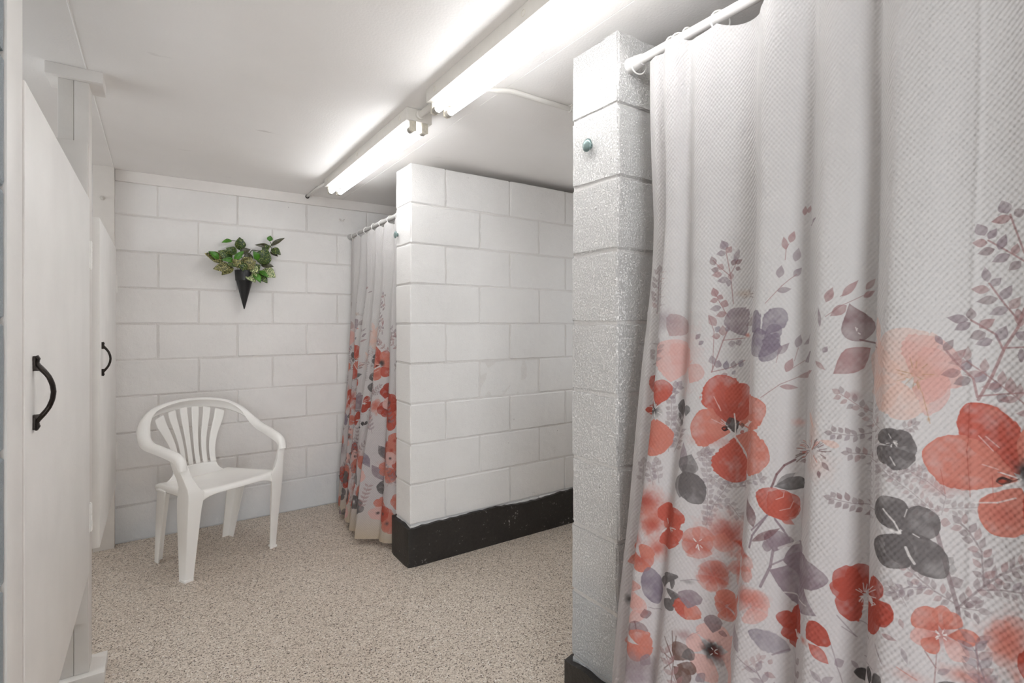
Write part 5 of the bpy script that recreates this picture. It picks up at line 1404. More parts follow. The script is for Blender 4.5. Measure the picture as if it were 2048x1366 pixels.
p 1895 2050 -234 54 110 4,p 1801 2246 105 216 110 4,p 1801 2246 -234 53 110 4,p 1707 2441 105 216 110 4,p 1707 2441 -234 54 110 4,p 12154 7356 -371 314 450 197
p 12154 7356 -359 -307 450 197,p 12154 7356 64 -415 450 197,p 12154 7356 379 7 450 197,p 12154 7356 198 448 450 197,b 12154 7356 112 112 0 206,b 14955 4212 500 500 0 141
b 14955 4212 280 280 0 134,s 7099 2219 719 1083 22 196,p 7219 2400 239 20 110 4,p 7219 2400 -74 228 110 4,p 7339 2580 239 21 110 4,p 7339 2580 -74 229 110 4
p 7458 2761 240 20 110 4,p 7458 2761 -74 228 110 4,p 7578 2941 239 21 110 4,p 7578 2941 -74 229 110 4,p 7698 3122 239 20 110 4,p 7698 3122 -74 228 110 4
p 7818 3302 239 21 110 4,p 7818 3302 -74 229 110 4,p 10678 3952 -226 -421 487 197,p 10678 3952 302 -305 487 197,p 10678 3952 503 114 487 197,p 10678 3952 42 405 487 197
p 10678 3952 -464 230 487 197,b 10678 3952 122 122 0 198,p 3814 3804 47 -458 450 201,p 3814 3804 434 -93 450 201,p 3814 3804 247 361 450 201,p 3814 3804 -349 248 450 201
p 3814 3804 -313 -209 450 201,b 3814 3804 112 112 0 202,p 15101 383 600 -900 450 207,s 5765 3293 -1040 780 22 199,p 5592 3423 -7 240 110 5,p 5592 3423 -232 -61 110 5
p 5418 3553 -6 240 110 5,p 5418 3553 -232 -61 110 5,p 5245 3683 -7 240 110 5,p 5245 3683 -232 -61 110 5,p 5072 3813 -7 240 110 5,p 5072 3813 -232 -61 110 5
p 4898 3943 -6 240 110 5,p 4898 3943 -232 -61 110 5,p 4725 4073 -6 240 110 5,p 4725 4073 -232 -61 110 5,s 9704 9319 337 1255 22 196,p 9761 9528 220 96 110 4
p 9761 9528 -143 193 110 4,p 9817 9737 220 96 110 4,p 9817 9737 -143 193 110 4,p 9873 9947 220 95 110 4,p 9873 9947 -143 192 110 4,p 9929 10156 220 95 110 4
p 9929 10156 -143 193 110 4,p 9985 10365 220 96 110 4,p 9985 10365 -143 193 110 4,p 10041 10574 220 96 110 4,p 10041 10574 -143 193 110 4,p 13677 9199 -406 -280 450 201
p 13677 9199 32 -432 450 201,p 13677 9199 417 -99 450 201,p 13677 9199 128 394 450 201,p 13677 9199 -308 270 450 201,b 13677 9199 112 112 0 202,s 12181 4530 351 1251 22 196
p 12239 4738 222 93 110 4,p 12239 4738 -140 195 110 4,p 12298 4947 221 93 110 4,p 12298 4947 -141 194 110 4,p 12357 5155 221 93 110 4,p 12357 5155 -141 195 110 4
p 12415 5364 222 93 110 4,p 12415 5364 -140 194 110 4,p 12474 5573 221 92 110 4,p 12474 5573 -141 194 110 4,p 12532 5781 222 93 110 4,p 12532 5781 -140 195 110 4
p 10774 7397 -369 -243 462 197,p 10774 7397 82 -385 462 197,p 10774 7397 431 -14 462 197,p 10774 7397 199 393 462 197,p 10774 7397 -297 350 462 197,b 10774 7397 115 115 0 198
p 15559 6227 -26 -381 450 197,p 15559 6227 439 -63 450 197,p 15559 6227 244 280 450 197,p 15559 6227 -233 311 450 197,p 15559 6227 -410 -203 450 197,b 15559 6227 112 112 0 206
b 10893 4047 500 500 0 141,b 10893 4047 280 280 0 134,p 11716 3748 -17 330 400 203,p 11716 3748 -331 201 400 203,p 11716 3748 -267 -257 400 203,p 11716 3748 95 -337 400 203
p 11716 3748 349 -235 400 203,p 11716 3748 299 189 400 203,b 11716 3748 100 100 0 204,s 7998 4161 164 1290 22 196,p 8026 4376 205 124 110 4,p 8026 4376 -168 172 110 4
p 8053 4591 205 124 110 4,p 8053 4591 -168 172 110 4,p 8080 4806 206 124 110 4,p 8080 4806 -167 172 110 4,p 8108 5021 205 124 110 4,p 8108 5021 -168 171 110 4
p 8135 5236 205 124 110 4,p 8135 5236 -168 171 110 4,p 8162 5451 206 124 110 4,p 8162 5451 -167 171 110 4,p 4915 1754 420 338 540 197,p 4915 1754 -156 431 540 197
p 4915 1754 -496 -77 540 197,p 4915 1754 -163 -552 540 197,p 4915 1754 370 -355 540 197,b 4915 1754 135 135 0 198,p 4030 791 600 -900 450 207,s 12858 3356 -147 1292 22 153
p 12833 3572 170 169 110 33,p 12833 3572 -203 126 110 33,p 12809 3787 170 169 110 33,p 12809 3787 -204 127 110 33,p 12784 4002 170 170 110 33,p 12784 4002 -204 127 110 33
p 12760 4217 170 170 110 33,p 12760 4217 -204 127 110 33,p 12735 4433 170 169 110 33,p 12735 4433 -204 127 110 33,p 12711 4648 169 169 110 33,p 12711 4648 -204 127 110 33
p 14978 6707 337 -248 445 208,p 14978 6707 391 279 445 208,p 14978 6707 -114 432 445 208,p 14978 6707 -391 3 445 208,p 14978 6707 -146 -408 445 208,b 14978 6707 111 111 0 198
b 14356 3734 500 500 0 141,b 14356 3734 280 280 0 134,s 13483 6811 -6 1300 22 196,p 13482 7028 187 150 110 4,p 13482 7028 -189 148 110 4,p 13481 7244 187 150 110 4
p 13481 7244 -189 149 110 4,p 13480 7461 187 150 110 4,p 13480 7461 -189 148 110 4,p 13479 7678 187 150 110 4,p 13479 7678 -189 148 110 4,p 13478 7894 187 150 110 4
p 13478 7894 -189 149 110 4,p 13477 8111 187 150 110 4,p 13477 8111 -189 148 110 4,p 12549 4713 -346 -343 481 200,p 12549 4713 55 -419 481 200,p 12549 4713 510 -77 481 200
p 12549 4713 195 415 481 200,p 12549 4713 -338 194 481 200,b 12549 4713 120 120 0 198,p 9885 3116 -383 76 450 201,p 9885 3116 -203 -342 450 201,p 9885 3116 299 -314 450 201
p 9885 3116 446 136 450 201,p 9885 3116 -82 401 450 201,b 9885 3116 112 112 0 202,p 6510 4363 600 -900 450 209,s 6154 4575 2 1300 22 153,p 6155 4792 188 149 110 33
p 6155 4792 -188 149 110 33,p 6155 5009 188 149 110 33,p 6155 5009 -188 149 110 33,p 6155 5225 188 149 110 33,p 6155 5225 -188 150 110 33,p 6155 5442 189 149 110 33
p 6155 5442 -187 149 110 33,p 6156 5659 188 149 110 33,p 6156 5659 -188 149 110 33,p 6156 5875 188 149 110 33,p 6156 5875 -188 150 110 33,p 12915 2117 541 223 539 200
p 12915 2117 -34 497 539 200,p 12915 2117 -494 187 539 200,p 12915 2117 -228 -446 539 200,p 12915 2117 316 -350 539 200,b 12915 2117 135 135 0 198,p 3281 3025 316 277 450 197
p 3281 3025 -235 336 450 197,p 3281 3025 -389 -178 450 197,p 3281 3025 -32 -451 450 197,p 3281 3025 415 -225 450 197,b 3281 3025 112 112 0 206,b 15537 5893 500 500 0 141
b 15537 5893 280 280 0 134,s 13977 9086 -91 1297 22 196,p 13962 9302 177 162 110 4,p 13962 9302 -198 136 110 4,p 13946 9519 178 161 110 4,p 13946 9519 -197 135 110 4
p 13931 9735 178 162 110 4,p 13931 9735 -197 136 110 4,p 13916 9951 178 162 110 4,p 13916 9951 -197 136 110 4,p 13901 10167 178 162 110 4,p 13901 10167 -198 136 110 4
p 13886 10383 178 162 110 4,p 13886 10383 -198 136 110 4,p 4888 1769 307 -315 450 201,p 4888 1769 339 125 450 201,p 4888 1769 -14 367 450 201,p 4888 1769 -374 111 450 201
p 4888 1769 -206 -321 450 201,b 4888 1769 112 112 0 202,p 13844 9213 600 -900 450 207,p 207 2130 352 113 450 197,p 207 2130 47 409 450 197,p 207 2130 -360 195 450 197
p 207 2130 -239 -369 450 197,p 207 2130 242 -427 450 197,b 207 2130 112 112 0 206,p 4745 2334 63 -402 400 203,p 4745 2334 386 -98 400 203,p 4745 2334 231 234 400 203
p 4745 2334 -111 346 400 203,p 4745 2334 -421 99 400 203,p 4745 2334 -245 -215 400 203,b 4745 2334 100 100 0 204,s 2945 3638 -628 1138 22 196,p 2840 3828 93 221 110 4
p 2840 3828 -236 40 110 4,p 2736 4017 92 222 110 4,p 2736 4017 -237 40 110 4,p 2631 4207 93 222 110 4,p 2631 4207 -237 40 110 4,p 2526 4397 93 221 110 4
p 2526 4397 -236 40 110 4,p 2422 4587 92 221 110 4,p 2422 4587 -237 39 110 4,p 2317 4776 93 222 110 4,p 2317 4776 -236 40 110 4,p 13795 6793 -304 -373 542 197
p 13795 6793 193 -451 542 197,p 13795 6793 565 49 542 197,p 13795 6793 68 471 542 197,p 13795 6793 -423 129 542 197,b 13795 6793 135 135 0 198,p 8580 5098 600 -900 450 205
p 12811 5707 -141 339 445 197,p 12811 5707 -376 -115 445 197,p 12811 5707 -83 -382 445 197,p 12811 5707 381 -182 445 197,p 12811 5707 218 295 445 197,b 12811 5707 111 111 0 198
p 10169 5300 -272 380 450 197,p 10169 5300 -420 0 450 197,p 10169 5300 28 -491 450 197,p 10169 5300 398 -232 450 197,p 10169 5300 274 247 450 197,b 10169 5300 112 112 0 206
b 10145 4457 500 500 0 141,b 10145 4457 280 280 0 134,s 11440 3280 -870 966 22 199,p 11295 3441 40 237 110 5,p 11295 3441 -239 -15 110 5,p 11150 3602 40 237 110 5
p 11150 3602 -240 -15 110 5,p 11005 3763 40 236 110 5,p 11005 3763 -240 -15 110 5,p 10860 3924 40 236 110 5,p 10860 3924 -240 -15 110 5,p 10715 4085 39 236 110 5
p 10715 4085 -240 -15 110 5,p 10570 4246 39 236 110 5,p 10570 4246 -240 -16 110 5,p 14798 5560 -447 133 495 208,p 14798 5560 -281 -423 495 208,p 14798 5560 148 -372 495 208
p 14798 5560 485 31 495 208,p 14798 5560 110 391 495 208,b 14798 5560 124 124 0 198,p 13688 7687 -207 344 450 201,p 13688 7687 -350 -173 450 201,p 13688 7687 82 -386 450 201
p 13688 7687 399 -112 450 201,p 13688 7687 141 338 450 201,b 13688 7687 112 112 0 202,p 15301 7602 600 -900 450 207,s 6829 4643 925 914 22 199,p 6983 4795 239 -29 110 5
p 6983 4795 -26 239 110 5,p 7138 4947 238 -28 110 5,p 7138 4947 -27 239 110 5,p 7292 5100 238 -29 110 5,p 7292 5100 -26 238 110 5,p 7446 5252 238 -29 110 5
p 7446 5252 -26 239 110 5,p 7600 5404 238 -28 110 5,p 7600 5404 -26 239 110 5,p 7754 5557 238 -29 110 5,p 7754 5557 -26 238 110 5,p 9723 8366 -514 -7 511 200
p 9723 8366 -214 -383 511 200,p 9723 8366 384 -219 511 200,p 9723 8366 371 190 511 200,p 9723 8366 -180 499 511 200,b 9723 8366 128 128 0 198,p 13425 1684 350 135 450 197
p 13425 1684 39 427 450 197,p 13425 1684 -354 194 450 197,p 13425 1684 -308 -350 450 197,p 13425 1684 166 -355 450 197,b 13425 1684 112 112 0 206,b 998 1457 500 500 0 141
b 998 1457 280 280 0 134,p 1348 904 289 -165 400 203,p 1348 904 301 308 400 203,p 1348 904 5 383 400 203,p 1348 904 -345 97 400 203,p 1348 904 -272 -170 400 203
p 1348 904 -19 -393 400 203,b 1348 904 100 100 0 204,s 9853 10633 44 1599 22 199,p 9860 10899 192 144 110 5,p 9860 10899 -184 154 110 5,p 9868 11166 192 144 110 5
p 9868 11166 -184 154 110 5,p 9875 11432 192 144 110 5,p 9875 11432 -184 154 110 5,p 9882 11699 192 144 110 5,p 9882 11699 -184 154 110 5,p 9889 11965 192 144 110 5
p 9889 11965 -184 155 110 5,p 9897 12232 192 144 110 5,p 9897 12232 -184 154 110 5,p 15368 8290 600 -900 450 207,s 15194 600 -902 936 22 153,p 15044 756 31 238 110 33
p 15044 756 -239 -23 110 33,p 14893 912 32 238 110 33,p 14893 912 -239 -23 110 33,p 14743 1068 32 238 110 33,p 14743 1068 -239 -23 110 33,p 14592 1224 32 238 110 33
p 14592 1224 -238 -23 110 33,p 14442 1380 32 238 110 33,p 14442 1380 -239 -23 110 33,p 14292 1536 32 238 110 33,p 14292 1536 -239 -23 110 33,p 7607 2511 307 348 450 197
p 7607 2511 -210 392 450 197,p 7607 2511 -370 -103 450 197,p 7607 2511 24 -402 450 197,p 7607 2511 407 -274 450 197,b 7607 2511 112 112 0 206,b 12109 4832 500 500 0 141
b 12109 4832 280 280 0 134,p 8689 3680 -337 -110 400 203,p 8689 3680 -130 -306 400 203,p 8689 3680 222 -247 400 203,p 8689 3680 342 -21 400 203,p 8689 3680 91 396 400 203
p 8689 3680 -258 244 400 203,b 8689 3680 100 100 0 204,s 3868 1233 536 1184 22 196,p 3957 1430 233 58 110 4,p 3957 1430 -110 214 110 4,p 4046 1627 233 59 110 4
p 4046 1627 -109 214 110 4,p 4136 1825 233 58 110 4,p 4136 1825 -110 213 110 4,p 4225 2022 233 58 110 4,p 4225 2022 -109 214 110 4,p 4315 2220 232 58 110 4
p 4315 2220 -110 213 110 4,p 4404 2417 233 58 110 4,p 4404 2417 -110 213 110 4,s 9710 10494 -1191 1069 22 196,p 9511 10672 15 240 110 4,p 9511 10672 -236 -40 110 4
p 9313 10851 14 239 110 4,p 9313 10851 -237 -41 110 4,p 9114 11029 15 239 110 4,p 9114 11029 -236 -41 110 4,p 8916 11207 14 239 110 4,p 8916 11207 -237 -40 110 4
p 8717 11385 15 239 110 4,p 8717 11385 -236 -40 110 4,p 8519 11563 14 240 110 4,p 8519 11563 -237 -40 110 4,p 15788 8488 65 482 450 201,p 15788 8488 -294 233 450 201
p 15788 8488 -364 -313 450 201,p 15788 8488 195 -446 450 201,p 15788 8488 432 71 450 201,b 15788 8488 112 112 0 202,p 14935 4176 600 -900 450 209,p 9602 7459 -254 339 502 200
p 9602 7459 -445 -190 502 200,p 9602 7459 9 -496 502 200,p 9602 7459 437 -89 502 200,p 9602 7459 163 487 502 200,b 9602 7459 125 125 0 198,p 13213 8403 -322 205 400 203
p 13213 8403 -331 -244 400 203,p 13213 8403 38 -318 400 203,p 13213 8403 361 -250 400 203,p 13213 8403 316 214 400 203,p 13213 8403 42 412 400 203,b 13213 8403 100 100 0 204
s 5435 4383 -733 1074 22 153,p 5313 4562 71 230 110 33,p 5313 4562 -239 17 110 33,p 5191 4741 71 229 110 33,p 5191 4741 -240 17 110 33,p 5068 4920 72 229 110 33
p 5068 4920 -239 17 110 33,p 4946 5099 71 229 110 33,p 4946 5099 -239 17 110 33,p 4824 5278 71 229 110 33,p 4824 5278 -239 17 110 33,p 4702 5457 71 229 110 33
p 4702 5457 -240 17 110 33,s 13798 10888 1032 1223 22 199,p 13970 11092 240 -7 110 5,p 13970 11092 -48 235 110 5,p 14142 11296 240 -8 110 5,p 14142 11296 -48 235 110 5
p 14314 11500 240 -8 110 5,p 14314 11500 -47 235 110 5,p 14486 11703 240 -7 110 5,p 14486 11703 -47 236 110 5,p 14658 11907 240 -7 110 5,p 14658 11907 -47 235 110 5
p 14830 12111 240 -8 110 5,p 14830 12111 -47 235 110 5,p 7760 2384 -377 76 450 201,p 7760 2384 -213 -344 450 201,p 7760 2384 350 -279 450 201,p 7760 2384 429 179 450 201
p 7760 2384 -127 356 450 201,b 7760 2384 112 112 0 202,p 9991 6034 600 -900 450 209,s 5787 2766 -868 969 22 199,p 5642 2928 41 236 110 5,p 5642 2928 -239 -14 110 5
p 5498 3089 40 237 110 5,p 5498 3089 -240 -14 110 5,p 5353 3251 40 236 110 5,p 5353 3251 -240 -15 110 5,p 5208 3412 41 237 110 5,p 5208 3412 -239 -14 110 5
p 5064 3573 40 237 110 5,p 5064 3573 -240 -14 110 5,p 4919 3735 41 236 110 5,p 4919 3735 -239 -15 110 5,b 15237 8271 500 500 0 141,b 15237 8271 280 280 0 134
p 10110 2149 287 -433 529 197,p 10110 2149 435 85 529 197,p 10110 2149 -20 577 529 197,p 10110 2149 -420 162 529 197,p 10110 2149 -411 -299 529 197,b 10110 2149 132 132 0 198
p 9235 4349 600 -900 450 209,s 4957 4097 634 1135 22 199,p 5063 4286 237 39 110 5,p 5063 4286 -91 222 110 5,p 5169 4475 237 39 110 5,p 5169 4475 -92 222 110 5
p 5274 4664 237 39 110 5,p 5274 4664 -91 222 110 5,p 5380 4854 237 38 110 5,p 5380 4854 -91 221 110 5,p 5486 5043 236 38 110 5,p 5486 5043 -92 222 110 5
p 5591 5232 237 38 110 5,p 5591 5232 -91 222 110 5,p 15961 3835 -425 175 537 208,p 15961 3835 -260 -379 537 208,p 15961 3835 398 -436 537 208,p 15961 3835 425 81 537 208
p 15961 3835 118 502 537 208,b 15961 3835 134 134 0 198,p 8040 5221 -257 326 450 197,p 8040 5221 -378 -55 450 197,p 8040 5221 57 -459 450 197,p 8040 5221 370 -120 450 197
p 8040 5221 305 346 450 197,b 8040 5221 112 112 0 206,p 3279 3749 -288 -219 400 203,p 3279 3749 109 -308 400 203,p 3279 3749 393 -100 400 203,p 3279 3749 284 262 400 203
p 3279 3749 -134 333 400 203,p 3279 3749 -398 84 400 203,b 3279 3749 100 100 0 204,s 5874 4044 -545 1180 22 199,p 5783 4241 108 214 110 5,p 5783 4241 -233 56 110 5
p 5692 4437 108 215 110 5,p 5692 4437 -233 57 110 5,p 5602 4634 108 214 110 5,p 5602 4634 -234 57 110 5,p 5511 4831 108 214 110 5,p 5511 4831 -234 56 110 5
p 5420 5027 108 215 110 5,p 5420 5027 -233 57 110 5,p 5329 5224 108 214 110 5,p 5329 5224 -233 57 110 5,p 15007 3476 402 -192 507 200,p 15007 3476 260 335 507 200
p 15007 3476 -257 445 507 200,p 15007 3476 -449 -230 507 200,p 15007 3476 -22 -472 507 200,b 15007 3476 127 127 0 198,s 10361 1088 1028 796 22 199,p 10532 1221 233 -57 110 5
p 10532 1221 3 240 110 5,p 10703 1354 233 -58 110 5,p 10703 1354 3 240 110 5,p 10875 1486 233 -57 110 5,p 10875 1486 2 240 110 5,p 11046 1619 233 -57 110 5
p 11046 1619 3 240 110 5,p 11217 1751 233 -57 110 5,p 11217 1751 3 240 110 5,p 11389 1884 233 -57 110 5,p 11389 1884 2 240 110 5,p 10745 1382 550 215 566 197
p 10745 1382 23 556 566 197,p 10745 1382 -444 203 566 197,p 10745 1382 -216 -448 566 197,p 10745 1382 380 -473 566 197,b 10745 1382 142 142 0 198,b 15833 7509 500 500 0 141
b 15833 7509 280 280 0 134,p 3731 2400 143 -407 505 200,p 3731 2400 487 15 505 200,p 3731 2400 140 537 505 200,p 3731 2400 -370 191 505 200,p 3731 2400 -374 -389 505 200
b 3731 2400 126 126 0 198,p 10209 7118 -49 -407 450 201,p 10209 7118 416 -230 450 201,p 10209 7118 255 362 450 201,p 10209 7118 -251 327 450 201,p 10209 7118 -365 -133 450 201
b 10209 7118 112 112 0 202,p 9436 5424 600 -900 450 207,s 15345 5205 -386 1242 22 153,p 15281 5412 135 199 110 33,p 15281 5412 -224 87 110 33,p 15216 5619 136 198 110 33
p 15216 5619 -223 87 110 33,p 15152 5826 135 198 110 33,p 15152 5826 -224 87 110 33,p 15088 6033 135 198 110 33,p 15088 6033 -224 87 110 33,p 15023 6240 136 198 110 33
p 15023 6240 -223 86 110 33,p 14959 6447 135 198 110 33,p 14959 6447 -224 86 110 33,p 14992 4492 382 -317 518 208,p 14992 4492 404 125 518 208,p 14992 4492 26 541 518 208
p 14992 4492 -521 40 518 208,p 14992 4492 -175 -399 518 208,b 14992 4492 129 129 0 198,p 7446 4146 -361 -52 450 197,p 7446 4146 26 -360 450 197,p 7446 4146 386 -131 450 197
p 7446 4146 179 365 450 197,p 7446 4146 -230 389 450 197,b 7446 4146 112 112 0 206,b 11442 8341 500 500 0 141,b 11442 8341 280 280 0 134,s 11624 5667 815 1012 22 153
p 11760 5836 240 -2 110 33,p 11760 5836 -53 234 110 33,p 11896 6004 240 -1 110 33,p 11896 6004 -53 234 110 33,p 12032 6173 240 -2 110 33,p 12032 6173 -53 234 110 33
p 12167 6342 240 -2 110 33,p 12167 6342 -53 234 110 33,p 12303 6511 240 -2 110 33,p 12303 6511 -53 234 110 33,p 12439 6679 240 -1 110 33,p 12439 6679 -53 235 110 33
p 10598 6893 -454 -215 584 208,p 10598 6893 182 -513 584 208,p 10598 6893 504 12 584 208,p 10598 6893 210 581 584 208,p 10598 6893 -439 429 584 208,b 10598 6893 146 146 0 198
p 11429 4101 219 293 450 201,p 11429 4101 -159 334 450 201,p 11429 4101 -428 -48 450 201,p 11429 4101 22 -469 450 201,p 11429 4101 383 -89 450 201,b 11429 4101 112 112 0 202
p 4905 564 600 -900 450 209,s 14245 8752 209 1283 22 196,p 14280 8966 210 117 110 4,p 14280 8966 -161 177 110 4,p 14315 9179 210 117 110 4,p 14315 9179 -162 178 110 4
p 14350 9393 209 117 110 4,p 14350 9393 -162 178 110 4,p 14385 9607 209 117 110 4,p 14385 9607 -162 178 110 4,p 14420 9821 209 117 110 4,p 14420 9821 -162 177 110 4
p 14454 10035 210 117 110 4,p 14454 10035 -161 177 110 4,p 14439 1921 -44 427 450 197,p 14439 1921 -394 0 450 197,p 14439 1921 -183 -334 450 197,p 14439 1921 348 -255 450 197
p 14439 1921 327 267 450 197,b 14439 1921 112 112 0 206,b 13387 4803 500 500 0 141,b 13387 4803 280 280 0 134,p 5028 3073 -222 342 400 203,p 5028 3073 -398 57 400 203
p 5028 3073 -148 -360 400 203,p 5028 3073 104 -348 400 203,p 5028 3073 382 -32 400 203,p 5028 3073 282 333 400 203,b 5028 3073 100 100 0 204,s 6621 854 321 1260 22 196
p 6675 1064 219 98 110 4,p 6675 1064 -146 191 110 4,p 6728 1274 219 98 110 4,p 6728 1274 -145 191 110 4,p 6782 1484 219 98 110 4,p 6782 1484 -146 191 110 4
p 6835 1694 219 98 110 4,p 6835 1694 -145 191 110 4,p 6889 1904 219 98 110 4,p 6889 1904 -146 191 110 4,p 6942 2114 219 98 110 4,p 6942 2114 -145 191 110 4
p 807 1550 -379 -74 464 208,p 807 1550 -92 -454 464 208,p 807 1550 341 -195 464 208,p 807 1550 361 259 464 208,p 807 1550 -146 425 464 208,b 807 1550 116 116 0 198
p 4917 1996 -306 -317 450 201,p 4917 1996 256 -392 450 201,p 4917 1996 377 143 450 201,p 4917 1996 -23 396 450 201,p 4917 1996 -417 54 450 201,b 4917 1996 112 112 0 202
s 9620 10283 1014 1237 22 199,p 9789 10489 240 -4 110 5,p 9789 10489 -51 235 110 5,p 9958 10695 240 -3 110 5,p 9958 10695 -51 235 110 5,p 10127 10902 240 -4 110 5
p 10127 10902 -51 234 110 5,p 10296 11108 240 -4 110 5,p 10296 11108 -51 234 110 5,p 10465 11314 240 -4 110 5,p 10465 11314 -51 235 110 5,p 10634 11520 240 -3 110 5
p 10634 11520 -51 235 110 5,p 2338 2740 150 338 450 197,p 2338 2740 -437 192 450 197,p 2338 2740 -311 -234 450 197,p 2338 2740 197 -337 450 197,p 2338 2740 479 16 450 197
b 2338 2740 112 112 0 206,s 13766 10033 1277 964 22 153,p 13979 10194 232 -60 110 33,p 13979 10194 5 240 110 33,p 14191 10355 233 -61 110 33,p 14191 10355 6 240 110 33
p 14404 10515 233 -60 110 33,p 14404 10515 6 240 110 33,p 14617 10676 232 -60 110 33,p 14617 10676 6 240 110 33,p 14830 10837 232 -60 110 33,p 14830 10837 6 240 110 33
p 15043 10997 232 -60 110 33,p 15043 10997 6 240 110 33,p 14909 5954 100 -401 400 203,p 14909 5954 405 -38 400 203,p 14909 5954 296 324 400 203,p 14909 5954 -160 402 400 203
p 14909 5954 -311 130 400 203,p 14909 5954 -260 -217 400 203,b 14909 5954 100 100 0 204,s 5873 2319 279 1269 22 196,p 5919 2530 216 105 110 4,p 5919 2530 -151 186 110 4
p 5966 2742 216 105 110 4,p 5966 2742 -152 186 110 4,p 6013 2953 215 106 110 4,p 6013 2953 -152 186 110 4,p 6059 3165 216 105 110 4,p 6059 3165 -151 186 110 4
p 6106 3377 215 105 110 4,p 6106 3377 -152 186 110 4,p 6152 3588 216 105 110 4,p 6152 3588 -151 186 110 4,p 14570 8489 445 -239 590 197,p 14570 8489 459 382 590 197
p 14570 8489 -217 563 590 197,p 14570 8489 -491 75 590 197,p 14570 8489 -172 -527 590 197,b 14570 8489 147 147 0 198,s 14505 1462 985 848 22 199,p 14669 1603 236 -45 110 5
p 14669 1603 -10 240 110 5,p 14833 1745 236 -46 110 5,p 14833 1745 -10 239 110 5,p 14997 1886 236 -45 110 5,p 14997 1886 -9 240 110 5,p 15161 2027 236 -45 110 5
p 15161 2027 -9 240 110 5,p 15326 2169 235 -46 110 5,p 15326 2169 -10 239 110 5,p 15490 2310 236 -45 110 5,p 15490 2310 -10 240 110 5,p 9878 2283 285 -320 439 197
p 9878 2283 312 212 439 197,p 9878 2283 -24 356 439 197,p 9878 2283 -453 -8 439 197,p 9878 2283 -103 -386 439 197,b 9878 2283 110 110 0 198,p 13404 9280 -94 -356 450 197
p 13404 9280 361 -223 450 197,p 13404 9280 323 290 450 197,p 13404 9280 -90 457 450 197,p 13404 9280 -479 2 450 197,b 13404 9280 112 112 0 206,b 10305 4965 500 500 0 141
b 10305 4965 280 280 0 134,s 5747 4582 -207 1283 22 199,p 5713 4795 161 178 110 5,p 5713 4795 -210 118 110 5,p 5678 5009 162 178 110 5,p 5678 5009 -209 118 110 5
p 5644 5223 161 177 110 5,p 5644 5223 -210 118 110 5,p 5609 5437 162 177 110 5,p 5609 5437 -209 117 110 5,p 5575 5651 161 177 110 5,p 5575 5651 -210 117 110 5
p 5540 5865 162 177 110 5,p 5540 5865 -209 117 110 5,p 8352 6310 -296 -241 450 201,p 8352 6310 121 -349 450 201,p 8352 6310 426 93 450 201,p 8352 6310 120 462 450 201
p 8352 6310 -379 165 450 201,b 8352 6310 112 112 0 202,s 13477 9891 1261 985 22 196,p 13687 10055 233 -56 110 4,p 13687 10055 2 240 110 4,p 13897 10219 234 -56 110 4
p 13897 10219 2 240 110 4,p 14107 10383 234 -56 110 4,p 14107 10383 2 240 110 4,p 14318 10547 233 -56 110 4,p 14318 10547 1 240 110 4,p 14528 10712 233 -57 110 4
p 14528 10712 1 240 110 4,p 14738 10876 233 -57 110 4,p 14738 10876 2 240 110 4,s 8795 6121 -112 1295 22 196,p 8776 6337 175 165 110 4,p 8776 6337 -200 132 110 4
p 8757 6553 175 164 110 4,p 8757 6553 -200 132 110 4,p 8739 6768 174 165 110 4,p 8739 6768 -200 133 110 4,p 8720 6984 174 165 110 4,p 8720 6984 -200 133 110 4
p 8701 7200 175 165 110 4,p 8701 7200 -200 132 110 4,p 8683 7416 174 165 110 4,p 8683 7416 -201 132 110 4,p 13553 4286 396 306 521 208,p 13553 4286 -48 431 521 208
p 13553 4286 -502 -22 521 208,p 13553 4286 -138 -501 521 208,p 13553 4286 485 -250 521 208,b 13553 4286 130 130 0 198,p 14406 561 359 329 450 197,p 14406 561 -148 452 450 197
p 14406 561 -372 -19 450 197,p 14406 561 -212 -347 450 197,p 14406 561 341 -283 450 197,b 14406 561 112 112 0 206,b 12738 5947 500 500 0 141,b 12738 5947 280 280 0 134
s 9958 10897 1295 940 22 196,p 10174 11054 231 -64 110 4,p 10174 11054 10 240 110 4,p 10390 11211 231 -65 110 4,p 10390 11211 10 239 110 4,p 10606 11367 231 -64 110 4
p 10606 11367 10 240 110 4,p 10822 11524 231 -65 110 4,p 10822 11524 10 240 110 4,p 11037 11681 232 -65 110 4,p 11037 11681 11 239 110 4,p 11253 11837 231 -64 110 4
p 11253 11837 11 240 110 4,p 12794 8290 -391 325 550 208,p 12794 8290 -343 -312 550 208,p 12794 8290 303 -511 550 208,p 12794 8290 440 -56 550 208,p 12794 8290 171 421 550 208
b 12794 8290 138 138 0 198,s 10836 9600 602 1482 22 199,p 10936 9847 231 68 110 5,p 10936 9847 -118 209 110 5,p 11037 10094 230 68 110 5,p 11037 10094 -118 209 110 5
p 11137 10341 231 68 110 5,p 11137 10341 -118 209 110 5,p 11238 10588 230 68 110 5,p 11238 10588 -118 209 110 5,p 11338 10835 230 68 110 5,p 11338 10835 -118 209 110 5
p 11438 11082 231 68 110 5,p 11438 11082 -118 209 110 5,s 10403 4187 -96 1297 22 153,p 10387 4403 176 163 110 33,p 10387 4403 -199 135 110 33,p 10371 4619 176 163 110 33
p 10371 4619 -199 135 110 33,p 10355 4835 176 163 110 33,p 10355 4835 -199 135 110 33,p 10339 5051 176 163 110 33,p 10339 5051 -198 135 110 33,p 10323 5268 177 162 110 33
p 10323 5268 -198 134 110 33,p 10307 5484 177 162 110 33,p 10307 5484 -198 135 110 33,p 4589 1178 -445 179 499 200,p 4589 1178 -216 -364 499 200,p 4589 1178 253 -424 499 200
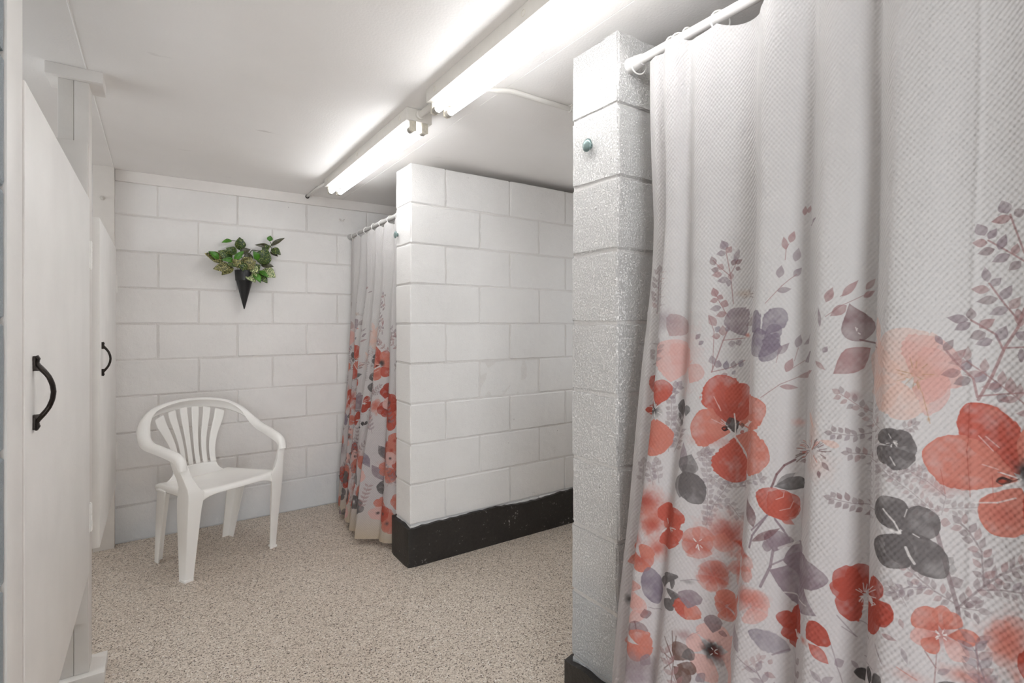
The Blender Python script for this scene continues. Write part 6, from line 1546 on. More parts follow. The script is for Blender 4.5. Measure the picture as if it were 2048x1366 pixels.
p 4589 1178 355 203 499 200,p 4589 1178 7 463 499 200,b 4589 1178 125 125 0 198,p 1973 755 -354 -177 450 197,p 1973 755 -5 -376 450 197,p 1973 755 426 -36 450 197
p 1973 755 193 354 450 197,p 1973 755 -331 221 450 197,b 1973 755 112 112 0 206,b 15610 1806 500 500 0 141,b 15610 1806 280 280 0 134,p 9645 1735 -408 40 400 203
p 9645 1735 -252 -293 400 203,p 9645 1735 233 -334 400 203,p 9645 1735 421 -47 400 203,p 9645 1735 235 326 400 203,p 9645 1735 -118 329 400 203,b 9645 1735 100 100 0 204
s 15459 6000 -908 931 22 196,p 15308 6156 30 238 110 4,p 15308 6156 -239 -25 110 4,p 15156 6311 31 238 110 4,p 15156 6311 -238 -25 110 4,p 15005 6466 31 238 110 4
p 15005 6466 -239 -25 110 4,p 14854 6621 30 238 110 4,p 14854 6621 -239 -25 110 4,p 14703 6776 30 238 110 4,p 14703 6776 -239 -25 110 4,p 14551 6931 31 238 110 4
p 14551 6931 -239 -25 110 4,s 13762 10764 216 1585 22 196,p 13798 11028 206 122 110 4,p 13798 11028 -166 173 110 4,p 13834 11292 206 122 110 4,p 13834 11292 -166 173 110 4
p 13870 11556 206 123 110 4,p 13870 11556 -166 173 110 4,p 13906 11820 206 123 110 4,p 13906 11820 -166 174 110 4,p 13942 12085 206 122 110 4,p 13942 12085 -166 173 110 4
p 13978 12349 206 122 110 4,p 13978 12349 -166 173 110 4,s 10572 3323 682 1107 22 196,p 10686 3507 238 29 110 4,p 10686 3507 -82 226 110 4,p 10799 3692 239 28 110 4
p 10799 3692 -81 225 110 4,p 10913 3876 238 29 110 4,p 10913 3876 -82 226 110 4,p 11027 4061 238 28 110 4,p 11027 4061 -82 226 110 4,p 11140 4245 238 29 110 4
p 11140 4245 -82 226 110 4,p 11254 4430 238 29 110 4,p 11254 4430 -82 226 110 4,p 12025 9116 -293 -223 450 197,p 12025 9116 71 -485 450 197,p 12025 9116 434 18 450 197
p 12025 9116 156 370 450 197,p 12025 9116 -358 203 450 197,b 12025 9116 112 112 0 206,b 12015 3354 500 500 0 141,b 12015 3354 280 280 0 134,p 12089 4940 256 223 400 203
p 12089 4940 -19 329 400 203,p 12089 4940 -301 185 400 203,p 12089 4940 -273 -260 400 203,p 12089 4940 31 -369 400 203,p 12089 4940 395 -101 400 203,b 12089 4940 100 100 0 204
s 2711 522 620 1142 22 153,p 2814 712 236 42 110 33,p 2814 712 -94 221 110 33,p 2917 903 237 41 110 33,p 2917 903 -94 220 110 33,p 3021 1093 236 41 110 33
p 3021 1093 -94 221 110 33,p 3124 1283 236 42 110 33,p 3124 1283 -94 221 110 33,p 3227 1474 237 41 110 33,p 3227 1474 -94 221 110 33,p 3331 1664 236 42 110 33
p 3331 1664 -94 221 110 33,p 9956 4130 419 43 454 197,p 9956 4130 43 390 454 197,p 9956 4130 -379 263 454 197,p 9956 4130 -310 -339 454 197,p 9956 4130 243 -307 454 197
b 9956 4130 113 113 0 198,p 6638 3780 600 -900 450 207,s 9060 6065 -384 1242 22 153,p 8996 6272 135 198 110 33,p 8996 6272 -224 87 110 33,p 8932 6479 135 198 110 33
p 8932 6479 -224 87 110 33,p 8868 6686 135 198 110 33,p 8868 6686 -224 87 110 33,p 8804 6893 135 198 110 33,p 8804 6893 -224 87 110 33,p 8740 7100 135 198 110 33
p 8740 7100 -224 87 110 33,p 8676 7307 135 198 110 33,p 8676 7307 -224 87 110 33,p 14476 3496 360 -120 450 197,p 14476 3496 318 275 450 197,p 14476 3496 -204 370 450 197
p 14476 3496 -423 -144 450 197,p 14476 3496 13 -493 450 197,b 14476 3496 112 112 0 206,b 13952 3672 500 500 0 141,b 13952 3672 280 280 0 134,p 14992 916 432 76 400 203
p 14992 916 151 333 400 203,p 14992 916 -242 318 400 203,p 14992 916 -412 -101 400 203,p 14992 916 -34 -425 400 203,p 14992 916 257 -302 400 203,b 14992 916 100 100 0 204
p 10583 7859 -463 -137 599 200,p 10583 7859 68 -566 599 200,p 10583 7859 532 -273 599 200,p 10583 7859 367 452 599 200,p 10583 7859 -294 503 599 200,b 10583 7859 150 150 0 198
p 3271 1602 228 -391 450 201,p 3271 1602 384 179 450 201,p 3271 1602 -92 362 450 201,p 3271 1602 -366 76 450 201,p 3271 1602 -218 -393 450 201,b 3271 1602 112 112 0 202
p 15355 1005 600 -900 450 209,p 13107 7568 -404 -26 442 200,p 13107 7568 -133 -429 442 200,p 13107 7568 325 -183 442 200,p 13107 7568 319 247 442 200,p 13107 7568 -127 352 442 200
b 13107 7568 110 110 0 198,p 15975 8638 -350 -88 450 197,p 15975 8638 -31 -385 450 197,p 15975 8638 418 -212 450 197,p 15975 8638 360 307 450 197,p 15975 8638 -123 382 450 197
b 15975 8638 112 112 0 206,p 5066 851 400 -51 400 203,p 5066 851 139 389 400 203,p 5066 851 -161 358 400 203,p 5066 851 -352 -23 400 203,p 5066 851 -268 -327 400 203
p 5066 851 234 -274 400 203,b 5066 851 100 100 0 204,s 15350 9729 906 932 22 153,p 15501 9884 239 -24 110 33,p 15501 9884 -31 238 110 33,p 15652 10040 239 -24 110 33
p 15652 10040 -31 238 110 33,p 15803 10195 239 -24 110 33,p 15803 10195 -31 238 110 33,p 15954 10350 239 -24 110 33,p 15954 10350 -31 238 110 33,p 16105 10506 239 -24 110 33
p 16105 10506 -31 238 110 33,p 16256 10661 239 -24 110 33,p 16256 10661 -31 238 110 33,p 10565 5436 385 270 439 208,p 10565 5436 -207 289 439 208,p 10565 5436 -421 -138 439 208
p 10565 5436 -2 -393 439 208,p 10565 5436 305 -236 439 208,b 10565 5436 110 110 0 198,p 3260 2647 -21 366 450 201,p 3260 2647 -438 39 450 201,p 3260 2647 -227 -428 450 201
p 3260 2647 312 -381 450 201,p 3260 2647 385 210 450 201,b 3260 2647 112 112 0 202,p 1079 1305 600 -900 450 205,p 14916 5804 213 367 498 208,p 14916 5804 -301 298 498 208
p 14916 5804 -300 -273 498 208,p 14916 5804 64 -404 498 208,p 14916 5804 530 -13 498 208,b 14916 5804 125 125 0 198,p 10776 5307 -462 -56 450 197,p 10776 5307 -51 -454 450 197
p 10776 5307 368 -145 450 197,p 10776 5307 326 232 450 197,p 10776 5307 -162 430 450 197,b 10776 5307 112 112 0 206,b 12419 7857 500 500 0 141,b 12419 7857 280 280 0 134
p 15758 9348 69 -383 400 203,p 15758 9348 369 -58 400 203,p 15758 9348 315 307 400 203,p 15758 9348 -188 368 400 203,p 15758 9348 -431 18 400 203,p 15758 9348 -213 -355 400 203
b 15758 9348 100 100 0 204,s 10847 6617 -384 1242 22 199,p 10783 6824 136 198 110 5,p 10783 6824 -224 87 110 5,p 10719 7031 136 198 110 5,p 10719 7031 -224 87 110 5
p 10655 7238 136 198 110 5,p 10655 7238 -224 87 110 5,p 10591 7445 136 198 110 5,p 10591 7445 -223 87 110 5,p 10527 7652 136 198 110 5,p 10527 7652 -223 87 110 5
p 10463 7859 136 198 110 5,p 10463 7859 -223 87 110 5,p 7162 1951 -451 -59 450 201,p 7162 1951 -122 -386 450 201,p 7162 1951 363 -297 450 201,p 7162 1951 292 315 450 201
p 7162 1951 -94 363 450 201,b 7162 1951 112 112 0 202,p 10946 5828 491 -22 450 197,p 10946 5828 73 433 450 197,p 10946 5828 -314 268 450 197,p 10946 5828 -377 -255 450 197
p 10946 5828 124 -459 450 197,b 10946 5828 112 112 0 206,b 6942 4491 500 500 0 141,b 6942 4491 280 280 0 134,s 14618 7256 -68 1298 22 153,p 14606 7472 180 159 110 33
p 14606 7472 -195 139 110 33,p 14595 7689 180 158 110 33,p 14595 7689 -196 139 110 33,p 14584 7905 180 159 110 33,p 14584 7905 -196 139 110 33,p 14572 8121 180 159 110 33
p 14572 8121 -195 140 110 33,p 14561 8338 180 159 110 33,p 14561 8338 -196 139 110 33,p 14550 8554 179 159 110 33,p 14550 8554 -196 139 110 33,p 10402 1842 -174 430 467 208
p 10402 1842 -480 13 467 208,p 10402 1842 -167 -435 467 208,p 10402 1842 340 -191 467 208,p 10402 1842 337 367 467 208,b 10402 1842 117 117 0 198,p 8664 2087 374 -268 450 201
p 8664 2087 232 350 450 201,p 8664 2087 -228 424 450 201,p 8664 2087 -363 -107 450 201,p 8664 2087 11 -487 450 201,b 8664 2087 112 112 0 202,s 2723 2795 970 866 22 196
p 2885 2939 236 -41 110 4,p 2885 2939 -14 240 110 4,p 3046 3083 237 -40 110 4,p 3046 3083 -14 240 110 4,p 3208 3228 236 -41 110 4,p 3208 3228 -14 239 110 4
p 3369 3372 237 -41 110 4,p 3369 3372 -14 240 110 4,p 3531 3516 236 -40 110 4,p 3531 3516 -14 240 110 4,p 3693 3661 236 -41 110 4,p 3693 3661 -14 239 110 4
p 11687 5487 -471 107 522 200,p 11687 5487 -130 -457 522 200,p 11687 5487 461 -312 522 200,p 11687 5487 462 269 522 200,p 11687 5487 -170 488 522 200,b 11687 5487 130 130 0 198
p 14235 2004 283 238 450 197,p 14235 2004 -264 363 450 197,p 14235 2004 -415 -81 450 197,p 14235 2004 -37 -365 450 197,p 14235 2004 351 -199 450 197,b 14235 2004 112 112 0 206
p 9741 7720 334 -145 400 203,p 9741 7720 275 303 400 203,p 9741 7720 -45 391 400 203,p 9741 7720 -320 110 400 203,p 9741 7720 -313 -185 400 203,p 9741 7720 -2 -353 400 203
b 9741 7720 100 100 0 204,s 8901 1890 274 1271 22 196,p 8947 2102 215 106 110 4,p 8947 2102 -153 186 110 4,p 8992 2314 215 106 110 4,p 8992 2314 -152 185 110 4
p 9038 2526 215 106 110 4,p 9038 2526 -152 185 110 4,p 9084 2737 215 107 110 4,p 9084 2737 -153 186 110 4,p 9129 2949 215 106 110 4,p 9129 2949 -152 186 110 4
p 9175 3161 215 106 110 4,p 9175 3161 -152 186 110 4,p 15644 5602 -128 -563 583 200,p 15644 5602 517 -179 583 200,p 15644 5602 467 379 583 200,p 15644 5602 -227 429 583 200
p 15644 5602 -525 -29 583 200,b 15644 5602 146 146 0 198,p 14547 1865 327 -308 450 201,p 14547 1865 408 196 450 201,p 14547 1865 -115 367 450 201,p 14547 1865 -391 -20 450 201
p 14547 1865 -176 -340 450 201,b 14547 1865 112 112 0 202,p 4171 1146 98 409 450 208,p 4171 1146 -397 190 450 208,p 4171 1146 -278 -251 450 208,p 4171 1146 232 -403 450 208
p 4171 1146 451 -39 450 208,b 4171 1146 113 113 0 198,p 2608 3209 -234 -323 450 197,p 2608 3209 189 -327 450 197,p 2608 3209 377 123 450 197,p 2608 3209 26 478 450 197
p 2608 3209 -385 148 450 197,b 2608 3209 112 112 0 206,s 15164 9698 1104 1159 22 153,p 15348 9891 239 -21 110 33,p 15348 9891 -33 238 110 33,p 15532 10085 239 -22 110 33
p 15532 10085 -33 237 110 33,p 15716 10278 239 -22 110 33,p 15716 10278 -33 237 110 33,p 15900 10471 239 -22 110 33,p 15900 10471 -33 238 110 33,p 16084 10664 239 -22 110 33
p 16084 10664 -34 238 110 33,p 16268 10857 239 -21 110 33,p 16268 10857 -34 238 110 33,p 10714 4864 -326 -158 400 203,p 10714 4864 -110 -390 400 203,p 10714 4864 252 -259 400 203
p 10714 4864 373 87 400 203,p 10714 4864 106 337 400 203,p 10714 4864 -295 279 400 203,b 10714 4864 100 100 0 204,p 2015 2441 -122 -477 574 208,p 2015 2441 457 -179 574 208
p 2015 2441 479 397 574 208,p 2015 2441 -299 513 574 208,p 2015 2441 -459 -131 574 208,b 2015 2441 143 143 0 198,p 2926 968 600 -900 450 209,s 14516 389 412 1233 22 196
p 14585 594 225 82 110 4,p 14585 594 -131 201 110 4,p 14653 800 226 82 110 4,p 14653 800 -131 201 110 4,p 14722 1005 225 82 110 4,p 14722 1005 -131 201 110 4
p 14790 1211 226 82 110 4,p 14790 1211 -131 201 110 4,p 14859 1417 226 82 110 4,p 14859 1417 -131 201 110 4,p 14928 1622 225 82 110 4,p 14928 1622 -132 201 110 4
p 11748 1805 373 295 582 200,p 11748 1805 -198 577 582 200,p 11748 1805 -512 -3 582 200,p 11748 1805 -241 -551 582 200,p 11748 1805 390 -263 582 200,b 11748 1805 146 146 0 198
p 4783 2522 190 375 450 197,p 4783 2522 -300 285 450 197,p 4783 2522 -435 -236 450 197,p 4783 2522 150 -334 450 197,p 4783 2522 373 35 450 197,b 4783 2522 112 112 0 206
p 13440 6035 14 -411 400 203,p 13440 6035 350 -209 400 203,p 13440 6035 354 184 400 203,p 13440 6035 28 335 400 203,p 13440 6035 -391 184 400 203,p 13440 6035 -292 -190 400 203
b 13440 6035 100 100 0 204,s 1403 2180 702 1094 22 199,p 1520 2362 239 24 110 5,p 1520 2362 -78 227 110 5,p 1637 2545 239 24 110 5,p 1637 2545 -78 227 110 5
p 1754 2727 239 24 110 5,p 1754 2727 -78 227 110 5,p 1871 2909 239 25 110 5,p 1871 2909 -78 227 110 5,p 1988 3092 239 24 110 5,p 1988 3092 -78 227 110 5
p 2105 3274 239 24 110 5,p 2105 3274 -78 227 110 5,p 14655 573 -140 442 450 201,p 14655 573 -487 -9 450 201,p 14655 573 -181 -425 450 201,p 14655 573 274 -273 450 201
p 14655 573 347 121 450 201,b 14655 573 112 112 0 202,s 2415 1155 -632 1136 22 153,p 2310 1344 92 222 110 33,p 2310 1344 -237 39 110 33,p 2204 1533 92 222 110 33
p 2204 1533 -236 39 110 33,p 2099 1723 92 222 110 33,p 2099 1723 -237 39 110 33,p 1994 1912 92 222 110 33,p 1994 1912 -237 39 110 33,p 1889 2102 91 221 110 33
p 1889 2102 -237 39 110 33,p 1783 2291 92 222 110 33,p 1783 2291 -236 39 110 33"""
#PRINT-END

def mk_cloth():
    k = NT('printed_waffle_cloth')
    k.set(Roughness=0.75)
    uv = k.n('ShaderNodeUVMap')
    im = k.n('ShaderNodeTexImage')
    im.image = make_print()
    im.extension = 'EXTEND'
    im.interpolation = 'Linear'
    k.l(uv, 'UV', im, 'Vector')
    sc = k.n('ShaderNodeVectorMath', operation='MULTIPLY')
    sc.inputs[1].default_value = (PW, PH, 0)
    k.l(uv, 'UV', sc, 0)
    # waffle weave: product of two diagonal sines
    sx = k.n('ShaderNodeSeparateXYZ')
    k.l(sc, 'Vector', sx, 'Vector')
    def wave(ax, ay, per):
        a = k.n('ShaderNodeMath', operation='MULTIPLY', i_1=ax * 2 * PI / per)
        b = k.n('ShaderNodeMath', operation='MULTIPLY', i_1=ay * 2 * PI / per)
        k.l(sx, 'X', a, 0); k.l(sx, 'Y', b, 0)
        s = k.n('ShaderNodeMath', operation='ADD')
        k.l(a, 0, s, 0); k.l(b, 0, s, 1)
        q = k.n('ShaderNodeMath', operation='SINE')
        k.l(s, 0, q, 0)
        return q
    w1, w2 = wave(0.78, 0.62, 0.0072), wave(0.78, -0.62, 0.0072)
    h = k.n('ShaderNodeMath', operation='ADD')
    w1s = k.n('ShaderNodeMath', operation='MULTIPLY', i_1=0.55)
    k.l(w1, 0, w1s, 0)
    k.l(w1s, 0, h, 0); k.l(w2, 0, h, 1)
    hs = k.n('ShaderNodeMath', operation='MULTIPLY', i_1=0.5)
    k.l(h, 0, hs, 0)
    nz = k.n('ShaderNodeTexNoise', i_Scale=14.0, i_Detail=4.0)
    k.l(sc, 'Vector', nz, 'Vector')
    b0 = k.n('ShaderNodeBump', i_Strength=1.0, i_Distance=0.006)
    k.l(nz, 'Fac', b0, 'Height')
    b1 = k.n('ShaderNodeBump', i_Strength=1.0, i_Distance=0.0007)
    k.l(hs, 0, b1, 'Height')
    k.l(b0, 'Normal', b1, 'Normal')
    k.l(im, 'Color', k.b, 'Base Color')
    k.l(b1, 'Normal', k.b, 'Normal')
    tr_ = k.n('ShaderNodeBsdfTranslucent')
    k.l(im, 'Color', tr_, 'Color')
    k.l(b1, 'Normal', tr_, 'Normal')
    mx = k.n('ShaderNodeMixShader', i_0=0.32)
    k.l(k.b, 'BSDF', mx, 1)
    k.l(tr_, 'BSDF', mx, 2)
    k.l(mx, 'Shader', k.t.nodes['Material Output'], 'Surface')
    return k.m
M['cloth'] = mk_cloth()

def cloth(name, fn, ns, z0, z1, nz, label):
    zs = np.linspace(z0, z1, nz)
    X, Y, Z, s = fn(ns, zs)
    # pressed packing creases: a fine ridge across the cloth and one down it
    for zc in (1.245, 0.62):
        X = X - 0.0022 * np.exp(-((zs[:, None] - zc) / 0.006) ** 2)
    sc_ = float(np.interp(-0.262, -Y[nz // 2], s)) if Y.min() < 1 else 0.55
    X = X - 0.002 * np.exp(-((s[None] - sc_) / 0.004) ** 2)
    v = np.stack([X, Y, Z], -1).reshape(-1, 3)
    i = (np.arange(nz - 1)[:, None] * ns + np.arange(ns - 1)[None]).ravel()
    f = np.stack([i, i + 1, i + ns + 1, i + ns], -1)
    me = bpy.data.meshes.new(name)
    me.from_pydata(v.tolist(), [], f.tolist())
    uv = me.uv_layers.new(name='UVMap')
    U = np.broadcast_to(s[None] / PW, X.shape).ravel()
    V = np.broadcast_to(zs[:, None] / PH, X.shape).ravel()
    uvd = np.stack([U[f.ravel()], V[f.ravel()]], -1).astype(np.float32)
    uv.data.foreach_set('uv', uvd.ravel())
    me.polygons.foreach_set('use_smooth', [True] * len(me.polygons))
    me.materials.append(M['cloth'])
    o = bpy.data.objects.new(name, me)
    COL.objects.link(o)
    return tag(o, label, 'curtain', 'floral shower curtains')

cloth('shower_curtain', near_curtain, 520, 0.06, 1.918, 230, 'large white waffle shower curtain with red and grey watercolour flowers, nearest the viewer')
cloth('shower_curtain', far_curtain, 420, 0.035, 1.80, 120, 'narrow bunched floral shower curtain hanging between the far pier and back wall')

def rod(y0, y1, x, z, label, mat, r):
    off = (x, (y0 + y1) / 2, z)
    t = thing('curtain_rod', label, 'curtain rod', off, group='shower curtain rods')
    MB().tube([(x, y0, z), (x, y1, z)], r, 18).build('tube', M[mat], t, off=off, angle=50)
    MB().tube([(x, y0, z), (x, (y0 * 0.45 + y1 * 0.55), z)], r + 0.0016, 18).build('sleeve', M[mat], t, off=off, angle=50)
    for ye, sg in ((y0, 1), (y1, -1)):
        MB().lathe((x, ye, z), (0, sg, 0), [(0, r + 0.0085), (0.004, r + 0.009), (0.035, r + 0.0045), (0.05, r + 0.003), (0.0505, r)], 20).build('flange', M[mat], t, off=off, angle=40)
    return t
rod(0.014, 1.02, 1.093, 1.938, 'thick white tension rod across the bay in front of the viewer', 'rod', 0.0125)
rod(2.638, WB, 1.10, 1.822, 'grey tension rod between the far pier and the back wall', 'rod_grey', 0.0115)

def rings(ys, x, z, R, label, group):
    src = None
    for y in ys:
        if src is None:
            b = MB().ring((0, 0, 0), (0.12, 1, 0.05), R, 0.0021, 28, 8)
            src = b.build('curtain_ring', M['ring'], None, smooth=True)
            o = src
        else:
            o = src.copy()
            COL.objects.link(o)
        o.location = (x, y, z - R + 0.0145)
        o.rotation_euler = (0, 0, random.uniform(-0.35, 0.35))
        tag(o, label, 'ring', group)
        yield o
RN = list(rings(RING_N + [.985], 1.093, 1.938, 0.0245, 'white plastic ring on the thick white rod, holding the large curtain', 'rings on the white rod'))
RN[-1]['label'] = 'stray white ring resting on the flange of the thick white rod'
del RN[-1]['group']
for i, s_ in enumerate(['white ring of the bunched three, closest to the rough pier', 'white ring in the middle of the bunched three on the white rod',
                        'white ring of the bunched three, farthest from the rough pier', 'lone white ring where the curtain top dips, past the bunched three']):
    RN[[0, 1, 2, 3][i]]['label'] = s_
    del RN[i]['group']
for i, s_ in enumerate(['first ring past the lone white ring on the thick white rod', 'second ring past the lone white ring on the thick white rod', 'third ring past the lone white ring on the thick white rod',
                        'fourth ring past the lone white ring on the thick white rod', 'fifth ring past the lone white ring on the thick white rod']):
    RN[4 + i]['label'] = s_
RF = list(rings(RING_F, 1.10, 1.822, 0.023, 'white plastic ring on the grey rod above the narrow curtain', 'rings on the grey rod'))
for o, s_ in zip(RF, ['first', 'second', 'third', 'fourth', 'fifth', 'sixth', 'seventh']):
    o['label'] = s_ + ' white ring from the back wall on the grey curtain rod'


# ------------------------------------------------------------------ moulded plastic armchair
def sweep(path, prof, closed=True):
    """path: list of (point, side vector, up vector, scale_side, scale_up)"""
    rows = []
    for (p, sd, upv, a, b) in path:
        rows.append([tuple(Vector(p) + Vector(sd) * (u * a) + Vector(upv) * (q * b)) for (u, q) in prof])
        if closed:
            rows[-1].append(rows[-1][0])
    return rows

def cr(P, n):
    return [tuple(r) for r in catmull(P, n)]

def solid(o, t, sub=1, bev=0.0):
    m = o.modifiers.new('solid', 'SOLIDIFY'); m.thickness = t; m.offset = 0
    if sub:
        s = o.modifiers.new('sub', 'SUBSURF'); s.levels = sub; s.render_levels = sub
    return o

def chair():
    t = thing('plastic_armchair', 'white moulded plastic armchair with slatted fan back, against the back wall', 'chair', (0.241, 3.147, 0), math.atan2(-0.424, 0.906) + math.radians(50.06) - math.radians(50.06))
    t.rotation_euler = (0, 0, PI - math.atan2(0.424, 0.906) * -1)
    P = M['plastic']
    # arm and back rail: one bowed loop, profile a shallow inverted trough
    half = [(-.258, .214, .535), (-.261, .200, .572), (-.264, .168, .592), (-.272, .105, .606), (-.282, .040, .618), (-.290, -.035, .632), (-.284, -.105, .668), (-.255, -.165, .718), (-.195, -.212, .758), (-.10, -.238, .780), (0, -.245, .786)]
    pts = half + [(-x, y, z) for x, y, z in half[-2::-1]]
    c = cr(pts, 84)
    prof = [(-1, -0.75), (-0.96, 0.1), (-0.7, 0.72), (-0.25, 1), (0.25, 1), (0.7, 0.72), (0.96, 0.1), (1, -0.75), (0.82, -0.75), (0.7, 0.1), (0.3, 0.55), (-0.3, 0.55), (-0.7, 0.1), (-0.82, -0.75)]
    path = []
    for i, p in enumerate(c):
        a, b = Vector(c[max(0, i - 1)]), Vector(c[min(len(c) - 1, i + 1)])
        d = (b - a).normalized()
        q = Vector(p)
        out = Vector((q.x * 1.0, q.y * 0.9 - 0.02, 0)).normalized()
        tback = max(0.0, min(1.0, (q.z - 0.62) / 0.14))
        upw = (Vector((0, 0, 1)) * (1 - 0.35 * tback) + out * (0.75 * tback)).normalized()
        side = d.cross(upw).normalized()
        upw = side.cross(d).normalized()
        en = min(1.0, min(i, len(c) - 1 - i) / 9.0)
        path.append((p, side, upw, (0.027 + 0.004 * tback) * (0.74 + 0.26 * en), 0.018 * (0.6 + 0.4 * en)))
    o = MB().grid(sweep(path, prof)).build('arm_rail', P, t)
    smooth_by_angle(o, 50)
    # seat: dished, lip turned down at front
    rows = []
    for i in range(15):
        v = i / 14
        y = 0.206 - 0.398 * v
        row = []
        for j in range(17):
            u = -1 + 2 * j / 16
            wd = 0.232 - 0.042 * v
            x = u * wd
            z = 0.422 - 0.030 * v - 0.014 * (1 - u * u) * math.sin(PI * min(1, v * 1.05)) + 0.006 * abs(u) ** 4
            yy = y + 0.018 * (1 - u * u) * (1 - v) ** 2
            row.append((x, yy, z))
        rows.append(row)
    fr = rows[0]
    lip1 = [(x * 1.0, y + 0.010, z - 0.006) for x, y, z in fr]
    lip2 = [(x, y + 0.014, z - 0.018) for x, y, z in fr]
    lip3 = [(x, y + 0.014, z - 0.024 - 0.085 * max(0, (abs(x) / 0.232 - 0.30) / 0.70) ** 3.2) for x, y, z in fr]
    sidesk = MB().grid([lip3, lip2, lip1] + rows)
    for sg in (0, -1):
        edge = [r[sg] for r in rows]
        dwn = [(x * 1.012, y, z - 0.032) for x, y, z in edge]
        sidesk.grid([edge, dwn])
    back = rows[-1]
    sidesk.grid([back, [(x, y - 0.006, z - 0.03) for x, y, z in back]])
    o = sidesk.build('seat', P, t, smooth=True)
    bm = bmesh.new(); bm.from_mesh(o.data); bmesh.ops.remove_doubles(bm, verts=bm.verts, dist=0.0005); bmesh.ops.recalc_face_normals(bm, faces=bm.faces); bm.to_mesh(o.data); bm.free()
    solid(o, 0.004, 1)
    # backrest: lower web and six slats fanning up to the rail
    def backpt(u, v):
        """v 0 at the seat, 1 at the rail"""
        wd = 0.130 - 0.030 * math.sin(PI * min(1, v * 1.15)) * (1 if v < .87 else 1) + 0.055 * v ** 1.6
        if v < 0.16:
            wd += 0.055 * (1 - v / 0.16) ** 2
        y = -0.160 - 0.072 * v - 0.018 * (1 - u * u) * math.sin(PI * v * 0.9) * 0.6
        y += 0.02 * u * u * v
        z = 0.380 + (0.386 - 0.045 * u * u) * v
        return (u * wd, y, z)
    rows = [[backpt(-1 + 2 * j / 18, 0.20 * i / 5) for j in range(19)] for i in range(6)]
    o = MB().grid(rows).build('backrest', P, t, smooth=True)
    solid(o, 0.006, 1)
    for k in range(6):
        rows = []
        for i in range(15):
            v = 0.19 + (1.0 - 0.19) * i / 14
            cgap = 0.052
            u0 = -1 + 2 * k / 6 + (cgap if k else 0)
            u1 = -1 + 2 * (k + 1) / 6 - (cgap if k < 5 else 0)
            rows.append([backpt(u0 + (u1 - u0) * j / 4, v) for j in range(5)])
        o = MB().grid(rows).build('back_slat', P, t, smooth=True)
        solid(o, 0.007, 1)
    # legs: tapering channels; front ones run up into the arms
    def channel(levels, name='leg'):
        """levels: (z, outer corner x, y, width along x, width along y, sign); L-shaped channel open to the inside"""
        rows = []
        for (z, x, y, wx, wy, sx, sy) in levels:
            th = 0.006
            r = 0.010
            pts = [(x - sx * wx, y), (x - sx * r, y), (x - sx * 0.003, y - sy * 0.003), (x, y - sy * r), (x, y - sy * wy),
                   (x - sx * th, y - sy * wy), (x - sx * th, y - sy * (r + th)), (x - sx * (th + 0.003), y - sy * (th + 0.003)), (x - sx * (r + th), y - sy * th), (x - sx * wx, y - sy * th)]
            rows.append([(a, b, z) for a, b in pts] + [(pts[0][0], pts[0][1], z)])
        b = MB().grid(rows)
        b.f.append(tuple(range(10)))
        n = (len(rows) - 1) * 11
        b.f.append(tuple(n + i for i in range(10)))
        return b
    for sx in (-1, 1):
        # post from arm to seat, then leg to the floor (outer front corner listed)
        lv = [(0.582, .286, .200, .046, .050), (0.565, .284, .206, .044, .054), (0.54, .278, .212, .042, .058), (0.49, .262, .222, .042, .062), (0.45, .252, .232, .052, .075), (0.42, .249, .236, .074, .09),
              (0.39, .248, .234, .070, .098), (0.34, .247, .228, .062, .095), (0.2, .243, .210, .052, .078), (0.05, .240, .192, .042, .056), (0.012, .240, .188, .040, .050), (0.0, .242, .190, .042, .052)]
        b = channel([(z, sx * x, y, wx, wy, sx, 1) for z, x, y, wx, wy in lv])
        b.box(min(sx * .212, sx * .242), max(sx * .212, sx * .242), .150, .190, 0.0, 0.012, 0.003)
        o = b.build('leg', P, t)
        smooth_by_angle(o, 40)
        lv = [(0.385, .215, -.125, .062, .080), (0.36, .216, -.128, .064, .082), (0.2, .208, -.158, .052, .064), (0.0, .198, -.192, .040, .046)]
        b = channel([(z, sx * x, y - 0.0, wx, wy, sx, -1) for z, x, y, wx, wy in lv])
        b.box(min(sx * .150, sx * .216), max(sx * .150, sx * .216), -.13, -.05, 0.378, 0.388, 0.003)
        o = b.build('leg', P, t)
        smooth_by_angle(o, 40)
    return t
ch = chair()

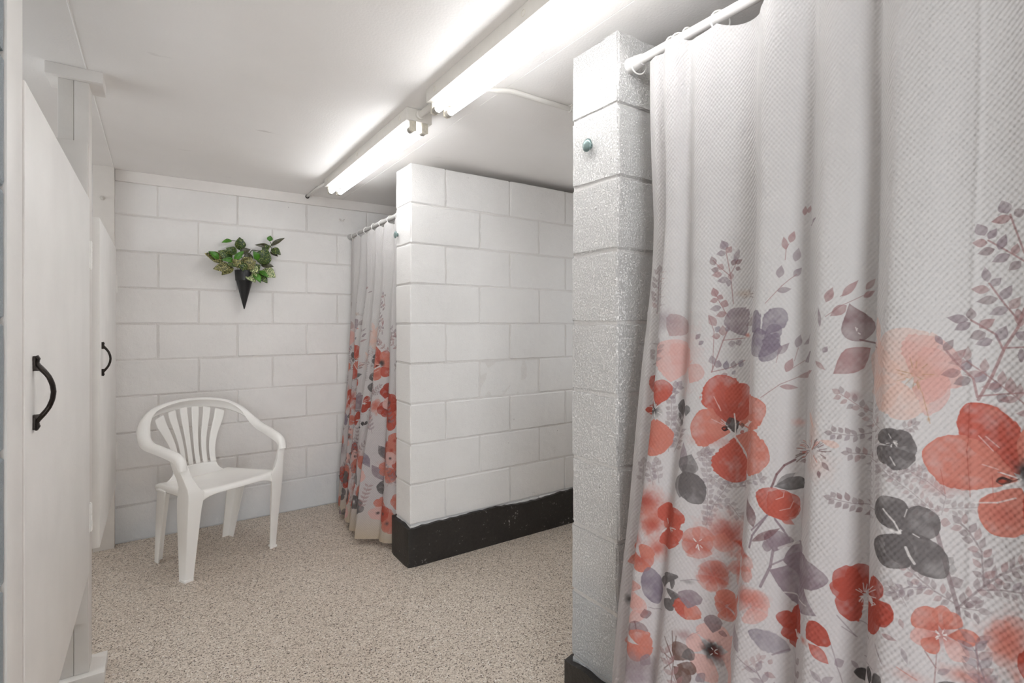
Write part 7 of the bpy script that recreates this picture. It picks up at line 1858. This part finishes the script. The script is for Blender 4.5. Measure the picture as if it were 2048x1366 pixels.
# ------------------------------------------------------------------ cone planter with speckled plant on the back wall
def planter():
    cx, cy = 0.436, WB - 0.055
    off = (cx, WB, 1.31)
    t = thing('potted_plant', 'speckled green plant in a black cone pot hung on the back wall', 'plant', off)
    b = MB().lathe((cx, cy, 1.310), (0, 0, 1), [(0, 0.002), (0.008, 0.0045), (0.17, 0.0445), (0.1735, 0.0465), (0.174, 0.0485), (0.232, 0.0525), (0.2345, 0.052), (0.2345, 0.047), (0.19, 0.044)], 32)
    b.f = b.f[:-1]
    pot = b.build('cone_pot', M['black_pot'], t, off=off, angle=30)
    MB().ring((cx, cy, 1.5445), (0, 0, 1), 0.0505, 0.0028, 32, 8).build('pot_rim', M['black_pot'], pot, off=off, smooth=True)
    MB().lathe((cx, cy, 1.520), (0, 0, 1), [(0, 0.045), (0.006, 0.046), (0.012, 0.03), (0.014, 0.01)], 20).build('soil', M['soil'], t, off=off, smooth=True)
    MB().box(cx - 0.012, cx + 0.012, cy + 0.04, WB, 1.50, 1.53).build('hanger', M['black_pot'], t, off=off)
    def stem(pts, r):
        MB().tube(cr(pts, 14), r, 7).build('stem', M['stem'], t, off=off, smooth=True)
    stem([(cx, cy, 1.525), (cx - 0.005, cy - 0.004, 1.58), (cx - 0.016, cy - 0.005, 1.64), (cx - 0.022, cy + 0.002, 1.672), (cx - 0.024, cy + 0.006, 1.70), (cx - 0.026, cy + 0.01, 1.735)], 0.0024)
    stem([(cx - 0.025, cy + 0.008, 1.716), (cx - 0.045, cy + 0.009, 1.724), (cx - 0.068, cy + 0.009, 1.724)], 0.0016)
    stem([(cx - 0.025, cy + 0.01, 1.73), (cx - 0.018, cy + 0.01, 1.735)], 0.0016)
    stem([(cx + 0.15, cy + 0.012, 1.708), (cx + 0.154, cy + 0.014, 1.722), (cx + 0.145, cy + 0.015, 1.745)], 0.0018)
    stem([(cx + 0.148, cy + 0.012, 1.706), (cx + 0.155, cy + 0.01, 1.695), (cx + 0.15, cy + 0.01, 1.672)], 0.0018)
    stem([(cx + 0.01, cy, 1.525), (cx + 0.02, cy - 0.002, 1.60), (cx + 0.04, cy + 0.005, 1.672), (cx + 0.09, cy + 0.008, 1.674), (cx + 0.15, cy + 0.012, 1.708)], 0.0026)
    stem([(cx - 0.01, cy, 1.525), (cx - 0.03, cy - 0.008, 1.57), (cx - 0.06, cy - 0.014, 1.60)], 0.0024)
    stem([(cx + 0.015, cy, 1.525), (cx + 0.04, cy - 0.012, 1.56), (cx + 0.08, cy - 0.018, 1.575)], 0.0024)
    # base x, base z, tip x, tip z, width, y of base and tip relative to cy, material
    LV = [(0.408, 1.670, 0.410, 1.747, 0.049, 0, -.012, 'leaf_dark'), (0.371, 1.724, 0.315, 1.708, 0.021, .01, .0, 'leaf_bright'), (0.416, 1.735, 0.436, 1.724, 0.014, .01, .015, 'leaf_bright'),
          (0.394, 1.649, 0.336, 1.673, 0.040, .0, -.02, 'leaf_dark'), (0.371, 1.621, 0.293, 1.652, 0.049, -.005, -.03, 'leaf_dark'), (0.320, 1.591, 0.226, 1.632, 0.053, -.01, -.03, 'leaf_spot'),
          (0.298, 1.603, 0.244, 1.644, 0.031, -.03, -.042, 'leaf_bright'), (0.359, 1.568, 0.268, 1.543, 0.044, -.015, -.03, 'leaf_spot'), (0.375, 1.560, 0.313, 1.511, 0.042, -.012, -.02, 'leaf_spot'),
          (0.382, 1.602, 0.310, 1.599, 0.024, -.02, -.045, 'leaf_bright'), (0.379, 1.605, 0.430, 1.661, 0.027, -.025, -.04, 'leaf_bright'), (0.414, 1.651, 0.469, 1.678, 0.031, 0, -.01, 'leaf_purple'),
          (0.510, 1.614, 0.481, 1.665, 0.032, -.02, -.04, 'leaf_bright'), (0.530, 1.588, 0.559, 1.690, 0.073, -.005, -.03, 'leaf_dark'), (0.538, 1.674, 0.580, 1.712, 0.033, 0, -.005, 'leaf_dark'),
          (0.575, 1.711, 0.494, 1.707, 0.021, .01, -.01, 'leaf_purple'), (0.580, 1.741, 0.585, 1.776, 0.026, .015, .01, 'leaf_bright'), (0.590, 1.713, 0.665, 1.766, 0.021, .012, -.01, 'leaf_purple'),
          (0.592, 1.692, 0.641, 1.657, 0.037, .01, -.015, 'leaf_dark'), (0.582, 1.670, 0.628, 1.647, 0.020, .01, 0, 'leaf_purple'), (0.530, 1.584, 0.599, 1.579, 0.030, 0, -.02, 'leaf_purple'),
          (0.538, 1.557, 0.609, 1.511, 0.053, -.005, -.03, 'leaf_pale'), (0.505, 1.530, 0.559, 1.472, 0.044, -.015, -.045, 'leaf_dark'), (0.510, 1.545, 0.565, 1.505, 0.027, -.03, -.055, 'leaf_bright'),
          (0.483, 1.530, 0.518, 1.471, 0.032, -.035, -.06, 'leaf_bright'), (0.453, 1.530, 0.490, 1.472, 0.051, -.025, -.055, 'leaf_pale'), (0.430, 1.577, 0.473, 1.629, 0.053, -.015, -.035, 'leaf_spot'),
          (0.437, 1.560, 0.494, 1.604, 0.053, -.025, -.045, 'leaf_spot'), (0.473, 1.544, 0.520, 1.583, 0.049, -.02, -.04, 'leaf_dark'), (0.375, 1.569, 0.414, 1.607, 0.044, -.02, -.035, 'leaf_spot'),
          (0.395, 1.592, 0.340, 1.572, 0.038, -.015, -.03, 'leaf_dark'), (0.465, 1.605, 0.450, 1.660, 0.040, -.005, -.015, 'leaf_purple'), (0.418, 1.560, 0.392, 1.615, 0.042, -.01, -.02, 'leaf_dark'),
          (0.470, 1.560, 0.505, 1.535, 0.042, -.028, -.05, 'leaf_pale'), (0.404, 1.690, 0.428, 1.722, 0.030, .01, .02, 'leaf_dark'), (0.45, 1.545, 0.40, 1.575, 0.04, -.03, -.045, 'leaf_dark')]
    for n, (x0, z0, x1, z1, wd, y0, y1, mt) in enumerate(LV):
        rnd = random.Random(n)
        a, b_ = Vector((x0, cy + y0, z0)), Vector((x1, cy + y1, z1))
        d = b_ - a
        L = d.length
        d.normalize()
        nrm = Vector((rnd.uniform(-.35, .35), -1, rnd.uniform(-.1, .5)))
        nrm = (nrm - d * nrm.dot(d)).normalized()
        sd = d.cross(nrm)
        rows = []
        for i in range(11):
            u = i / 10
            wv = max(0.02, math.sin(PI * min(1, u * 0.97 + 0.01) ** 0.80)) ** 1.05 * wd * 0.66
            if i == 10:
                wv = 0.0006
            p = a + d * (L * u) + nrm * (0.10 * L * math.sin(PI * u) * rnd.uniform(0.8, 1.2) - 0.02 * L * u * u)
            rows.append([tuple(p + sd * (wv * q) + nrm * (abs(q) ** 1.3 * wv * 0.28)) for q in (-1, -.66, -.33, 0, .33, .66, 1)])
        o = MB().grid(rows).build('leaf', M[mt], t, smooth=True, off=off)
        m = o.modifiers.new('solid', 'SOLIDIFY'); m.thickness = 0.0009
planter()
